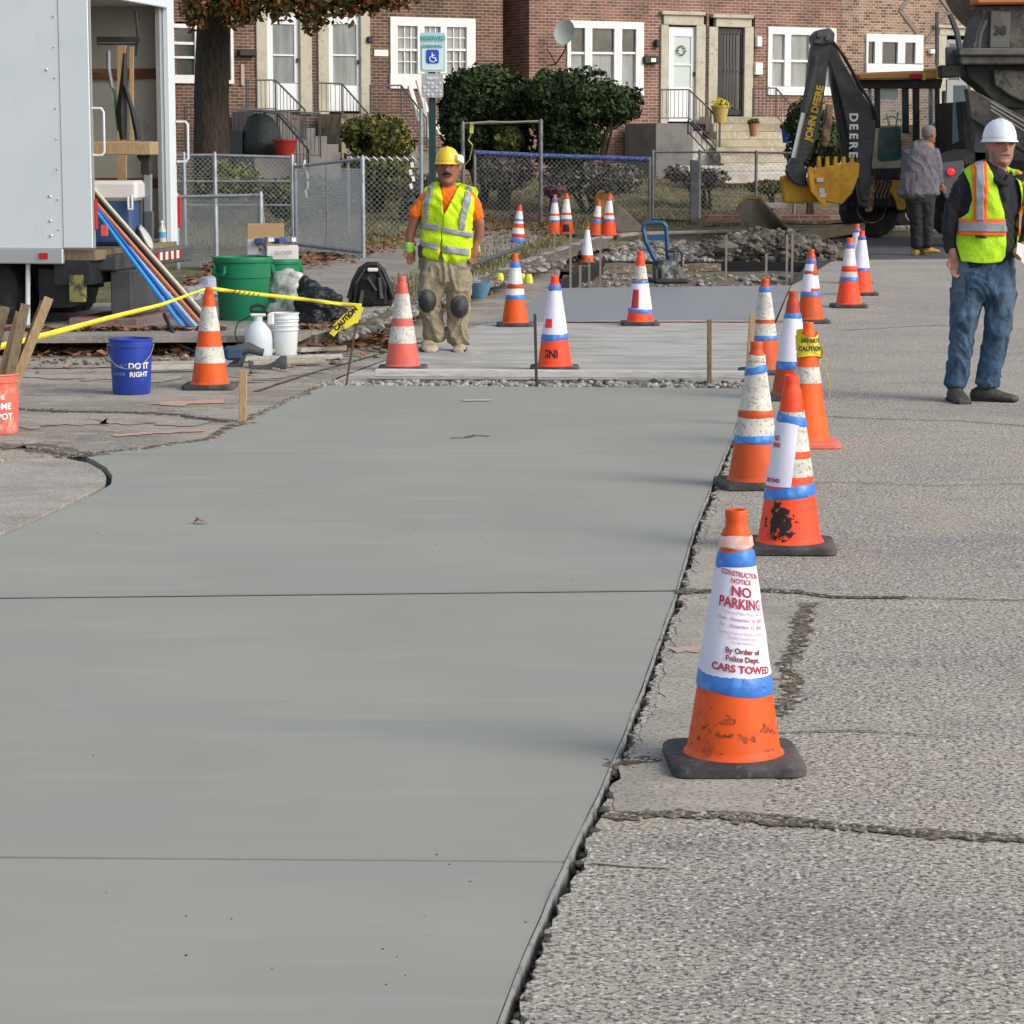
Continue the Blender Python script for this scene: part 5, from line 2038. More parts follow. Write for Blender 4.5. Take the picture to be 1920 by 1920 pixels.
for (u, wf, ya, yb, pxx) in [(0, .0, 203, 291, 194), (0, 2.3, 228, 303, 352)]:
    mb = MB()
    base = TW(-.01, wf + (.02 if wf == 0 else -.02), 0)
    Y = base.y
    z1, z0 = at(pxx, ya, Y).z, at(pxx, yb, Y).z
    xo = at(pxx, ya, Y).x
    mb.tube([V((base.x, Y, z1)), V((xo - .02, Y, z1)), V((xo, Y, z1 - .03)), V((xo, Y, z0 + .03)), V((xo - .02, Y, z0)), V((base.x, Y, z0))], .010, 8)
    mb.build('grab_handle', M_truck, parent=truck, smooth=True)
mb = MB()
for z in (1.30, 2.27):
    tbox(mb, .11, 3.2, 2.235, 2.2585, z - .045, z + .045)
mb.build('cargo_slat', M_slat, parent=truck)
mb = MB()
for i in range(10):
    tbox(mb, .125, .14, 2.25, 2.2595, .9 + i * .22, .915 + i * .22)
mb.build('wall_screws', M_black, parent=truck)['kind'] = 'stuff'
mb = MB()
tbox(mb, -.10, .10, .3, 2.42, .60, .735)
mb.build('bumper', M_dgrey, parent=truck, bevel=.015)
mb = MB()
for i in range(5):
    tbox(mb, -.106, -.101, 1.35 + i * .16, 1.35 + i * .16 + .08, .64, .71)
mb.build('red_stripes', M_redrefl, parent=truck)
mb = MB()
for i in range(4):
    tbox(mb, -.106, -.101, 1.43 + i * .16, 1.43 + i * .16 + .08, .64, .71)
mb.build('white_stripes', M_whrefl, parent=truck)
for (wa, wb, za, zb) in [(.0, .06, .95, 1.2), (2.302, 2.33, .90, 1.18)]:
    mb = MB()
    tbox(mb, -.03, .03, wa + (.01 if wa == 0 else 0), wb, za, zb)
    mb.build('tail_light', M_redrefl, parent=truck, bevel=.008)
mb = MB()
pl = TW(.42, -.025, .735)
mb.box(pl, (.075, .012, .05))
mb.build('side_marker', M_redrefl, parent=truck)
# chassis
mb = MB()
tbox(mb, .15, 5.4, .55, .68, .45, .698)
tbox(mb, .15, 5.4, 1.62, 1.75, .45, .698)
tbox(mb, .05, .35, .03, 1.9, .50, .699)
tbox(mb, .9, 1.3, .2, 2.1, .40, .5)
tbox(mb, .3, .55, .2, .9, .30, .62)
mb.build('chassis', M_black, parent=truck)
mb = MB()
tbox(mb, -.20, -.02, .35, 1.1, .22, .60)
mb.build('liftgate_plate', M_dgrey, parent=truck, bevel=.01)
mb = MB()
tbox(mb, -.30, .30, .2, 1.9, .145, .215)
mb.build('liftgate_step', mat('step_metal', (.22, .17, .17), .7, layers=[('noise', 20, (.35, .06, .06), .55, .6)]), parent=truck, bevel=.01)
mb = MB()
tbox(mb, -.02, .42, .0, .3, .06, .14)
mb.build('foot_block', M_black, parent=truck, bevel=.02)
mb = MB()
tbox(mb, .10, .22, .02, .1, .36, .58)
mb.build('mud_flap_plate', mat('faded_yellow_plate', (.24, .22, .07), .7, layers=[('noise', 14, (.06, .06, .05), .5, .6)]), parent=truck)
mb = MB()
mb.tube([TW(.60, .1, .668), TW(.62, .1, .05)], .020, 8)
mb.build('support_leg', M_truck, parent=truck, smooth=True)
for u in (1.12,):
    for ws in ((.12, .36), (.40, .62), (1.70, 1.92), (1.96, 2.2)):
        w0, w1 = ws
        mb = MB()
        rr = []
        for (ra, t) in [(.22, 0), (.36, 0), (.41, .12), (.42, .5), (.41, .88), (.36, 1), (.22, 1)]:
            rr.append([TW(u, w0 + (w1 - w0) * t, .42) + TF * (ra * cos(a * pi / 16)) + V((0, 0, ra * sin(a * pi / 16))) for a in range(32)])
        mb.rings(rr, True)
        tw = mb.build('wheel', M_tyre, parent=truck, smooth=True)
        if w0 == .12:
            mb = MB()
            rr = []
            for (ra, t) in [(.218, .02), (.20, .04), (.17, .25), (.06, .3), (.05, .1), (.001, .1)]:
                rr.append([TW(u, w0 + (w1 - w0) * t, .42) + TF * (ra * cos(a * pi / 12)) + V((0, 0, ra * sin(a * pi / 12))) for a in range(24)])
            mb.rings(rr, False)
            mb.build('rim', M_alu, parent=tw, smooth='all')


def T(px, py, Y=22.6):
    return at(px, py, Y)


# things inside the truck
def simple(name, label, cat, mb, m, origin=None, **kw):
    o = mb.build(name, m, label=label, cat=cat, origin=origin or mb.v[0], **kw)
    return o


mb = MB()
mb.bar(T(229, 85, 22.9), T(229, 355, 22.9), .075, .06)
mb.bar(T(247, 88, 22.9), T(247, 268, 22.9), .03, .06)
simple('timber_stud', 'upright pine studs fixed inside the truck wall', 'timber', mb, M_wood)
mb = MB()
mb.bar(T(182, 278, 22.3), T(290, 278, 22.3), .5, .115)
simple('timber_shelf', 'pine shelf board across the inside of the truck', 'shelf', mb, M_wood, bevel=.008)
mb = MB()
mb.bar(T(182, 74, 22.5), T(264, 74, 22.5), .05, .045)
mb.bar(T(182, 83, 22.5), T(258, 83, 22.5), .02, .015)
mb.tube([T(254, 20, 22.5), T(258, 60, 22.5), T(256, 105, 22.5)], .012, 6)
simple('tool_rack', 'black rack bar under the truck roof', 'tool rack', mb, M_black)
mb = MB()
mb.tube([T(203, 95, 22.4), T(204, 130, 22.4), T(210, 165, 22.4)], .018, 8)
simple('steel_tube', 'short grey bent tube hanging in the truck', 'pipe', mb, M_galv, smooth=True)
mb = MB()
mb.tube([T(212, 165, 22.4), T(216, 175, 22.4), T(218, 210, 22.4), T(222, 245, 22.4)], .014, 8)
simple('green_hose', 'thin green hose hanging from the rack in the truck', 'hose', mb, mat('green_hose', (.12, .36, .20), .5), smooth=True)
mb = MB()
mb.tube([T(234, 100, 22.35), T(232, 160, 22.35), T(228, 210, 22.35), T(231, 262, 22.35)], [.015, .035, .05, .03], 8)
mb.tube([T(234, 160, 22.3), T(246, 200, 22.3), T(256, 240, 22.3), T(259, 262, 22.3)], [.018, .02, .03, .025], 8)
simple('hanging_straps', 'bundle of black straps hanging on the pine studs', 'straps', mb, M_black, smooth=True)
cool = thing('cooler', 'blue drinks cooler with a pale lid on the truck bed', 'cooler', T(215, 440, 22.2))
mb = MB()
c = T(212, 412, 22.2)
mb.box(c, (.40, .5, .42))
mb.build('body', mat('cooler_blue', (.035, .085, .22), .45), parent=cool, bevel=.03)
mb = MB()
mb.box(T(215, 357, 22.2), (.47, .56, .17))
mb.build('lid', mat('cooler_lid', (.62, .62, .60), .5), parent=cool, bevel=.03)
mb = MB()
mb.tube([T(247, 365, 21.9), T(248, 392, 21.9), T(241, 392, 21.9), T(240, 368, 21.9)], .012, 6)
mb.build('handle', M_whrefl, parent=cool)
lift = thing('liftgate_arm', 'black and silver upright liftgate post at the truck opening', 'liftgate post', T(274, 455, 22.4))
mb = MB()
mb.bar(T(274, 285, 22.4), T(274, 328, 22.4), .08, .07)
mb.bar(T(262, 288, 22.35), T(270, 300, 22.35), .05, .07)
mb.build('head', M_black, parent=lift, bevel=.01)
mb = MB()
mb.bar(T(277, 326, 22.4), T(277, 398, 22.4), .075, .06)
mb.build('cylinder', mat('brushed_grey', (.26, .27, .29), .4, metal=.5), parent=lift, bevel=.01)
mb = MB()
mb.bar(T(279, 396, 22.4), T(279, 462, 22.4), .085, .07)
mb.bar(T(259, 345, 22.4), T(259, 462, 22.4), .085, .07)
mb.build('post', M_dgrey, parent=lift, bevel=.01)


def bottle(label, px, py0, py1, Y, capc, bodyc):
    s = FPX / Y
    c = T(px, py1, Y)
    h = (py1 - py0) / s
    r0 = h * .17
    root = thing('bottle', label, 'bottle', c)
    mb = MB()
    mb.lathe([(.001, 0), (r0, 0), (r0, h * .62), (r0 * .35, h * .84), (r0 * .35, h * .9), (.001, h * .9)], 12, c)
    mb.build('bottle_body', mat('bottle_plastic', bodyc, .2), parent=root, smooth=True)
    mb = MB()
    mb.lathe([(r0 * 1.02, h * .34), (r0 * 1.02, h * .56)], 12, c)
    mb.build('bottle_label', mat('bottle_label', capc, .5), parent=root, smooth=True)
    mb = MB()
    mb.lathe([(r0 * .42, h * .9), (r0 * .42, h), (.001, h)], 10, c)
    mb.build('cap', M_whrefl, parent=root)


bottle('clear water bottle with a blue label at the far end of the truck bed', 304, 414, 462, 23.0, (.08, .32, .6), (.45, .50, .48))
bottle('drinks bottle with a red label lying among sheeting on the truck bed', 262, 415, 455, 22.6, (.5, .04, .06), (.16, .22, .18))
mb = MB()
mb.rings([[T(x + 6 * cos(a) * q, y + 9 * sin(a) * q, 22.2 - .12 * sin(a)) for a in [k * pi / 4 for k in range(8)]] for (x, y, q) in [(262, 425, .6), (270, 438, 1), (278, 452, 1.2), (284, 463, .8)]])
simple('plastic_wrap', 'crumpled clear plastic wrap on the truck bumper', 'plastic wrap', mb, mat('crumpled_wrap', (.55, .57, .55), .3, bump=[('noise', 12, 1, .04)]), smooth='all')
mb = MB()
mb.box(T(196, 432, 21.3), (.05, .05, .09))
simple('red_tag', 'small orange-red tag hanging at the near corner of the truck bed', 'tag', mb, mat('red_tag', (.75, .09, .04), .6))

# float poles leaning out of the truck
pc = {'sky blue': (.03, .32, .72), 'deep blue': (.02, .12, .50), 'orange': (.62, .20, .08), 'cream': (.68, .62, .46), 'black': (.02, .02, .022), 'pale blue': (.35, .5, .7)}
for i, (k, x0, y0, x1, y1) in enumerate([('sky blue', 186, 404, 366, 644), ('deep blue', 194, 406, 374, 636), ('pale blue', 240, 472, 376, 622), ('orange', 186, 388, 378, 608), ('black', 200, 392, 384, 604), ('cream', 198, 380, 388, 596)]):
    a, b = at(x0, y0, 21.5 + .07 * i), R(x1, y1 + 10 + i * 6)
    if k == 'pale blue':
        a = at(x0 - 50, y0 - 66, 21.6)
    b = at(x1, y1, 20.6 + .16 * i)
    dn = (b - a).normalized()
    a2 = a - dn * .25
    t_end = (b.z - .02) / -dn.z if dn.z < 0 else 0
    b2 = b + dn * max(0, t_end - .15)
    mb = MB()
    mb.tube([a2, b2], .0165, 8)
    mb.build('float_pole', mat('pole_' + k.replace(' ', '_'), pc[k], .35), label=k + ' aluminium float pole leaning from the truck bed to the ground', cat='pole', origin=b2, smooth=True, group='float poles leaning out of the truck')
mb = MB()
mb.tube([R(372, 668) + V((0, 0, .02)), at(334, 645, 20), at(322, 620, 20.4), at(308, 590, 21)], .016, 8)
simple('black_cable', 'black cable trailing from the liftgate to the ground', 'cable', mb, M_black, smooth=True)

# ------------------------------------------------------------------ buckets, bins and bags
def bucket(label, px, ybase, ytop, wpx, m, rim=True, handle=True, name='bucket', fill=None, lid=None, text=()):
    c = R(px, ybase)
    s = FPX / c.y
    r1 = wpx / 2 / s
    h = at(px, ytop, c.y).z - c.z
    root = thing(name, label, name.replace('_', ' '), c)
    rb = r1 * .86
    mb = MB()
    prof = [(.001, .002), (rb * .97, .002), (rb, .01), (r1 * .97, h * .86), (r1 * 1.03, h * .86), (r1 * 1.03, h * .89), (r1 * .98, h * .90), (r1 * .98, h * .97), (r1 * 1.04, h * .975), (r1 * 1.04, h), (r1 * .95, h), (rb * .95, .03), (.001, .03)]
    mb.lathe(prof, 32, c)
    body = mb.build('bucket_body', m, parent=root, smooth=True)
    if handle:
        mb = MB()
        P = []
        for k in range(13):
            t = pi * k / 12
            P.append(c + V((-r1 * 1.06 * cos(t), -r1 * 1.08 * sin(t), h * .90 - h * .42 * sin(t))))
        mb.tube(P, .0035, 6)
        mb.build('handle', M_galv, parent=root)
    for (s_, size, ang, z, mt, b_) in text:
        vs, fs = text_mesh(s_, size, b_)
        mb = MB()
        out = []
        for x, y in vs:
            zz = h * z + y
            r_ = rb + (r1 * .97 - rb) * zz / (h * .86) + .003
            a_ = FRONT + ang + x / r_
            out.append(c + V((r_ * cos(a_), r_ * sin(a_), zz)))
        mb.add(out, fs)
        mb.build('lettering', mt, parent=root)
    return root, c, h, r1


M_bblue = mat('bucket_blue', (.02, .055, .36), .4, layers=[('noise', 4, (.015, .04, .27), .5, .7), ('noise', 20, (.10, .14, .4), .66, .72)])
bucket('dark blue plastic bucket with white lettering standing on the street', 247, 738, 634, 82, M_bblue, text=[('DO IT', .055, .55, .52, M_white, .002), ('RIGHT', .045, .55, .37, M_white, .0015), ('5 GAL', .03, -.5, .52, mat('faint_white', (.25, .3, .6), .6), .001), ('NOTICE', .025, -.5, .38, _mats['faint_white'], .0005)])
rt, c, h, r1 = bucket('orange-red bucket full of wooden stakes at the left edge', -6, 812, 699, 92, mat('bucket_orange', (.72, .15, .11), .5, layers=[('noise', 5, (.62, .16, .12), .45, .68), ('noise', 9, (.74, .42, .36), .54, .68)]), handle=False,
                      text=[('THE', .035, .35, .62, M_white, .001), ('HOME', .05, .35, .47, M_white, .002), ('DEPOT', .05, .35, .30, M_white, .002)])
for i, (xb, yb, xt, yt) in enumerate([(20, 700, 48, 570), (34, 705, 92, 558), (28, 712, 84, 566), (5, 700, 38, 585), (-20, 700, 10, 575), (-10, 702, -30, 590)]):
    mb = MB()
    yy = c.y + .02 * i - .05
    a, b = at(xb, yb, yy), at(xt, yt, yy + .05)
    mb.bar(a - (b - a).normalized() * .12, b, .05, .022, up=(0, 1, 0))
    mb.build('wooden_stake', M_wood if i % 2 else M_wood_dark, label='tan wooden stake, %s, standing in the orange-red bucket' % ['tallest pale one', 'longest, rightmost', 'second from the right', 'one left of the middle', 'thin one at the edge', 'one leaning left'][i], cat='stake', group='stakes in the orange-red bucket', origin=a)
rt, c, h, r1 = bucket('white plastic pail with ribbed rim standing beside the sprayer jug', 534, 668, 586, 54, mat('white_plastic', (.70, .73, .75), .4), handle=False, name='pail')
mb = MB()
for z in (.80, .70, .60):
    mb.lathe([(r1 * .99, h * z), (r1 * 1.03, h * (z + .01)), (r1 * .99, h * (z + .03))], 28, c)
mb.build('ribs', _mats['white_plastic'], parent=rt, smooth=True)
# sprayer jug
c = R(485, 671)
s = FPX / c.y
root = thing('sprayer', 'translucent white garden sprayer with black pump handle', 'sprayer', c)
h = at(485, 605, c.y).z - c.z
mb = MB()
mb.lathe([(.001, 0), (.10, 0), (.108, .02), (.108, h * .55), (.10, h * .75), (.07, h * .95), (.035, h * 1.05), (.035, h * 1.18), (.001, h * 1.18)], 24, c)
mb.build('tank', mat('sprayer_tank', (.58, .65, .70), .35), parent=root, smooth=True)
mb = MB()
mb.box(c + V((0, 0, h * 1.22)), (.12, .06, .025))
mb.box(c + V((.10, -.02, h * 1.10)), (.05, .04, .09))
mb.build('collar', M_whrefl, parent=root, bevel=.01)
mb = MB()
mb.tube([c + V((-.05, 0, h * 1.3)), c + V((-.05, 0, h * 1.45)), c + V((0, 0, h * 1.5)), c + V((.05, 0, h * 1.45)), c + V((.05, 0, h * 1.3)), c + V((-.05, 0, h * 1.3))], .013, 6)
mb.tube([c + V((-.05, 0, h * 1.2)), c + V((-.16, 0, h * 1.0)), c + V((-.18, -.02, h * .7)), c + V((-.13, -.05, .05))], .006, 6)
mb.build('pump_handle', M_black, parent=root)


# green can
def gcan(label, px, yb, yt, wpx, back=0):
    c = R(px, yb)
    c.y += back
    s = FPX / c.y
    r1 = wpx / 2 / s
    h = at(px, yt, c.y).z - c.z
    root = thing('trash_can', label, 'trash can', c)
    mb = MB()
    mb.lathe([(.001, .002), (r1 * .76, .002), (r1 * .78, .02), (r1 * .93, h * .74), (r1 * .96, h * .75), (r1 * .985, h * .93), (r1 * 1.03, h * .935), (r1 * 1.05, h * .97), (r1 * 1.03, h), (r1 * .97, h), (r1 * .74, .04), (.001, .04)], 44, c)
    mb.build('bin_body', mat('green_plastic', (.008, .19, .085), .4, layers=[('noise', 3, (.01, .23, .105), .5, .7)]) if 'green_plastic' not in _mats else _mats['green_plastic'], parent=root, smooth=True)
    for a0 in (-2.35, .6):
        mb = MB()
        P = []
        for (da, z) in [(-.26, .90), (-.26, .80), (-.20, .79), (.20, .79), (.26, .80), (.26, .90)]:
            r_ = r1 * (1.04 if z > .85 else 1.10)
            P.append(c + V((r_ * cos(a0 + da), r_ * sin(a0 + da), h * z)))
        for p, q in zip(P[:-1], P[1:]):
            mb.bar(p, q, .025, .03)
        mb.build('handle', _mats['green_plastic'], parent=root, bevel=.004)
    return c, h, r1


gc, gh, gr = gcan('large round green trash can behind the sprayer and white pail', 457, 634, 481, 108)
c2, h2_, r2 = gcan('second green trash can behind the first with boxes on top', 506, 620, 486, 84, back=.9)


def carton(label, x0, y0, x1, y1, Y, m, rz=.1, extra=None):
    a, b = at(x0, y0, Y), at(x1, y1, Y)
    c = (a + b) / 2
    c.y += .12
    root = thing('carton', label, 'carton', V((c.x, c.y, b.z)))
    mb = MB()
    mb.box(c, (abs(b.x - a.x), .24, abs(a.z - b.z)), rz=rz)
    mb.build('box', m, parent=root, bevel=.004)
    if extra:
        extra(root, c, a, b)


Yc = c2.y - .1
carton('open brown cardboard carton behind the white boxes on the second trash can', 461, 420, 530, 462, Yc + .2, mat('cardboard', (.38, .25, .14), .85))
M_carton = mat('white_carton', (.72, .71, .68), .6)


def cl(root, c, a, b):
    mb = MB()
    p = V(((a.x + b.x) / 2 + .02, min(a.y, b.y) - .03, (a.z + b.z) / 2))
    put_text(mb, 'GLOVES', .045, Matrix.Translation(p) @ Matrix.Rotation(.1, 4, 'Z') @ Matrix.Rotation(pi / 2, 4, 'X'), .001)
    mb.build('lettering', mat('grey_ink', (.25, .25, .28), .6), parent=root)


carton('white carton with grey print, at the right on the second trash can', 498, 461, 557, 487, Yc, M_carton, extra=cl)
carton('pale carton with a dark slot, at the left on the second trash can', 461, 450, 497, 478, Yc + .05, mat('pale_carton', (.50, .51, .56), .6, layers=[('noise', 9, (.12, .10, .10), .55, .62)]))
mb = MB()
for i, (x, cc) in enumerate([(486, 0), (505, 1), (522, 0), (540, 1)]):
    mb.mi = cc
    mb.box(at(x, 452 - (i % 2) * 3, Yc + .05), (.07, .15, .05), rz=.3 * i)
simple('printed_packets', 'blue and white printed packets lying on the white carton', 'packets', mb, [mat('packet_blue', (.03, .07, .22), .5), mat('packet_white', (.65, .66, .66), .5)], bevel=.006)

# bags
def lump(name, label, cat, blobs, m, seed=1, nz=.3, vox=.02):
    mb = MB()
    for (p, r3) in blobs:
        n = 26
        rr = []
        for i in range(1, n):
            th = pi * i / n
            ring = []
            for k in range(n * 2):
                ph = pi * k / n
                d = V((sin(th) * cos(ph), sin(th) * sin(ph), cos(th)))
                q = 1 + nz * noise.noise(d * 1.9 + V((seed, p.x, p.z))) + nz * .5 * abs(noise.noise(d * 5 + V((p.z, seed, 0)))) - nz * .35 * abs(noise.noise(d * 10 + V((3, seed, 0))))
                ring.append(p + V((d.x * r3[0], d.y * r3[1], d.z * r3[2])) * q)
            rr.append(ring)
        mb.rings(rr, True)
    base = blobs[0][0]
    o = mb.build(name, m, label=label, cat=cat, origin=(base.x, base.y, base.z - blobs[0][1][2]), smooth='all')
    md = o.modifiers.new('r', 'REMESH')
    md.mode = 'VOXEL'
    md.voxel_size = vox
    md.use_smooth_shade = True
    return o


M_bag = mat('black_bag', (.008, .009, .011), .33, bump=[('noise', 7, 1, .06), ('noise', 20, .5, .02)])
Yb = R(600, 640).y
lump('trash_bag', 'full black plastic trash bag slumped beside the white pail', 'trash bag', [(at(600, 606, Yb), (.22, .18, .17)), (at(600, 570, Yb), (.19, .13, .14)), (at(625, 600, Yb + .05), (.13, .13, .16)), (at(575, 612, Yb + .05), (.12, .12, .12)), (at(582, 545, Yb + .1), (.10, .08, .09)), (at(572, 530, Yb + .1), (.05, .05, .06)), (at(637, 622, Yb), (.07, .1, .09))], M_bag, 3, .30, .012)
lump('plastic_sheeting', 'crumpled clear plastic sheeting between the trash can and the black bag', 'plastic sheeting', [(at(537, 540, Yb + .5), (.16, .12, .16)), (at(548, 575, Yb + .3), (.14, .12, .08)), (at(520, 580, Yb + .3), (.10, .1, .06))], mat('milky_plastic', (.38, .40, .38), .25, layers=[('noise', 8, (.56, .58, .56), .52, .6), ('noise', 12, (.20, .21, .20), .55, .65)], bump=[('noise', 6, .6, .04)]), 5, .3)
lump('plastic_sheeting', 'pale bluish plastic sheeting stretched left of the green trash can', 'plastic sheeting', [(at(375, 548, 23.4), (.20, .12, .06)), (at(395, 532, 23.5), (.10, .1, .07)), (at(350, 560, 23.3), (.12, .08, .035))], mat('bluish_plastic', (.36, .39, .48), .3, bump=[('noise', 9, 1, .05)]), 8, .4)
Yk = GV(695, 578).y
bp = thing('backpack', 'black backpack with a white patch standing on the verge', 'backpack', GV(695, 578))
mb = MB()
c = at(694, 540, Yk)
rr = []
for k, (yy, wx, wy) in enumerate([(577, 38, .13), (565, 42, .15), (540, 38, .15), (518, 28, .13), (503, 20, .10), (496, 12, .05)]):
    s = FPX / Yk
    q = at(695, yy, Yk)
    rr.append([q + V((wx / s * math.copysign(abs(cos(a)) ** .7, cos(a)), wy * sin(a), 0)) for a in [t * pi / 10 for t in range(20)]])
mb.rings(rr)
mb.build('bag_body', mat('backpack_fabric', (.013, .013, .014), .8, bump=[('noise', 9, .8, .03)]), parent=bp, smooth='all')
mb = MB()
mb.box(at(699, 506, Yk - .13), (.10, .02, .035))
mb.build('patch', M_whrefl, parent=bp, bevel=.008)
mb = MB()
mb.tube([at(655, 560, Yk - .1), at(664, 528, Yk - .1), at(676, 505, Yk - .1), at(690, 496, Yk - .1), at(706, 496, Yk - .1), at(718, 508, Yk - .1), at(728, 532, Yk - .1), at(738, 560, Yk - .1)], .028, 8)
mb.build('frame_tube', M_black, parent=bp, smooth=True)
mb = MB()
for (xa, ya, xb, yb) in [(690, 520, 706, 545), (680, 545, 676, 570), (712, 520, 716, 560)]:
    mb.bar(at(xa, ya, Yk - .16), at(xb, yb, Yk - .16), .03, .02)
mb.build('buckle_strap', M_dgrey, parent=bp)
mb = MB()
mb.tube([at(665, 570, Yk - .12), at(668, 530, Yk - .16), at(684, 505, Yk - .12)], .016, 6)
mb.tube([at(720, 570, Yk - .12), at(722, 535, Yk - .16), at(708, 505, Yk - .12)], .016, 6)
mb.build('straps', M_black, parent=bp)
mb = MB()
mb.box(at(682, 498, Yk - .1), (.035, .02, .025))
mb.build('red_tab', M_redrefl, parent=bp)

# tools and boards on the ground
for i, (xa, ya, xb, yb, w_) in enumerate([(225, 690, 395, 687, .10), (230, 700, 370, 697, .08), (420, 672, 645, 664, .09), (440, 680, 640, 674, .09), (470, 690, 606, 684, .10), (560, 668, 645, 663, .08)]):
    a, b = R(xa, ya), R(xb, yb)
    mb = MB()
    z = .025 + .012 * (i % 3)
    mb.bar(a + V((0, 0, z)), b + V((0, 0, z)), w_, .035)
    mb.build('lumber_board', M_lumber_w if i % 2 else mat('pale_board%d' % i, (.40, .37, .28), .8, layers=[('noise', 8, (.30, .27, .2), .45, .65, (1, 9, 9))]),
             label=['weathered board behind the blue bucket, nearer the kerb', 'paler board just right of the blue bucket', 'long board under the white pail and sprayer', 'board in front of the white pail', 'nearest board, beside the black nozzle', 'short board right of the white pail'][i], cat='board', group='boards by the white pail' if i > 1 else 'boards behind the blue bucket', origin=a, bevel=.004)
st = thing('cutoff_tool', 'dark handheld power tool lying behind the cone with the tape', 'power tool', R(452, 690))
Yt = R(452, 688).y
mb = MB()
mb.box(at(437, 662, Yt), (.13, .14, .10), rz=.2)
mb.build('motor_housing', mat('blue_housing', (.03, .06, .13), .5), parent=st, bevel=.02)
mb = MB()
mb.tube([at(440, 660, Yt), at(466, 652, Yt), at(488, 660, Yt), at(494, 661, Yt)], [.05, .045, .03, .03], 10)
mb.tube([at(452, 665, Yt), at(448, 682, Yt), at(430, 690, Yt)], [.04, .035, .03], 8)
mb.build('handle', M_dgrey, parent=st, smooth=True)
mb = MB()
mb.tube([at(470, 692, Yt - .2), at(500, 692, Yt - .2), at(515, 690, Yt - .2), at(530, 684, Yt - .2), at(537, 684, Yt - .2)], [.03, .032, .045, .07, .07], 14)
simple('blower_nozzle', 'black flared blower nozzle lying on the asphalt', 'nozzle', mb, M_dgrey, smooth=True)


def stake(label, xt, yt, xb, yb, wx, m, wy=None, name='stake', Y=None, cat='stake', group=None):
    b = G(xb, yb)
    if Y:
        b = at(xb, yb, Y)
    a = at(xt, yt, b.y)
    d = (b - a).normalized()
    mb = MB()
    mb.bar(a, b + d * .05, wx, wy or wx, up=(0, 1, 0))
    return mb.build(name, m, label=label, cat=cat, origin=b, group=group, bevel=.002)


stake('short pale wooden stake at the left corner of the fresh slab', 457, 694, 455, 790, .040, M_wood, .05)
o = stake('thin rusty rod holding the yellow tape at the slab corner', 677, 553, 649, 722, .014, mat('rusty_steel', (.10, .06, .04), .8))
stake('thin dark steel rod standing in the gap before the stencilled cone', 1003, 589, 1006, 722, .020, mat('dark_rod', (.045, .045, .042), .7))
stake('slim brown wooden stake standing in the gap, right of the long board centre', 1330, 599, 1330, 722, .030, M_wood_dark)
stake('leaning tan wooden stake at the far right corner of the fresh slab', 1411, 589, 1397, 795, .034, M_wood)
mb = MB()
a, b = R(704, 712), R(1402, 716)
d = (b - a).normalized()
mb.bar(a + V((0, 0, .05)), b + V((0, 0, .05)), .09, .05)
simple('screed_board', 'long whitish board laid across the gap at the end of the fresh slab', 'board', mb, mat('whitewashed_lumber', (.60, .60, .57), .75, layers=[('noise', 7, (.45, .45, .42), .45, .65, (1, 9, 9))]), origin=a, bevel=.004)

# caution tape
def tape(name, label, P, w_, seed=1, words=False):
    mb = MB()
    n = 60
    L, Rr = [], []
    pts = [V(p) for p in P]
    for i in range(n + 1):
        wi = w_[0] + (w_[1] - w_[0]) * i / n if isinstance(w_, tuple) else w_
        t = i / n * (len(pts) - 1)
        k = min(int(t), len(pts) - 2)
        p = pts[k].lerp(pts[k + 1], t - k)
        tw = 1.3 * noise.noise(V((i * .13, seed, 0)))
        up = V((0, sin(tw), cos(tw))) * wi / 2
        L.append(p + up)
        Rr.append(p - up)
    mb.rings([L, Rr], False, close=False)
    o = mb.build(name, M_yel, label=label, cat='caution tape', origin=pts[0], smooth='all')
    md = o.modifiers.new('s', 'SOLIDIFY')
    md.thickness = .001
    return o


tape('caution_tape', 'yellow caution tape stretched from the left edge to the orange cone', [at(-60, 668, 15.6), at(0, 650, 15.8), at(70, 632, 16.1), at(200, 597, 16.6), at(300, 572, 17), at(385, 542, 17.2)], (.052, .018), 1)
tape('caution_tape', 'yellow caution tape running right from the orange cone to the rusty rod', [at(396, 541, 17.2), at(450, 548, 17.25), at(560, 560, 17.35), at(640, 570, 17.4), at(678, 573, 17.4)], .026, 4)
mb = MB()
Yq = 17.38
for k, (x0, y0, x1, y1, w_) in enumerate([(674, 574, 652, 594, .05), (652, 594, 630, 616, .06), (676, 574, 664, 604, .05), (664, 600, 644, 612, .045), (636, 610, 622, 628, .04)]):
    mb.bar(at(x0, y0, Yq - k * .01), at(x1, y1, Yq - k * .012), w_, .004, up=(0, 1, 0))
kn = mb.build('tape_bunch', M_yel, label='crumpled end of yellow caution tape knotted on the rusty rod', cat='caution tape', origin=at(674, 600, Yq))
mb = MB()
put_text(mb, 'CAUTION', .046, Matrix.Translation(at(648, 598, Yq - .09)) @ Matrix.Rotation(pi / 2, 4, 'X') @ Matrix.Rotation(.8, 4, 'Z'), .003)
mb.build('lettering', M_blk, parent=kn)
kn.children[0].location = (0, 0, 0)
mb = MB()
for i in range(6):
    p = at(440 + i * 9, 547 + i * 1.3, 17.20)
    mb.bar(p + V((-.012, -.012, -.012)), p + V((.008, -.012, .012)), .006, .002, up=(0, 1, 0))
mb.build('tape_print', M_blk, parent=None, label='black printed strokes on the yellow tape near the green trash can', cat='tape print', origin=at(440, 547, 17.2))

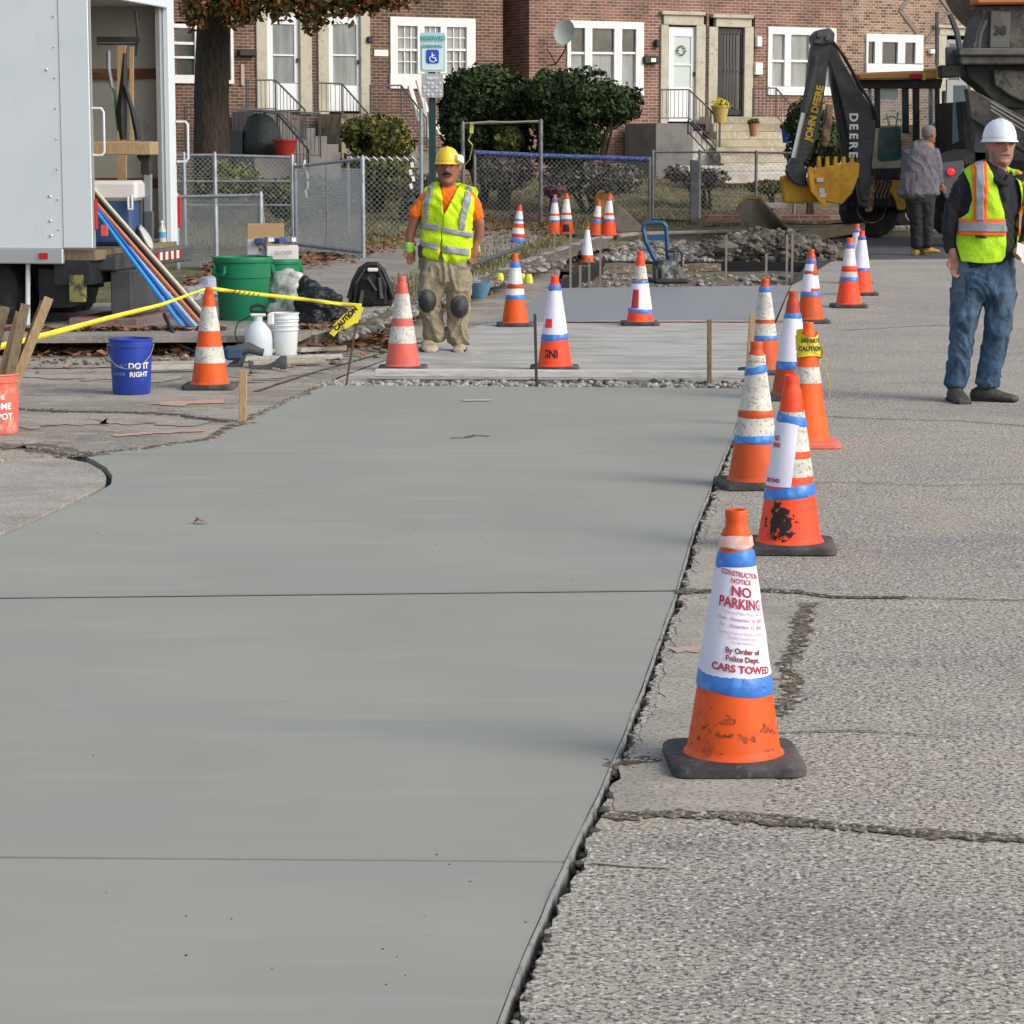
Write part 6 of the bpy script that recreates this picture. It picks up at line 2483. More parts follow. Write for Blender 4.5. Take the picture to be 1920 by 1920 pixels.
# pipes and odd bits behind the worker
mb = MB()
mb.tube([at(640, 600, 22.6), at(700, 578, 24), at(740, 566, 25), at(800, 530, 27), at(880, 497, 29.5), at(978, 463, 32)], .028, 8)
simple('grey_pipe', 'long grey pipe lying along the verge behind the worker in the yellow helmet', 'pipe', mb, M_dgrey, smooth=True)
root = thing('blue_barrow', 'small worn blue plastic tub right of the worker with knee pads', 'tub', GV(900, 560))
c = at(900, 560, GV(900, 560).y)
mb = MB()
mb.lathe([(.001, 0), (.06, 0), (.10, .10), (.12, .16), (.10, .16), (.001, .05)], 16, c)
mb.build('tub', mat('faded_blue', (.10, .22, .32), .6), parent=root, smooth=True)
for (x, y) in [(937, 523), (991, 525), (978, 524)]:
    c = GV(x, y + 6)
    mb = MB()
    mb.lathe([(.001, .10), (.03, .10), (.045, .06), (.05, 0), (.001, 0)], 10, c)
    mb.build('yellow_cap', mat('yellow_cap', (.62, .60, .05), .5) if 'yellow_cap' not in _mats else _mats['yellow_cap'], label={937: 'lone bright yellow cap on the verge left of the orange cone', 991: 'bright yellow cap right of the orange cone, the righter of two', 978: 'bright yellow cap touching the one at its right, beside the orange cone'}[x], cat='cap', origin=c)

# ------------------------------------------------------------------ pit forms and pins
M_form = mat('black_form', (.008, .008, .009), .6)
a, b = V((at(1132, 492, 35.3).x, 35.3, 0)), V((at(1525, 490, 35.0).x, 35.0, 0))
mb = MB()
mb.bar(a + V((0, 0, -.02)), b + V((0, 0, -.02)), .04, .20)
simple('steel_form', 'long black form board along the far side of the pit', 'form board', mb, M_form, origin=a, bevel=.004)
mb = MB()
p, q = R(1036, 541), R(1132, 496)
mb.bar(p + V((0, 0, -.05)), q + V((0, 0, -.05)), .04, .22)
simple('steel_form', 'black form board along the left side of the pit', 'form board', mb, M_form, origin=p, bevel=.004)
mb = MB()
p, q = R(1525, 491), R(1560, 489)
mb.add([R(1518, 490) + V((0, 0, .012)), R(1562, 489) + V((0, 0, .012)), R(1500, 528) + V((0, 0, .012)), R(1483, 534) + V((0, 0, .012))], [(0, 3, 2, 1)])
mb.build('wet_patch', mat('wet_dark', (.03, .03, .032), .5), kind='structure')
for i, (x, yt, yb) in enumerate([(1040, 436, 512), (1070, 438, 540), (1088, 498, 540), (1105, 484, 526), (1126, 440, 520), (1183, 500, 519), (1362, 440, 513), (1437, 476, 530), (1476, 440, 528), (1486, 440, 528), (1280, 500, 530)]):
    bpt = R(x, yb)
    a = at(x, yt, bpt.y)
    mb = MB()
    mb.bar(a, V((a.x, a.y, -.14)), .026)
    mb.build('form_pin', mat('pin_steel', (.22, .205, .17), .7) if i == 0 else _mats['pin_steel'], label='thin tan steel pin by the pit forms, %s' % ['tallest, left of the covered cone', 'second tall one', 'short one at the left form', 'right of the covered cone', 'one left of the back form', 'short one before the back form', 'one between compactor and rubble', 'one before the middle of the rubble', 'left of the close pair', 'right of the close pair', 'one touching the compactor'][i], cat='pin', group='steel pins around the pit forms', origin=V((a.x, a.y, -.1)))

# blue compactor
cp = thing('plate_compactor', 'blue handled plate compactor standing in the pit', 'compactor', R(1245, 533))
Yc = R(1245, 533).y
mb = MB()
mb.tube([at(1240, 510, Yc), at(1222, 475, Yc), at(1212, 455, Yc - .02), at(1206, 430, Yc), at(1208, 420, Yc), at(1225, 417, Yc), at(1243, 418, Yc), at(1249, 425, Yc), at(1251, 460, Yc), at(1254, 510, Yc)], .028, 8)
mb.bar(at(1211, 445, Yc), at(1250, 445, Yc), .03, .065)
mb.build('handle', mat('machine_blue', (.02, .075, .17), .45), parent=cp)
mb = MB()
mb.box(at(1248, 505, Yc), (.22, .3, .22), rz=.3)
mb.box(at(1262, 480, Yc), (.10, .2, .14), rz=-.2)
mb.tube([at(1260, 470, Yc), at(1270, 465, Yc), at(1280, 474, Yc), at(1279, 500, Yc)], .025, 8)
mb.build('engine', mat('dirty_engine', (.07, .085, .10), .6, layers=[('noise', 9, (.25, .25, .22), .52, .6), ('noise', 14, (.02, .02, .02), .5, .6)]), parent=cp, bevel=.02)
mb = MB()
mb.box(at(1252, 526, Yc), (.42, .4, .06), rz=.2)
mb.build('base_plate', M_black, parent=cp, bevel=.02)
mb = MB()
mb.bar(at(1272, 500, Yc - .1), at(1285, 530, Yc - .1), .03)
mb.bar(at(1232, 505, Yc - .1), at(1232, 526, Yc - .1), .03)
mb.build('legs_bracket', _mats['pin_steel'], parent=cp)

# orange machine and chute sheet on the verge
om = thing('orange_machine', 'small dirty orange machine with black knobs behind the tilted cone', 'machine', GV(1128, 440))
Yo = GV(1128, 440).y
mb = MB()
mb.prism([at(x, y, Yo) for x, y in [(1114, 372), (1122, 358), (1143, 356), (1152, 372), (1148, 398), (1136, 418), (1118, 400)]], (0, .35, 0))
mb.build('body', mat('dirty_orange', (.32, .16, .03), .7, layers=[('noise', 6, (.16, .08, .03), .48, .6)]), parent=om, bevel=.03)
for (x, y) in [(1138, 355), (1149, 353), (1107, 372)]:
    mb = MB()
    rock(mb, at(x, y, Yo - .05), .06, x, 1)
    mb.build('knob', M_black, parent=om)
mb = MB()
mb.bar(at(1100, 410, Yo - .1), at(1112, 440, Yo - .1), .06, .03)
mb.bar(at(1140, 400, Yo), at(1145, 440, Yo), .05)
mb.build('leg', _mats['dirty_orange'], parent=om)
mb = MB()
mb.prism([at(x, y, Yo + .6) for x, y in [(1152, 380), (1160, 384), (1205, 425), (1212, 434), (1160, 436), (1148, 420)]], (0, .04, 0))
simple('steel_chute', 'grey sloping steel chute section behind the plain red cone', 'chute', mb, mat('chute_grey', (.20, .18, .155), .8, layers=[('noise', 4, (.13, .115, .1), .45, .62)]), origin=at(1180, 436, Yo + .6), bevel=.01)
ch = thing('loose_chute', 'curved tan steel chute leaning against the rubble heap', 'chute', R(1440, 455))
mb = MB()
Yl = 42.5
rr = []
for i in range(9):
    t = i / 8
    a = pi * t
    x0, y0 = 1382 + 14 * t * 4, 372 - 6 * sin(a)
    x1, y1 = 1400 + 18 * t * 4, 434
    rr.append([at(x0, y0 + 18 * (1 - sin(a)), Yl + .25 * sin(a)), at(x1 + 8, y1, Yl + .25 * sin(a))])
vs = [p for r_ in rr for p in r_]
mb.add(vs, [(2 * i, 2 * i + 1, 2 * i + 3, 2 * i + 2) for i in range(8)])
o = mb.build('chute_shell', mat('tan_chute', (.225, .20, .15), .75, layers=[('noise', 3, (.16, .14, .10), .45, .62)]), parent=ch, smooth='all')
md = o.modifiers.new('s', 'SOLIDIFY')
md.thickness = .03
mb = MB()
mb.tube([at(1383, 385, Yl - .05), at(1400, 372, Yl - .05), at(1425, 372, Yl - .05), at(1432, 382, Yl - .05)], .03, 6)
mb.build('chute_rim', mat('rusty_yellow', (.33, .23, .05), .7), parent=ch)
mb = MB()
mb.bar(at(1496, 446, 43.2), at(1650, 420, 44), .25, .16)
simple('timber_beam', 'long pale timber beam lying under the backhoe bucket', 'timber', mb, mat('timber_pale', (.34, .29, .20), .8, layers=[('noise', 3, (.22, .18, .12), .45, .62, (1, 6, 6))]), bevel=.01)
root = thing('brick_edging', 'low brick edging wall at the foot of the garden under the bucket', 'wall', V((at(1320, 420, 47.4).x, 47.4, 0)))
mb = MB()
mb.bar(at(1320, 417, 47.4), at(1590, 417, 47.4), .2, .30)
mb.build('wall', brick_mat('garden_brick', (.24, .10, .075), (.17, .08, .06), (.32, .22, .18), (.36, .31, .27)), parent=root)
mb = MB()
mb.bar(at(1430, 385, 48.4), at(1475, 386, 48.4), .3, .10)
simple('stone_slab', 'pale stone slab on the garden bed left of the yellow bucket', 'stone', mb, M_whitestone, bevel=.01)

# ------------------------------------------------------------------ backhoe
YB = 42.0
BH = thing('backhoe', 'yellow and black backhoe parked with its digging arm folded up', 'backhoe', V((at(1640, 447, 44).x, 44, zroad(44))))
M_bh = mat('backhoe_black', (.035, .038, .043), .45, layers=[('noise', 2.5, (.065, .068, .072), .45, .65), ('noise', 9, (.10, .095, .085), .6, .72)])
M_bhy = mat('backhoe_yellow', (.62, .33, .012), .5, layers=[('noise', 3, (.46, .22, .012), .45, .65), ('noise', 12, (.28, .17, .05), .62, .7)])
M_bhyd = mat('backhoe_rust', (.36, .24, .12), .7, layers=[('noise', 6, (.14, .09, .05), .5, .6)])
M_chrome = mat('chrome_rod', (.62, .63, .62), .15, metal=.9)
M_cabglass = mat('cab_glass', (.60, .75, .74), .05, spec=.6, alpha=.28)
M_cabglassd = mat('cab_glass_dark', (.03, .16, .155), .12, spec=.7, alpha=.6, layers=[('noise', 4, (.008, .03, .035), .45, .62)])


def pr(name, pts, Y, th, m, parent, bevel=.02, **kw):
    mb = MB()
    mb.prism([at(x, y, Y) for x, y in pts], (0, th, 0))
    return mb.build(name, m, parent=parent, bevel=bevel, **kw)


arm = pr('dipper_arm', [(1528, 58), (1552, 54), (1560, 70), (1556, 100), (1545, 180), (1532, 260), (1512, 300), (1498, 322), (1478, 330), (1476, 312), (1490, 290), (1500, 240), (1512, 170), (1520, 100)], YB - .5, .32, M_bh, BH)
boom = pr('boom', [(1538, 60), (1560, 66), (1578, 110), (1606, 160), (1634, 200), (1642, 240), (1634, 320), (1630, 392), (1614, 386), (1606, 330), (1604, 300), (1588, 240), (1580, 200), (1566, 150), (1552, 110)], YB, .34, M_bh, BH)
pr('boom_inner', [(1556, 100), (1566, 120), (1586, 200), (1604, 300), (1596, 312), (1582, 300), (1570, 220), (1560, 160)], YB + .12, .3, M_black, BH)
pr('boom_top_link', [(1524, 66), (1534, 56), (1556, 52), (1566, 62), (1564, 80), (1540, 84), (1526, 82)], YB - .6, .6, M_dgrey, BH)
mb = MB()
mb.tube([at(1508, 208, YB - .6), at(1488, 296, YB - .6)], .045, 10)
mb.build('bucket_rod', M_chrome, parent=BH, smooth=True)
mb = MB()
mb.tube([at(1531, 105, YB - .6), at(1508, 212, YB - .6)], .075, 10)
mb.build('bucket_cylinder', M_bh, parent=BH, smooth=True)
mb = MB()
mb.bar(at(1556, 195, YB - .15), at(1546, 275, YB - .15), .12)
mb.build('boom_cylinder', M_bhyd, parent=BH, bevel=.02)
mb = MB()
random.seed(4)
for k in range(4):
    o_ = k * .05
    mb.tube([at(1545 + k * 4, 62 + k * 3, YB - .1), at(1575 + k * 3, 95 + k * 4, YB - .2 - o_), at(1606 + k * 3, 150 + k * 5, YB - .15), at(1632 + k * 3, 190 + 6 * k, YB - .05), at(1640 + 2 * k, 225, YB)], .022, 6)
mb.build('hydraulic_hoses', M_black, parent=BH, smooth=True)
# lettering
mb = MB()
for i, ch_ in enumerate('DEERE'):
    p = at(1600 - .3 * i + (.5 if i else 0), 220 + i * 17.5, YB - .012)
    put_text(mb, ch_, .19, Matrix.Translation(p) @ Matrix.Rotation(pi / 2, 4, 'X') @ Matrix.Rotation(-pi / 2, 4, 'Z'), .006)
mb.build('lettering', M_whrefl, parent=boom)
mb = MB()
p = at(1527, 212, YB - .512)
put_text(mb, 'JOHN DEERE', .155, Matrix.Translation(p) @ Matrix.Rotation(pi / 2, 4, 'X') @ Matrix.Rotation(-pi / 2 + pi + .215 * -1, 4, 'Z'), .006)
mb.build('lettering', mat('decal_yellow', (.60, .38, .03), .5), parent=arm)
# bucket
bk = pr('bucket', [(1516, 312), (1530, 316), (1600, 303), (1612, 306), (1610, 330), (1598, 362), (1578, 384), (1560, 380), (1540, 380), (1520, 350)], YB - .9, .12, M_bhy, BH, .015)
pr('bucket_back', [(1467, 332), (1482, 328), (1510, 345), (1545, 378), (1500, 382), (1472, 380)], YB - .6, .5, M_bhy, bk, .02)
pr('bucket_shell', [(1513, 335), (1550, 330), (1556, 378), (1540, 382), (1525, 366)], YB - .96, .9, mat('bucket_yellow_dull', (.44, .23, .015), .6), bk, .02)
pr('bucket_far_side', [(1530, 318), (1608, 306), (1604, 340), (1580, 378), (1550, 372)], YB - .2, .06, M_bhy, bk, .01)
for i in range(5):
    x = 1536 + i * 15.5
    mb = MB()
    mb.prism([at(a, b, YB - .86) for a, b in [(x - 4.5, 316), (x - 3, 294), (x + 3, 293), (x + 4.5, 315)]], (0, .10, 0))
    mb.build('tooth', M_bhy, parent=bk, bevel=.01)
pr('bucket_rib', [(1514, 316), (1522, 312), (1528, 350), (1552, 384), (1544, 388), (1520, 358)], YB - 1.0, .04, M_bhy, bk, .008)
pr('bucket_linkage', [(1474, 320), (1500, 300), (1514, 318), (1510, 350), (1490, 345), (1478, 332)], YB - .75, .3, M_bh, BH)
mb = MB()
for (x, y, s_) in [(1538, 337, .11), (1541, 357, .09), (1543, 366, .10)]:
    mb.box(at(x, y, YB - 1.0), (s_, .012, .07))
mb.build('bucket_stickers', mat('worn_sticker', (.52, .50, .50), .6), parent=bk)
# cab
YC = 43.4
cab = []
for (x0, x1, y0, y1, nm) in [(1606, 1618, 150, 332, 0), (1640, 1650, 150, 240, 0), (1692, 1704, 150, 250, 0), (1712, 1724, 150, 300, 0), (1754, 1762, 150, 330, 0)]:
    pr('cab_pillar', [(x0, y0), (x1, y0), (x1 + 1, y1), (x0 + 1, y1)], YC, .10, M_black, BH, .01)
pr('cab_roof', [(1598, 137), (1700, 133), (1770, 132), (1770, 148), (1604, 150)], YC - .25, 1.6, mat('roof_tan', (.60, .30, .09), .6), BH, .03)
pr('cab_header', [(1604, 150), (1768, 148), (1764, 166), (1608, 166)], YC - .05, .12, M_black, BH, .01)
pr('cab_lower_panel', [(1618, 236), (1712, 234), (1714, 318), (1622, 322)], YC + .02, .06, M_cabglassd, BH, .005)
pr('cab_sill', [(1612, 318), (1720, 314), (1760, 318), (1760, 336), (1612, 336)], YC - .02, .9, M_black, BH, .02)
pr('cab_rear_glass', [(1620, 168), (1692, 168), (1692, 234), (1620, 234)], YC + .04, .012, M_cabglass, BH, 0)
pr('cab_side_glass', [(1724, 166), (1754, 166), (1754, 300), (1724, 300)], YC + .06, .012, M_cabglass, BH, 0)
pr('seat', [(1652, 240), (1690, 236), (1692, 300), (1650, 304)], YC + .6, .4, M_black, BH, .05)
pr('work_light', [(1601, 141), (1612, 140), (1612, 149), (1602, 150)], YC - .32, .06, M_redrefl, BH, .01)
pr('work_light', [(1706, 139), (1729, 138), (1729, 148), (1706, 149)], YC - .32, .06, M_redrefl, BH, .01)
mb = MB()
mb.tube([at(1732, 150, YC - .3), at(1733, 132, YC - .3), at(1758, 130, YC - .3), at(1759, 148, YC - .3)], .03, 6)
mb.build('light_bracket', mat('bracket_yellow', (.58, .36, .10), .5), parent=BH)
mb = MB()
for (a, b) in [((1668, 236), (1662, 214)), ((1680, 236), (1684, 210)), ((1656, 262), (1648, 230))]:
    mb.tube([at(*a, YC + .3), at(*b, YC + .3)], .015, 6)
mb.tube([at(1655, 225, YC + .35), at(1672, 218, YC + .35), at(1690, 226, YC + .35)], .015, 6)
mb.build('control_levers', M_black, parent=BH)
for (x, y, r_) in [(1536, 66, .05), (1552, 72, .05), (1500, 312, .05), (1484, 322, .045), (1608, 330, .06), (1622, 372, .05), (1530, 110, .035), (1545, 190, .04)]:
    mb = MB()
    c = at(x, y, YB - .62 if x < 1600 else YB - .03)
    rg = [[c + V((r_ * q * cos(a * pi / 8), t, r_ * q * sin(a * pi / 8))) for a in range(16)] for (q, t) in [(1, .08), (1, 0), (.7, -.02), (.01, -.02)]]
    mb.rings(rg, False)
    mb.build('pivot_pin', M_dgrey if r_ > .04 else M_bhyd, parent=BH, smooth=True)
pr('cab_inner_post', [(1628, 166), (1634, 166), (1636, 236), (1630, 236)], YC + 1.2, .08, M_black, BH, .01)
pr('cab_inner_post', [(1742, 166), (1749, 166), (1750, 300), (1743, 300)], YC + 1.2, .08, M_black, BH, .01)
pr('sun_visor', [(1648, 166), (1684, 166), (1684, 186), (1648, 186)], YC + 1.3, .02, mat('pale_visor', (.60, .72, .68), .4), BH, .004)
pr('exhaust_stack', [(1768, 170), (1776, 170), (1776, 250), (1768, 250)], YC + .8, .15, M_galvd, BH, .02)
pr('loader_arm', [(1722, 322), (1800, 300), (1806, 316), (1730, 344)], YC + .9, .2, M_bhy, BH, .02)
pr('engine_cover', [(1640, 338), (1668, 338), (1668, 372), (1642, 372)], YC - .2, .05, M_bhyd, BH, .01)
mb = MB()
for k in range(5):
    x = 1640 + k * 7
    mb.tube([at(x, 322, YC - .3), at(x + 3, 345, YC - .4), at(x - 6, 366, YC - .35), at(x - 2, 390, YC - .3)], .016, 6)
mb.build('frame_hoses', M_black, parent=BH, smooth=True)
# chassis
pr('rear_frame', [(1628, 336), (1706, 336), (1706, 398), (1690, 400), (1680, 388), (1640, 388), (1628, 400)], YC - .15, .5, M_black, BH)
pr('frame_plate', [(1668, 338), (1700, 338), (1698, 392), (1684, 394), (1676, 370), (1668, 360)], YC - .22, .06, M_bhy, BH, .01)
pr('stabiliser', [(1624, 332), (1640, 330), (1642, 350), (1636, 396), (1624, 398), (1630, 360)], YC - .5, .18, M_bhyd, BH)
pr('hood', [(1760, 230), (1800, 236), (1806, 330), (1762, 330)], YC + .2, 1.2, M_dgrey, BH, .04)


def wheel(px, py, Y, rpx, wid, parent, m=M_tyre):
    c = at(px, py, Y)
    r_ = rpx * Y / FPX
    mb = MB()
    rr = []
    N = 44
    for (q, t) in [(.5, 0), (.9, 0), (1, .12), (1, .88), (.9, 1), (.5, 1)]:
        rr.append([c + V((r_ * q * cos(a * 2 * pi / N) * (1 + (.03 if a % 2 and q == 1 else 0)), wid * t, r_ * q * sin(a * 2 * pi / N) * (1 + (.03 if a % 2 and q == 1 else 0)))) for a in range(N)])
    mb.rings(rr, True)
    o = mb.build('wheel', m, parent=parent)
    mb = MB()
    rr = []
    for (q, t) in [(.5, -.01), (.46, 0), (.4, .15), (.15, .18), (.12, .05), (.001, .05)]:
        rr.append([c + V((r_ * q * cos(a * 2 * pi / 24), wid * t, r_ * q * sin(a * 2 * pi / 24))) for a in range(24)])
    mb.rings(rr, False)
    mb.build('rim', M_bhyd, parent=o, smooth='all')
    return o


wheel(1634, 391, 43.7, 55, .42, BH)
wheel(1718, 398, 45.6, 42, .3, BH)

# ------------------------------------------------------------------ concrete mixer truck
YM = 39.2
MX = thing('mixer_truck', 'dark grimy rear end of a concrete mixer truck at the right edge', 'mixer truck', V((at(1880, 470, YM + .6).x, YM + .6, zroad(40))))
M_mx = mat('mixer_grime', (.065, .063, .055), .7, layers=[('noise', 2, (.11, .105, .09), .45, .62), ('noise', 7, (.035, .034, .03), .5, .64), ('noise', 16, (.16, .15, .125), .6, .7)], bump=[('noise', 14, .5, .02)])
M_mxd = mat('mixer_dark', (.022, .022, .021), .7, layers=[('noise', 4, (.05, .048, .042), .5, .65)])
M_mxl = mat('mixer_panel', (.12, .12, .108), .6, layers=[('noise', 4, (.09, .088, .078), .45, .65)])
mb = MB()
c = at(1960, -50, YM + 2.5)
rr = []
for (q, t) in [(.55, -1.2), (.8, -.4), (1.0, .6), (1.02, 2.6), (.8, 4)]:
    rr.append([c + V((1.25 * q * cos(a * 2 * pi / 40), t, 1.25 * q * sin(a * 2 * pi / 40) + .10 * t)) for a in range(40)])
mb.rings(rr)
mb.build('drum', mat('drum_grey', (.12, .115, .10), .7, layers=[('noise', 3, (.2, .19, .17), .5, .65)]), parent=MX, smooth='all')
pr('drum_stripe', [(1831, -60), (2000, -60), (2000, 6), (1831, 8)], YM + .1, .6, mat('drum_orange', (.55, .16, .05), .5, layers=[('noise', 4, (.42, .17, .08), .5, .66)]), MX, .03)
pr('hopper', [(1835, 10), (2010, 8), (2010, 92), (1822, 92), (1832, 50), (1840, 30)], YM + .3, 1.0, M_mx, MX)
nb = pr('number_panel', [(1858, 20), (1895, 22), (1892, 90), (1856, 90)], YM + .2, .1, M_mxl, MX, .01)
mb = MB()
put_text(mb, '38', .19, Matrix.Translation(at(1875, 58, YM + .19)) @ Matrix.Rotation(pi / 2, 4, 'X'), .008)
mb.build('lettering', M_mxd, parent=nb)
pr('cross_beam', [(1796, 90), (2010, 90), (2010, 104), (1798, 104)], YM, .5, M_mxl, MX)
pr('cross_beam', [(1800, 104), (2010, 104), (2010, 120), (1802, 121)], YM + .06, .5, M_mx, MX)
mb = MB()
mb.tube([at(1757, 122, YM), at(1757, 22, YM)], .03, 6)
mb.tube([at(1800, 92, YM), at(1794, 60, YM), at(1781, 26, YM)], .045, 6)
mb.tube([at(1835, 90, YM - .1), at(1837, 66, YM - .1), at(1849, 38, YM - .1)], .03, 6)
mb.build('grab_rail', M_dgrey, parent=MX)
pr('bracket', [(1763, 122), (1800, 121), (1802, 144), (1765, 146)], YM + .2, .3, M_mxd, MX)
pr('mirror_plate', [(1773, 88), (1795, 87), (1797, 122), (1773, 123)], YM + .35, .06, M_dgrey, MX)
pr('discharge_funnel', [(1808, 121), (2010, 120), (2010, 190), (1920, 205), (1870, 200), (1840, 165), (1815, 145)], YM + .35, .7, M_mxd, MX)
pr('funnel_lip', [(1862, 130), (1940, 134), (1960, 185), (1930, 196), (1895, 180), (1866, 160)], YM + .25, .12, M_mx, MX)
pr('swing_chute', [(1812, 165), (1832, 172), (2010, 268), (2010, 330), (1960, 310), (1820, 222)], YM + .1, .25, M_mx, MX)
mb = MB()
for k in range(3):
    mb.tube([at(1856, 192 + k * 7, YM - .05), at(1925, 232 + k * 9, YM - .05), at(2010, 285 + k * 10, YM - .05)], .028, 6)
mb.build('chute_rails', M_mxl, parent=MX)
pr('support_post', [(1826, 210), (1850, 215), (1850, 300), (1826, 305)], YM + .3, .3, M_dgrey, MX)
pr('rear_fender', [(1762, 292), (1800, 280), (1850, 284), (1860, 306), (1790, 312), (1770, 330), (1762, 340)], YM + .3, .6, M_mxd, MX)
pr('light_panel', [(1764, 306), (1806, 300), (1812, 350), (1800, 384), (1772, 372), (1764, 340)], YM + .22, .1, mat('panel_grey', (.085, .088, .10), .6), MX)
mb = MB()
c = at(1783, 322, YM + .2)
rr = [[c + V((.058 * q * cos(a * pi / 12), -t, .058 * q * sin(a * pi / 12))) for a in range(24)] for (q, t) in [(1, -.05), (1, 0), (.9, .02), (.5, .03), (.01, .03)]]
mb.rings(rr, False)
lm = mat('tail_lamp', (.7, .01, .02), .3)
lm.node_tree.nodes['Principled BSDF'].inputs['Emission Color'].default_value = (1, .03, .04, 1)
lm.node_tree.nodes['Principled BSDF'].inputs['Emission Strength'].default_value = .55
mb.build('tail_light', lm, parent=MX, smooth='all')
pr('rear_frame', [(1830, 300), (2010, 300), (2010, 350), (1830, 352)], YM + .6, .8, M_mxd, MX)
pr('truck_body', [(1800, 190), (2010, 190), (2010, 330), (1812, 330)], YM + 1.8, 2.5, M_mxd, MX)
pr('glass_pane', [(1788, 160), (1812, 160), (1816, 215), (1806, 262), (1786, 270)], YM + 2.2, .03, mat('pale_green_glass', (.30, .42, .42), .2), MX, .004)
wheel(1880, 398, YM + .7, 66, .5, MX)
wheel(1796, 395, YM + 1.4, 50, .4, MX)
wheel(1990, 398, YM + .7, 66, .5, MX)
# ------------------------------------------------------------------ people
def limb(mb, secs, n=20):
    """secs: (point, r_side, r_depth) lofted through space; depth axis is world Y"""
    rings = []
    N = len(secs)
    for i, (p, a, b) in enumerate(secs):
        q0, q1 = secs[max(0, i - 1)][0], secs[min(N - 1, i + 1)][0]
        d = (q1 - q0).normalized()
        side = d.cross(V((0, 1, 0)))
        if side.length < .2:
            side = V((1, 0, 0))
        side.normalize()
        dep = side.cross(d).normalized()
        rings.append([p + side * (a * cos(2 * pi * k / n)) + dep * (b * sin(2 * pi * k / n)) for k in range(n)])
    # rounded ends
    for end, idx in ((0, 1), (-1, -2)):
        r = rings[end]
        c = sum(r, V()) / n
        d = (c - sum(rings[idx], V()) / n)
        if d.length > 1e-6:
            d = d.normalized() * min(secs[end][1], secs[end][2]) * .45
        cap = [c + (v - c) * .55 + d for v in r]
        if end == 0:
            rings = [cap] + rings
        else:
            rings = rings + [cap]
    mb.rings(rings, True)


def finish(mb, name, m, parent, vox=.012, smooth_n=3, wr=0.0, ws=(7, 7, 13), seed=1, label=None, keep=False):
    o = mb.build(name, m, parent=parent, label=label)
    md = o.modifiers.new('r', 'REMESH')
    md.mode = 'VOXEL'
    md.voxel_size = vox
    sm = o.modifiers.new('s', 'SMOOTH')
    sm.iterations = smooth_n
    sm.factor = .6
    dg = bpy.context.evaluated_depsgraph_get()
    dg.update()
    me = bpy.data.meshes.new_from_object(o.evaluated_get(dg))
    o.modifiers.clear()
    o.data = me
    if wr:
        nr = [v.normal.copy() for v in me.vertices]
        for v, q in zip(me.vertices, nr):
            c = v.co
            wx_ = .35 * noise.noise(V((c.x * 5, c.y * 5, c.z * 3 + seed)))
            f = .5 * noise.noise(V((c.x * ws[0], c.y * ws[1], c.z * ws[2] + c.x * 5 + seed))) + 1.5 * ((1 - abs(noise.noise(V((c.x * ws[0] * 1.1 + seed, c.y * ws[1], (c.z + wx_ + c.x * .8) * ws[2] * .9))))) ** 3 - .55) + .8 * ((1 - abs(noise.noise(V((c.x * ws[0] * 1.6 - seed, c.y * ws[1], (c.z - c.x * 1.1) * ws[2] * 1.1))))) ** 4 - .5)
            v.co = c + q * wr * f
    for p in me.polygons:
        p.use_smooth = True
    me.materials.clear()
    for mm in (m if isinstance(m, (list, tuple)) else [m]):
        me.materials.append(mm)
    o.data.update()
    return o


def bvh_of(o):
    M = basis(o)
    me = o.data
    return BVHTree.FromPolygons([M @ v.co for v in me.vertices], [list(p.vertices) for p in me.polygons])


def panel(name, poly_px, Y0, bvh, off, m, parent, back=False, spacing=3.5, th=.004, cut=None, jitter=0):
    """cloth panel whose outline is given in the front view, laid on the body surface"""
    P = [(at(x, y, Y0).x, at(x, y, Y0).z) for x, y in poly_px]
    sp_ = spacing * Y0 / FPX
    P = resample(P, sp_)
    es = [(i, (i + 1) % len(P)) for i in range(len(P))]
    vs = [V(p) for p in P]
    x0, x1, z0, z1 = min(p[0] for p in P), max(p[0] for p in P), min(p[1] for p in P), max(p[1] for p in P)
    x = x0 + sp_ / 2
    while x < x1:
        z = z0 + sp_ / 2
        while z < z1:
            if inside(P, x, z):
                vs.append(V((x, z)))
            z += sp_
        x += sp_
    ov, oe, of, *_ = delaunay_2d_cdt(vs, es, [], 0, 1e-5)
    fs = [list(f) for f in of if inside(P, sum(ov[i].x for i in f) / len(f), sum(ov[i].y for i in f) / len(f))]
    sg = 1 if not back else -1
    out = []
    for p in ov:
        org = V((p.x, Y0 - 1.2 * sg, p.y))
        hit = bvh.ray_cast(org, V((0, sg, 0)))
        if hit[0] is not None:
            q = hit[0] + V((0, -sg * off, 0)) + hit[1] * off * .6
        else:
            nn = bvh.find_nearest(V((p.x, Y0, p.y)))
            q = V((p.x, nn[0].y - sg * off, p.y))
        out.append(q)
    if back:
        fs = [f[::-1] for f in fs]
    mb = MB()
    mb.add(out, fs)
    o = mb.build(name, m, parent=parent, smooth='all')
    md = o.modifiers.new('s', 'SOLIDIFY')
    md.thickness = th
    md.offset = 0
    return o


def cloth(name, c, fold=.5, c2=None, rough=.85, sc_=9, fs=(1, 1, 1)):
    c2 = c2 or tuple(x * .72 for x in c)
    return mat(name, c, rough, layers=[('noise', sc_, c2, .48, .68, fs)], bump=[('noise', 11, fold, .03, fs), ('noise', 400, .15, .002)])


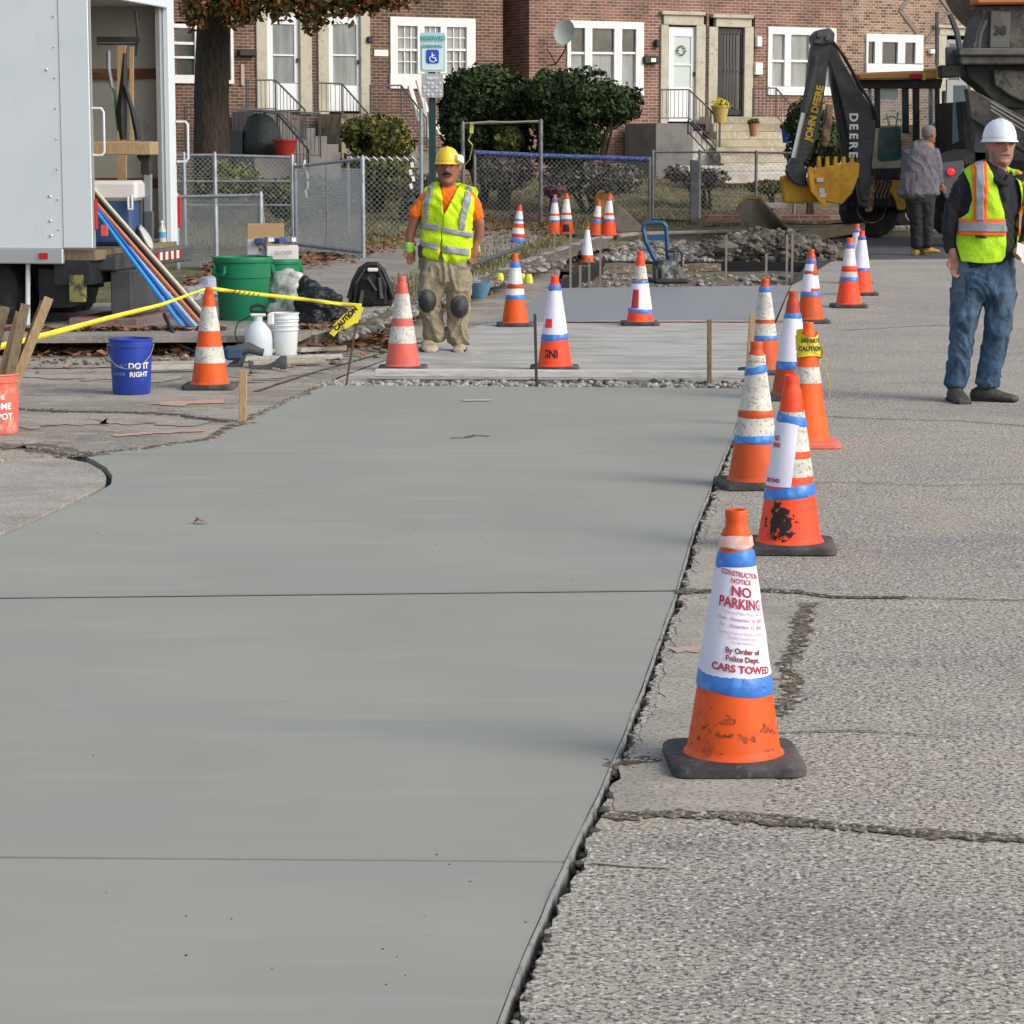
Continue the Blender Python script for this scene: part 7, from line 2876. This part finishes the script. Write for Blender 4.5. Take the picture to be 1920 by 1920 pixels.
M_skin1 = mat('tan_skin', (.27, .115, .07), .55, layers=[('noise', 14, (.24, .10, .065), .45, .65)])
M_skin2 = mat('ruddy_skin', (.42, .20, .145), .55, layers=[('noise', 14, (.34, .14, .10), .45, .65)])
M_vesty = cloth('hi_vis_yellow', (.58, .82, .01), .6, (.42, .66, .005))
M_vestg = cloth('hi_vis_lime', (.44, .76, .02), .6, (.30, .58, .01))
M_refl = mat('grey_reflective', (.29, .31, .345), .45, layers=[('noise', 20, (.22, .235, .26), .48, .65)])
M_vorange = mat('vest_orange', (.85, .16, .02), .7)
M_shirto = cloth('orange_shirt', (.90, .17, .008), .6, (.72, .12, .006))
M_khaki = mat('khaki_work_trousers', (.28, .24, .165), .9, layers=[('noise', 5, (.34, .30, .215), .42, .68, (1, 1, .6)), ('noise', 9, (.20, .17, .115), .50, .72, (1, 1, .4))], bump=[('noise', 10, 1, .035), ('noise', 300, .2, .002)])
M_jeans = mat('blue_jeans', (.045, .09, .155), .9, layers=[('noise', 6, (.085, .14, .21), .46, .64, (1, 1, .6)), ('noise', 13, (.022, .045, .085), .48, .62, (1, 1, .4)), ('noise', 3.3, (.17, .155, .12), .57, .68, (1, 1, .7), 4, .6)], bump=[('noise', 11, .9, .03), ('noise', 300, .2, .002)])
M_navy = cloth('black_polo', (.016, .018, .024), .7)
M_grey_j = cloth('grey_jacket', (.125, .12, .14), .8, (.085, .08, .10))
M_blackp = cloth('black_trousers', (.018, .018, .02), .8)
M_padk = mat('knee_pad_rubber', (.03, .034, .036), .6, layers=[('noise', 12, (.09, .095, .09), .5, .66)])
M_boot = mat('tan_boot', (.42, .36, .27), .8, layers=[('noise', 12, (.28, .23, .16), .5, .66)])
M_boot2 = mat('mustard_boot', (.34, .20, .05), .8)
M_shoe = mat('dark_shoe', (.05, .047, .042), .75, layers=[('noise', 14, (.09, .085, .075), .5, .66)])
M_sole = mat('shoe_sole', (.015, .015, .016), .8)
M_hair = mat('dark_hair', (.02, .015, .012), .8)
M_hairg = mat('grey_hair', (.16, .15, .14), .9)
M_lens = mat('dark_lens', (.01, .01, .012), .1)
M_lip = mat('lip', (.22, .06, .05), .6)


class Man:
    def __init__(s, label, Y, fx, fy, skin):
        s.Y = Y
        s.s = FPX / Y
        o = at(fx, fy, Y)
        s.foot = V((o.x, Y, zroad(Y)))
        s.dz = s.foot.z - o.z
        s.root = thing('person', label, 'person', s.foot)
        s.skin = skin
        s.body = MB()

    def p(s, px, py, dy=0.0):
        q = at(px, py, s.Y)
        return V((q.x, s.Y + dy, q.z + s.dz))

    def S(s, px, py, rx, ry, dy=0.0):
        """section from pixel centre and pixel radii"""
        return (s.p(px, py, dy), rx / s.s, ry / s.s)

    def head(s, cx, ytop, ychin, rw, yaw=0.0, dy=0.0, beard=None, glasses=None, hair=None, stache=None):
        """egg shaped head with brow, nose, jaw and ears added to the body mesh"""
        H = ychin - ytop
        q = Matrix.Rotation(yaw, 3, 'Z')
        c = s.p(cx, (ytop + ychin) / 2, dy)
        h = H / s.s
        r = rw / s.s
        tbl = [(-.5, .30, .34, -.30), (-.46, .50, .55, -.26), (-.38, .70, .78, -.16), (-.26, .84, .92, -.08), (-.12, .94, 1.0, -.03), (.02, 1.0, 1.08, 0), (.16, 1.02, 1.14, .03), (.28, .98, 1.12, .05), (.38, .84, .98, .06), (.46, .58, .66, .06), (.5, .25, .3, .06)]
        rings = []
        for (t, a, b, oy) in tbl:
            rings.append([c + q @ V((r * a * cos(2 * pi * k / 20), r * (b * sin(2 * pi * k / 20) + oy), h * t)) for k in range(20)])
        s.body.rings(rings, True)
        f = lambda x, y, z: c + q @ V((x * r, y * r, z * h))
        s.body.tube([f(0, -1.0, .10), f(0, -1.14, .02), f(0, -1.28, -.07), f(0, -1.10, -.11)], [r * .12, r * .14, r * .20, r * .12], 8)
        for sx in (-1, 1):
            s.body.tube([f(sx * 1.0, .05, .08), f(sx * 1.10, .12, .04), f(sx * 1.08, .05, -.06), f(sx * 1.0, 0, -.10)], [r * .10, r * .15, r * .12, r * .08], 8)
        s.body.tube([f(-.42, -.86, -.36), f(0, -1.0, -.40), f(.42, -.86, -.36)], [r * .12, r * .2, r * .12], 8)
        s.f, s.hr, s.hh = f, r, h
        # features
        if glasses:
            mb = MB()
            for sx in (-1, 1):
                mb.prism([f(sx * .42 + a, -1.10, .09 + b) for a, b in [(-.33, .045), (.33, .055), (.34, -.03), (.18, -.075), (-.2, -.07), (-.34, -.02)]], q @ V((0, .02 * r / .09, 0)))
            mb.tube([f(-.8, -.95, .12), f(0, -1.15, .13), f(.8, -.95, .12)], r * .045, 6)
            for sx in (-1, 1):
                mb.tube([f(sx * .8, -.95, .12), f(sx * 1.06, 0, .10)], r * .04, 6)
            mb.build('sunglasses', glasses, parent=s.root)
        else:
            for sx in (-1, 1):
                mb = MB()
                mb.lathe([(.001, -r * .12), (r * .10, -r * .06), (r * .12, 0), (r * .10, r * .06), (.001, r * .12)], 10, f(sx * .40, -.98, .07))
                mb.build('eye', M_lens, parent=s.root, smooth=True)
        mb = MB()
        mb.tube([f(-.32, -1.0, -.225), f(0, -1.10, -.215), f(.32, -1.0, -.225)], r * .07, 8)
        mb.build('mouth', M_lip, parent=s.root, smooth=True)
        if stache:
            mb = MB()
            mb.tube([f(-.42, -.98, -.19), f(-.15, -1.14, -.155), f(.15, -1.14, -.155), f(.42, -.98, -.19)], [r * .06, r * .12, r * .12, r * .06], 8)
            mb.build('moustache', stache, parent=s.root, smooth=True)
        if beard:
            mb = MB()
            rg = []
            for (z, a, b, oy) in [(-.53, .25, .3, -.30), (-.47, .54, .60, -.28), (-.38, .74, .83, -.17), (-.27, .87, .96, -.09), (-.14, .965, 1.0, -.03)]:
                rg.append([f(a * cos(t), b * sin(t) + oy, z) for t in [pi + .35 + (pi - .7) * k / 14 for k in range(15)]])
            mb.rings(rg, False, close=False)
            mb.build('beard', beard, parent=s.root, smooth='all')
        if hair:
            mb = MB()
            rg = []
            for (z, a, b, oy) in [(-.16, .86, .9, .22), (.0, 1.04, 1.1, .12), (.18, 1.08, 1.2, .08), (.32, 1.04, 1.18, .08), (.44, .80, .95, .08), (.53, .35, .4, .08)]:
                rg.append([f(a * cos(2 * pi * k / 20), b * sin(2 * pi * k / 20) + oy + (.35 if z < .2 and sin(2 * pi * k / 20) < -.1 else 0) * -sin(2 * pi * k / 20), z) for k in range(20)])
            mb.rings(rg, True)
            mb.build('hair', hair, parent=s.root, smooth='all')

    def hand(s, wrist, tip, curl=.5, side=1, wd=.042):
        """palm and five fingers from wrist towards tip"""
        d = (tip - wrist)
        L = d.length
        d.normalize()
        sx = d.cross(V((0, 1, 0))).normalized()
        fw = sx.cross(d).normalized()
        k = .19 / .19
        limb(s.body, [(wrist - d * .03, .028, .022), (wrist, .028, .022), (wrist + d * .04, .038, .02), (wrist + d * .085, .040, .018)], 12)
        for i in range(4):
            b = wrist + d * .085 + sx * (-.030 + .020 * i)
            ln = [.060, .072, .066, .050][i] if side > 0 else [.050, .066, .072, .060][i]
            m1 = b + d * ln * .5 - fw * .008 * curl
            m2 = m1 + (d * .35 - fw * .35 * curl) * ln
            m3 = m2 + (d * .1 - fw * .3 * curl) * ln
            s.body.tube([b - d * .02, b, m1, m2, m3], [.0095, .0095, .0088, .008, .006], 7)
        b = wrist + d * .03 + sx * (.034 * -side)
        s.body.tube([b - sx * -side * .01, b + sx * -side * .018 + d * .025 - fw * .01, b + sx * -side * .012 + d * .055 - fw * .02], [.012, .011, .008], 7)

    def helmet(s, cx, ytop, ybrim, rw, m, dy=0.0, yaw=0.0, brimf=1.3):
        c = s.p(cx, ybrim, dy)
        r, h = rw / s.s, (ybrim - ytop) / s.s
        q = Matrix.Rotation(yaw, 3, 'Z')
        mb = MB()
        rg = []
        for (t, a) in [(0, 1.0), (.2, .99), (.45, .92), (.65, .81), (.82, .62), (.93, .40), (1, .02)]:
            rg.append([c + q @ V((r * a * cos(2 * pi * k / 32) * 1.0, r * a * 1.18 * sin(2 * pi * k / 32), h * t + (.04 * h if abs(cos(2 * pi * k / 32)) < .25 and t > .5 else 0))) for k in range(32)])
        mb.rings(rg, True)
        o = mb.build('hard_hat', m, parent=s.root, smooth='all')
        mb = MB()
        rg = []
        for (e, z) in [(1.0, .10), (1.0, .04), (1.10, -.02), (1.10, -.06), (.98, -.03)]:
            ring = []
            for k in range(40):
                t = 2 * pi * k / 40
                fr = max(0, -sin(t))
                ex = e * (1 + (brimf - 1) * fr ** 1.5) if e > 1.05 else e
                ring.append(c + q @ V((r * (e if e < 1.05 else 1.08) * cos(t), r * ex * 1.18 * sin(t), h * z)))
            rg.append(ring)
        mb.rings(rg, False)
        mb.build('brim', m, parent=o, smooth='all')
        return o, c, r, h


def shoe(man, mb, px0, px1, ytop, ybot, dy=0.0, length=.28, yaw=0.0):
    """boot seen from the front: toe towards the camera"""
    c = man.p((px0 + px1) / 2, ybot, dy)
    w_ = abs(px1 - px0) / 2 / man.s
    h = (ybot - ytop) / man.s
    q = Matrix.Rotation(yaw, 3, 'Z')
    rg = []
    for (y, ww, hh, lift) in [(.10, .6, .75, 0), (.06, .85, 1.0, 0), (.0, .92, 1.05, 0), (-.06, .95, .85, 0), (-.12, 1.05, .62, 0), (-.17, .95, .5, 0), (-.20, .55, .3, .01)]:
        k = length / .30
        rg.append([c + q @ V((w_ * ww * cos(t), y * k, max(0, (h * hh * .5) + h * hh * .5 * sin(t)) + lift)) for t in [2 * pi * i / 16 for i in range(16)]])
    mb.rings(rg, True)
    return c


# ---------- worker in the yellow helmet
A = Man('worker in yellow hard hat, lime vest over orange tee and black knee pads, walking', R(835, 657).y, 835, 657, M_skin1)
A.head(840, 281, 348, 21.5, yaw=-.06, hair=None, stache=M_hair, glasses=None)
B = A.body
limb(B, [A.S(841, 336, 12, 12), A.S(841, 350, 13, 13), A.S(841, 362, 16, 15)])
limb(B, [A.S(841, 356, 26, 16), A.S(840, 372, 38, 20), A.S(838, 420, 36, 22), A.S(836, 470, 36, 22), A.S(834, 505, 36, 22)])
for (pts) in ([(800, 370, 10, 11), (786, 395, 10, 11), (776, 418, 10, 11), (769, 438, 9, 9), (768, 458, 6.5, 6.5)], [(881, 370, 10, 11), (891, 395, 10, 11), (898, 418, 11, 11), (899, 436, 9, 9), (894, 458, 7, 7)]):
    limb(B, [A.S(*q) for q in pts])
A.hand(A.p(768, 462, -.01), A.p(772, 495, -.03), .9, 1)
A.hand(A.p(892, 462, -.02), A.p(885, 495, -.05), 1.2, -1)
limb(B, [A.S(816, 495, 18, 18), A.S(810, 560, 13, 14), A.S(812, 600, 12, 12), A.S(812, 640, 9, 9)])
limb(B, [A.S(858, 495, 18, 18), A.S(860, 560, 13, 14), A.S(860, 600, 12, 12), A.S(860, 642, 9, 9)])
finish(B, 'body', M_skin1, A.root, .009, 2)
mb = MB()
tors = [A.S(841, 352, 17, 14), A.S(841, 358, 30, 18), A.S(841, 368, 46, 23), A.S(841, 385, 47, 27), A.S(839, 420, 46, 28), A.S(837, 450, 46, 29), A.S(835, 482, 46, 28)]
limb(mb, tors, 28)
limb(mb, [A.S(806, 366, 14, 15), A.S(790, 385, 14, 15), A.S(777, 404, 13.5, 14)])
limb(mb, [A.S(876, 366, 14, 15), A.S(889, 388, 14, 15), A.S(896, 410, 13, 14)])
finish(mb, 'shirt', M_shirto, A.root, .010, 3, wr=.007)
mb = MB()
limb(mb, [(p, a * 1.02, b * 1.03) for p, a, b in tors], 28)
core = finish(mb, 'vest_lining', M_vesty, A.root, .010, 3, wr=.013, ws=(4, 4, 7))
bv = bvh_of(core)
bpy.data.objects.remove(core)
YA = A.Y
FL = [(797, 352), (812, 342), (822, 340), (826, 352), (830, 372), (832, 398), (834, 402), (828, 440), (826, 470), (823, 486), (806, 483), (791, 476), (789, 450), (790, 420), (791, 390), (792, 366)]
FR_ = [(834, 400), (846, 378), (856, 358), (864, 344), (876, 347), (893, 352), (897, 360), (890, 392), (884, 412), (886, 440), (886, 466), (882, 488), (862, 492), (834, 493), (830, 478), (829, 440)]
v = panel('vest', FL, YA, bv, .014, M_vesty, A.root)
panel('vest_side', FR_, YA, bv, .016, M_vesty, v)
panel('vest_back', [(797, 352), (822, 343), (862, 343), (893, 353), (888, 400), (886, 486), (790, 478), (790, 400)], YA, bv, .014, M_vesty, v, back=True)
for poly in ([(805, 346), (815, 341), (812, 362), (806, 390), (803, 415), (797, 415), (797, 390), (799, 366)],
             [(876, 347), (886, 352), (881, 378), (873, 405), (870, 430), (860, 430), (862, 402), (870, 372)],
             [(790, 416), (826, 420), (825, 434), (790, 428)], [(830, 424), (886, 436), (886, 446), (866, 441), (830, 434)],
             [(791, 450), (825, 457), (823, 469), (792, 461)], [(831, 460), (878, 466), (878, 478), (832, 472)]):
    panel('reflective_stripe', poly, YA, bv, .024, M_refl, v, th=.003)
mb = MB()
limb(mb, [A.S(834, 474, 46, 27), A.S(835, 490, 47, 29), A.S(836, 510, 47, 30), A.S(836, 528, 45, 28)], 28)
limb(mb, [A.S(813, 515, 27, 27), A.S(810, 540, 25, 25, -.01), A.S(806, 565, 21, 22, -.02), A.S(810, 595, 20, 20), A.S(814, 618, 21, 21), A.S(815, 632, 21, 21)])
limb(mb, [A.S(860, 515, 27, 27), A.S(862, 545, 25, 25, -.02), A.S(860, 572, 22, 23, -.03), A.S(859, 600, 20, 20), A.S(858, 628, 21, 21), A.S(858, 643, 21, 21)])
finish(mb, 'trousers', M_khaki, A.root, .009, 2, wr=.016, ws=(6, 6, 8))
for (x, y) in ((802, 562), (862, 572)):
    mb = MB()
    c = A.p(x, y, -.108 if x < 830 else -.118)
    rg = []
    for (t, zz) in [(.02, -.045), (.5, -.036), (.85, -.015), (1, .01), (.98, .03)]:
        rg.append([c + V((.074 * t * cos(2 * pi * k / 20), zz * 1.2, .098 * t * sin(2 * pi * k / 20))) for k in range(20)])
    mb.rings(rg, False)
    kp = mb.build('knee_pad', M_padk, parent=A.root, smooth='all')
    mb = MB()
    for dz in (.05, -.05):
        rr_ = .088
        cc = A.p(x + (4 if x < 830 else -2), y, 0) + V((0, 0, dz))
        mb.lathe([(rr_, -.012), (rr_ + .005, 0), (rr_, .012)], 20, cc)
    mb.build('strap', M_black, parent=kp)
for (x0, x1, yt, yb, dy, yw) in ((788, 820, 634, 660, -.02, .12), (849, 875, 642, 661, -.02, -.04)):
    mb = MB()
    c = shoe(A, mb, x0, x1, yt, yb, dy, .30, yw)
    c.z = 0
    o = finish(mb, 'boot', M_boot, A.root, .012, 2)
    mb = MB()
    mb.box(V((c.x, c.y - .04, A.foot.z + .008)), ((x1 - x0) / A.s * .98, .27, .022), rz=yw)
    mb.build('sole', M_sole, parent=o, bevel=.008)
for (x, y, dx) in ((767.5, 463, 1), (892, 466, -1)):
    mb = MB()
    limb(mb, [A.S(x, y - 8, 7.6, 8), A.S(x, y, 8.6, 8.6), A.S(x + 1.5 * dx, y + 9, 10.5, 8.5), A.S(x + 2.5 * dx, y + 18, 9.5, 7.5)], 16)
    mb.build('glove', cloth('lime_glove_%d' % int(x), (.36, .70, .08), .3), parent=A.root, smooth='all')
hh, c, r, h = A.helmet(839, 275, 306, 22.5, mat('yellow_helmet', (.80, .55, .03), .35, coat=.3, layers=[('noise', 5, (.72, .46, .02), .5, .7)]))
mb = MB()
rock(mb, c + V((r * 1.02, -r * .6, h * .22)), .042, 5, 1)
mb.build('headlamp', M_whrefl, parent=hh, smooth=True)
mb = MB()
mb.lathe([(r * .96, -.03), (r * 1.0, .0), (r * .96, .02)], 28, c + V((0, .01, -.012)))
mb.build('head_band', M_black, parent=A.root, smooth=True)
mb = MB()
mb.box(A.p(789, 470, -.06), (.04, .06, .10))
mb.build('belt_pouch', M_black, parent=A.root, bevel=.01)

# ---------- man in the white helmet
W_ = Man('man in white hard hat and lime vest with orange trim over black polo, blue jeans', R(1840, 752).y, 1840, 752, M_skin2)
W_.head(1876, 232, 312, 25, yaw=.22, beard=mat('grey_stubble', (.27, .165, .13), .9, layers=[('noise', 30, (.36, .29, .26), .5, .65)]), glasses=M_lens)
B = W_.body
limb(B, [W_.S(1872, 298, 17, 17), W_.S(1870, 315, 18, 18), W_.S(1866, 330, 22, 20)])
limb(B, [W_.S(1862, 328, 40, 22), W_.S(1858, 345, 50, 26), W_.S(1850, 400, 46, 28), W_.S(1846, 460, 45, 28), W_.S(1843, 505, 46, 28)])
armL = [(1812, 338, 15, 16), (1796, 368, 14, 15), (1783, 400, 13, 14), (1780, 440, 11, 12), (1786, 474, 9, 9)]
armR = [(1912, 338, 15, 16), (1928, 368, 14, 15), (1940, 402, 13, 14), (1930, 436, 11, 12), (1916, 462, 9, 9)]
for a_ in (armL, armR):
    limb(B, [W_.S(*q) for q in a_])
W_.hand(W_.p(1786, 476, -.04), W_.p(1790, 505, -.05), .6, 1)
W_.hand(W_.p(1914, 462, -.05), W_.p(1898, 478, -.12), 1.2, -1)
for L_ in ([(1815, 520, 24, 24), (1805, 620, 16, 17), (1798, 680, 14, 14), (1792, 735, 10, 10)], [(1873, 520, 24, 24), (1868, 620, 16, 17), (1858, 680, 14, 14), (1850, 735, 10, 10)]):
    limb(B, [W_.S(*q) for q in L_])
finish(B, 'body', M_skin2, W_.root, .009, 2)
mb = MB()
tors = [W_.S(1870, 316, 22, 19), W_.S(1866, 322, 38, 23), W_.S(1862, 334, 56, 30), W_.S(1858, 360, 58, 34), W_.S(1852, 400, 54, 36), W_.S(1848, 445, 54, 37), W_.S(1845, 480, 55, 36), W_.S(1844, 500, 56, 35)]
limb(mb, tors, 28)
limb(mb, [W_.S(1818, 334, 19, 19), W_.S(1800, 362, 19, 19), W_.S(1786, 398, 18, 18), W_.S(1781, 438, 15, 16), W_.S(1785, 472, 12, 12)])
limb(mb, [W_.S(1908, 334, 19, 19), W_.S(1926, 362, 19, 19), W_.S(1940, 400, 18, 18), W_.S(1930, 434, 15, 16), W_.S(1917, 458, 12, 12)])
finish(mb, 'polo_shirt', M_navy, W_.root, .010, 3, wr=.009)
mb = MB()
mb.tube([W_.p(1848, 322, -.06), W_.p(1862, 340, -.14), W_.p(1878, 344, -.15), W_.p(1892, 324, -.07)], [.014, .02, .02, .014], 8)
mb.build('collar', M_navy, parent=W_.root, smooth='all')
mb = MB()
limb(mb, [(p, a * 1.02, b * 1.03) for p, a, b in tors], 28)
core = finish(mb, 'vest_lining', M_vesty, W_.root, .011, 3, wr=.009, ws=(4, 4, 6))
bv = bvh_of(core)
bpy.data.objects.remove(core)
YW = W_.Y
sh = W_.dz
FLv = [(1806, 318), (1822, 308), (1846, 305), (1852, 320), (1862, 350), (1871, 385), (1876, 420), (1878, 450), (1877, 480), (1870, 489), (1840, 492), (1799, 489), (1794, 462), (1793, 430), (1796, 412), (1812, 398), (1818, 372), (1815, 345)]
FRv = [(1893, 316), (1905, 318), (1922, 330), (1918, 372), (1914, 400), (1912, 440), (1906, 478), (1902, 470), (1904, 440), (1912, 400), (1914, 372), (1906, 345)]
v = panel('vest', FLv, YW, bv, .016, M_vestg, W_.root)
panel('vest_side', [(1893, 316), (1908, 318), (1926, 332), (1922, 372), (1914, 410), (1912, 450), (1904, 478), (1901, 455), (1907, 420), (1911, 395), (1909, 365), (1903, 340)], YW, bv, .016, M_vestg, v)
panel('vest_back', [(1806, 318), (1846, 310), (1890, 312), (1922, 328), (1912, 400), (1904, 486), (1796, 486), (1794, 430), (1812, 395)], YW, bv, .016, M_vestg, v, back=True)
for (poly, m_, off) in (([(1820, 309), (1846, 305), (1843, 412), (1819, 412)], M_vorange, .024), ([(1825, 308), (1839, 306), (1837, 412), (1824, 412)], M_refl, .029),
                        ([(1794, 410), (1876, 409), (1876, 440), (1793, 440)], M_vorange, .025), ([(1794, 416), (1876, 415), (1877, 433), (1793, 433)], M_refl, .030),
                        ([(1905, 320), (1922, 330), (1920, 385), (1912, 400), (1912, 350)], M_vorange, .025), ([(1902, 398), (1914, 396), (1912, 440), (1903, 442)], M_vorange, .026), ([(1905, 403), (1913, 402), (1911, 434), (1905, 436)], M_refl, .031)):
    panel('reflective_stripe' if m_ is M_refl else 'orange_stripe', poly, YW, bv, off, m_, v, th=.003)
panel('vest_label', [(1823, 440), (1839, 440), (1839, 445), (1823, 445)], YW, bv, .034, M_blk, v, th=.003)
mb = MB()
limb(mb, [W_.S(1844, 488, 58, 34), W_.S(1844, 510, 60, 37), W_.S(1843, 535, 59, 37), W_.S(1842, 552, 55, 34)], 28)
limb(mb, [W_.S(1814, 545, 32, 33), W_.S(1809, 590, 28, 29), W_.S(1804, 630, 24, 26, -.01), W_.S(1800, 665, 22, 24), W_.S(1795, 700, 21.5, 23), W_.S(1791, 722, 21.5, 23)])
limb(mb, [W_.S(1873, 545, 32, 33), W_.S(1873, 590, 28, 29), W_.S(1869, 630, 25, 26, -.01), W_.S(1862, 665, 23, 24), W_.S(1854, 700, 22.5, 23), W_.S(1850, 722, 23, 23)])
finish(mb, 'jeans', M_jeans, W_.root, .009, 2, wr=.010, ws=(7, 7, 10))
mud = cloth('muddy_denim', (.125, .13, .115), .6)
mb = MB()
for (x0, x1, yt, yb, dy, yw, nm) in ((1774, 1808, 724, 756, -.03, .1, 0), (1832, 1868, 724, 752, 0, 1.15, 1)):
    mb = MB()
    c = shoe(W_, mb, x0, x1, yt, yb, dy, .31, yw)
    o = finish(mb, 'shoe', M_shoe, W_.root, .012, 2)
    mb = MB()
    q = V((sin(yw), -cos(yw), 0)) * .05
    mb.box(V((c.x + q.x, c.y + q.y, W_.foot.z + .010)), (.10, .28, .024), rz=yw)
    mb.build('sole', M_sole, parent=o, bevel=.008)
W_.helmet(1874, 223, 264, 31, mat('white_helmet', (.74, .78, .86), .3, coat=.3), yaw=.22, brimf=1.2)
mb = MB()
pp = [W_.p(1899, 452, -.16), W_.p(1912, 458, -.15), W_.p(1930, 480, -.14), W_.p(1928, 497, -.13), W_.p(1910, 492, -.15), W_.p(1896, 474, -.17)]
mb.prism(pp, (0, .004, 0))
mb.build('paper_sheet', M_whrefl, label='folded white papers in the hand of the man in the white hard hat', cat='paper', origin=pp[0])

# ---------- man in the grey jacket, seen from behind
Z = Man('bareheaded man in grey jacket and black trousers seen from behind beside the backhoe', R(1728, 479).y, 1728, 479, M_skin1)
Z.head(1742, 236, 269, 11.5, yaw=2.0, hair=M_hairg)
B = Z.body
limb(B, [Z.S(1739, 262, 7, 7), Z.S(1735, 272, 9, 9)])
limb(B, [Z.S(1732, 270, 20, 12), Z.S(1728, 300, 26, 16), Z.S(1722, 350, 26, 16), Z.S(1724, 375, 24, 15)])
limb(B, [Z.S(1750, 285, 8, 8), Z.S(1757, 318, 7, 7), Z.S(1765, 345, 5, 5, .05)])
limb(B, [Z.S(1705, 285, 8, 8), Z.S(1700, 318, 7, 7, .1), Z.S(1722, 335, 5, 5, .3)])
Z.hand(Z.p(1765, 345, .05), Z.p(1774, 360, .10), 1, 1)
Z.hand(Z.p(1722, 336, .3), Z.p(1735, 345, .38), 1, -1)
limb(B, [Z.S(1715, 370, 11, 12), Z.S(1718, 420, 8, 9), Z.S(1720, 468, 5, 6)])
limb(B, [Z.S(1736, 370, 11, 12), Z.S(1738, 420, 8, 9), Z.S(1738, 468, 5, 6)])
finish(B, 'body', M_skin1, Z.root, .012, 2)
mb = MB()
limb(mb, [Z.S(1735, 268, 14, 10), Z.S(1732, 274, 24, 15), Z.S(1729, 288, 31, 19), Z.S(1726, 315, 34, 22), Z.S(1723, 345, 38, 25), Z.S(1723, 364, 41, 26)], 26)
limb(mb, [Z.S(1748, 284, 12, 13), Z.S(1756, 305, 10, 11), Z.S(1758, 325, 9, 10), Z.S(1763, 342, 7.5, 8, .04)])
limb(mb, [Z.S(1706, 286, 12, 13), Z.S(1700, 312, 10, 11, .06), Z.S(1712, 330, 8, 9, .2)])
finish(mb, 'jacket', M_grey_j, Z.root, .014, 3, wr=.014, ws=(4, 4, 4))
mb = MB()
limb(mb, [Z.S(1725, 358, 29, 20), Z.S(1725, 380, 28, 20)], 24)
limb(mb, [Z.S(1716, 378, 17, 18), Z.S(1719, 420, 13, 14), Z.S(1720, 462, 12, 12)])
limb(mb, [Z.S(1737, 378, 16, 18), Z.S(1738, 420, 12.5, 14), Z.S(1739, 460, 11, 12)])
finish(mb, 'trousers', M_blackp, Z.root, .014, 2, wr=.008)
for (x0, x1, yw, yb) in ((1708, 1730, 2.6, 480), (1730, 1752, 2.1, 475)):
    mb = MB()
    shoe(Z, mb, x0 + 2, x1 - 2, 462, yb, 0.05, .30, yw)
    finish(mb, 'boot', M_boot2, Z.root, .014, 2)
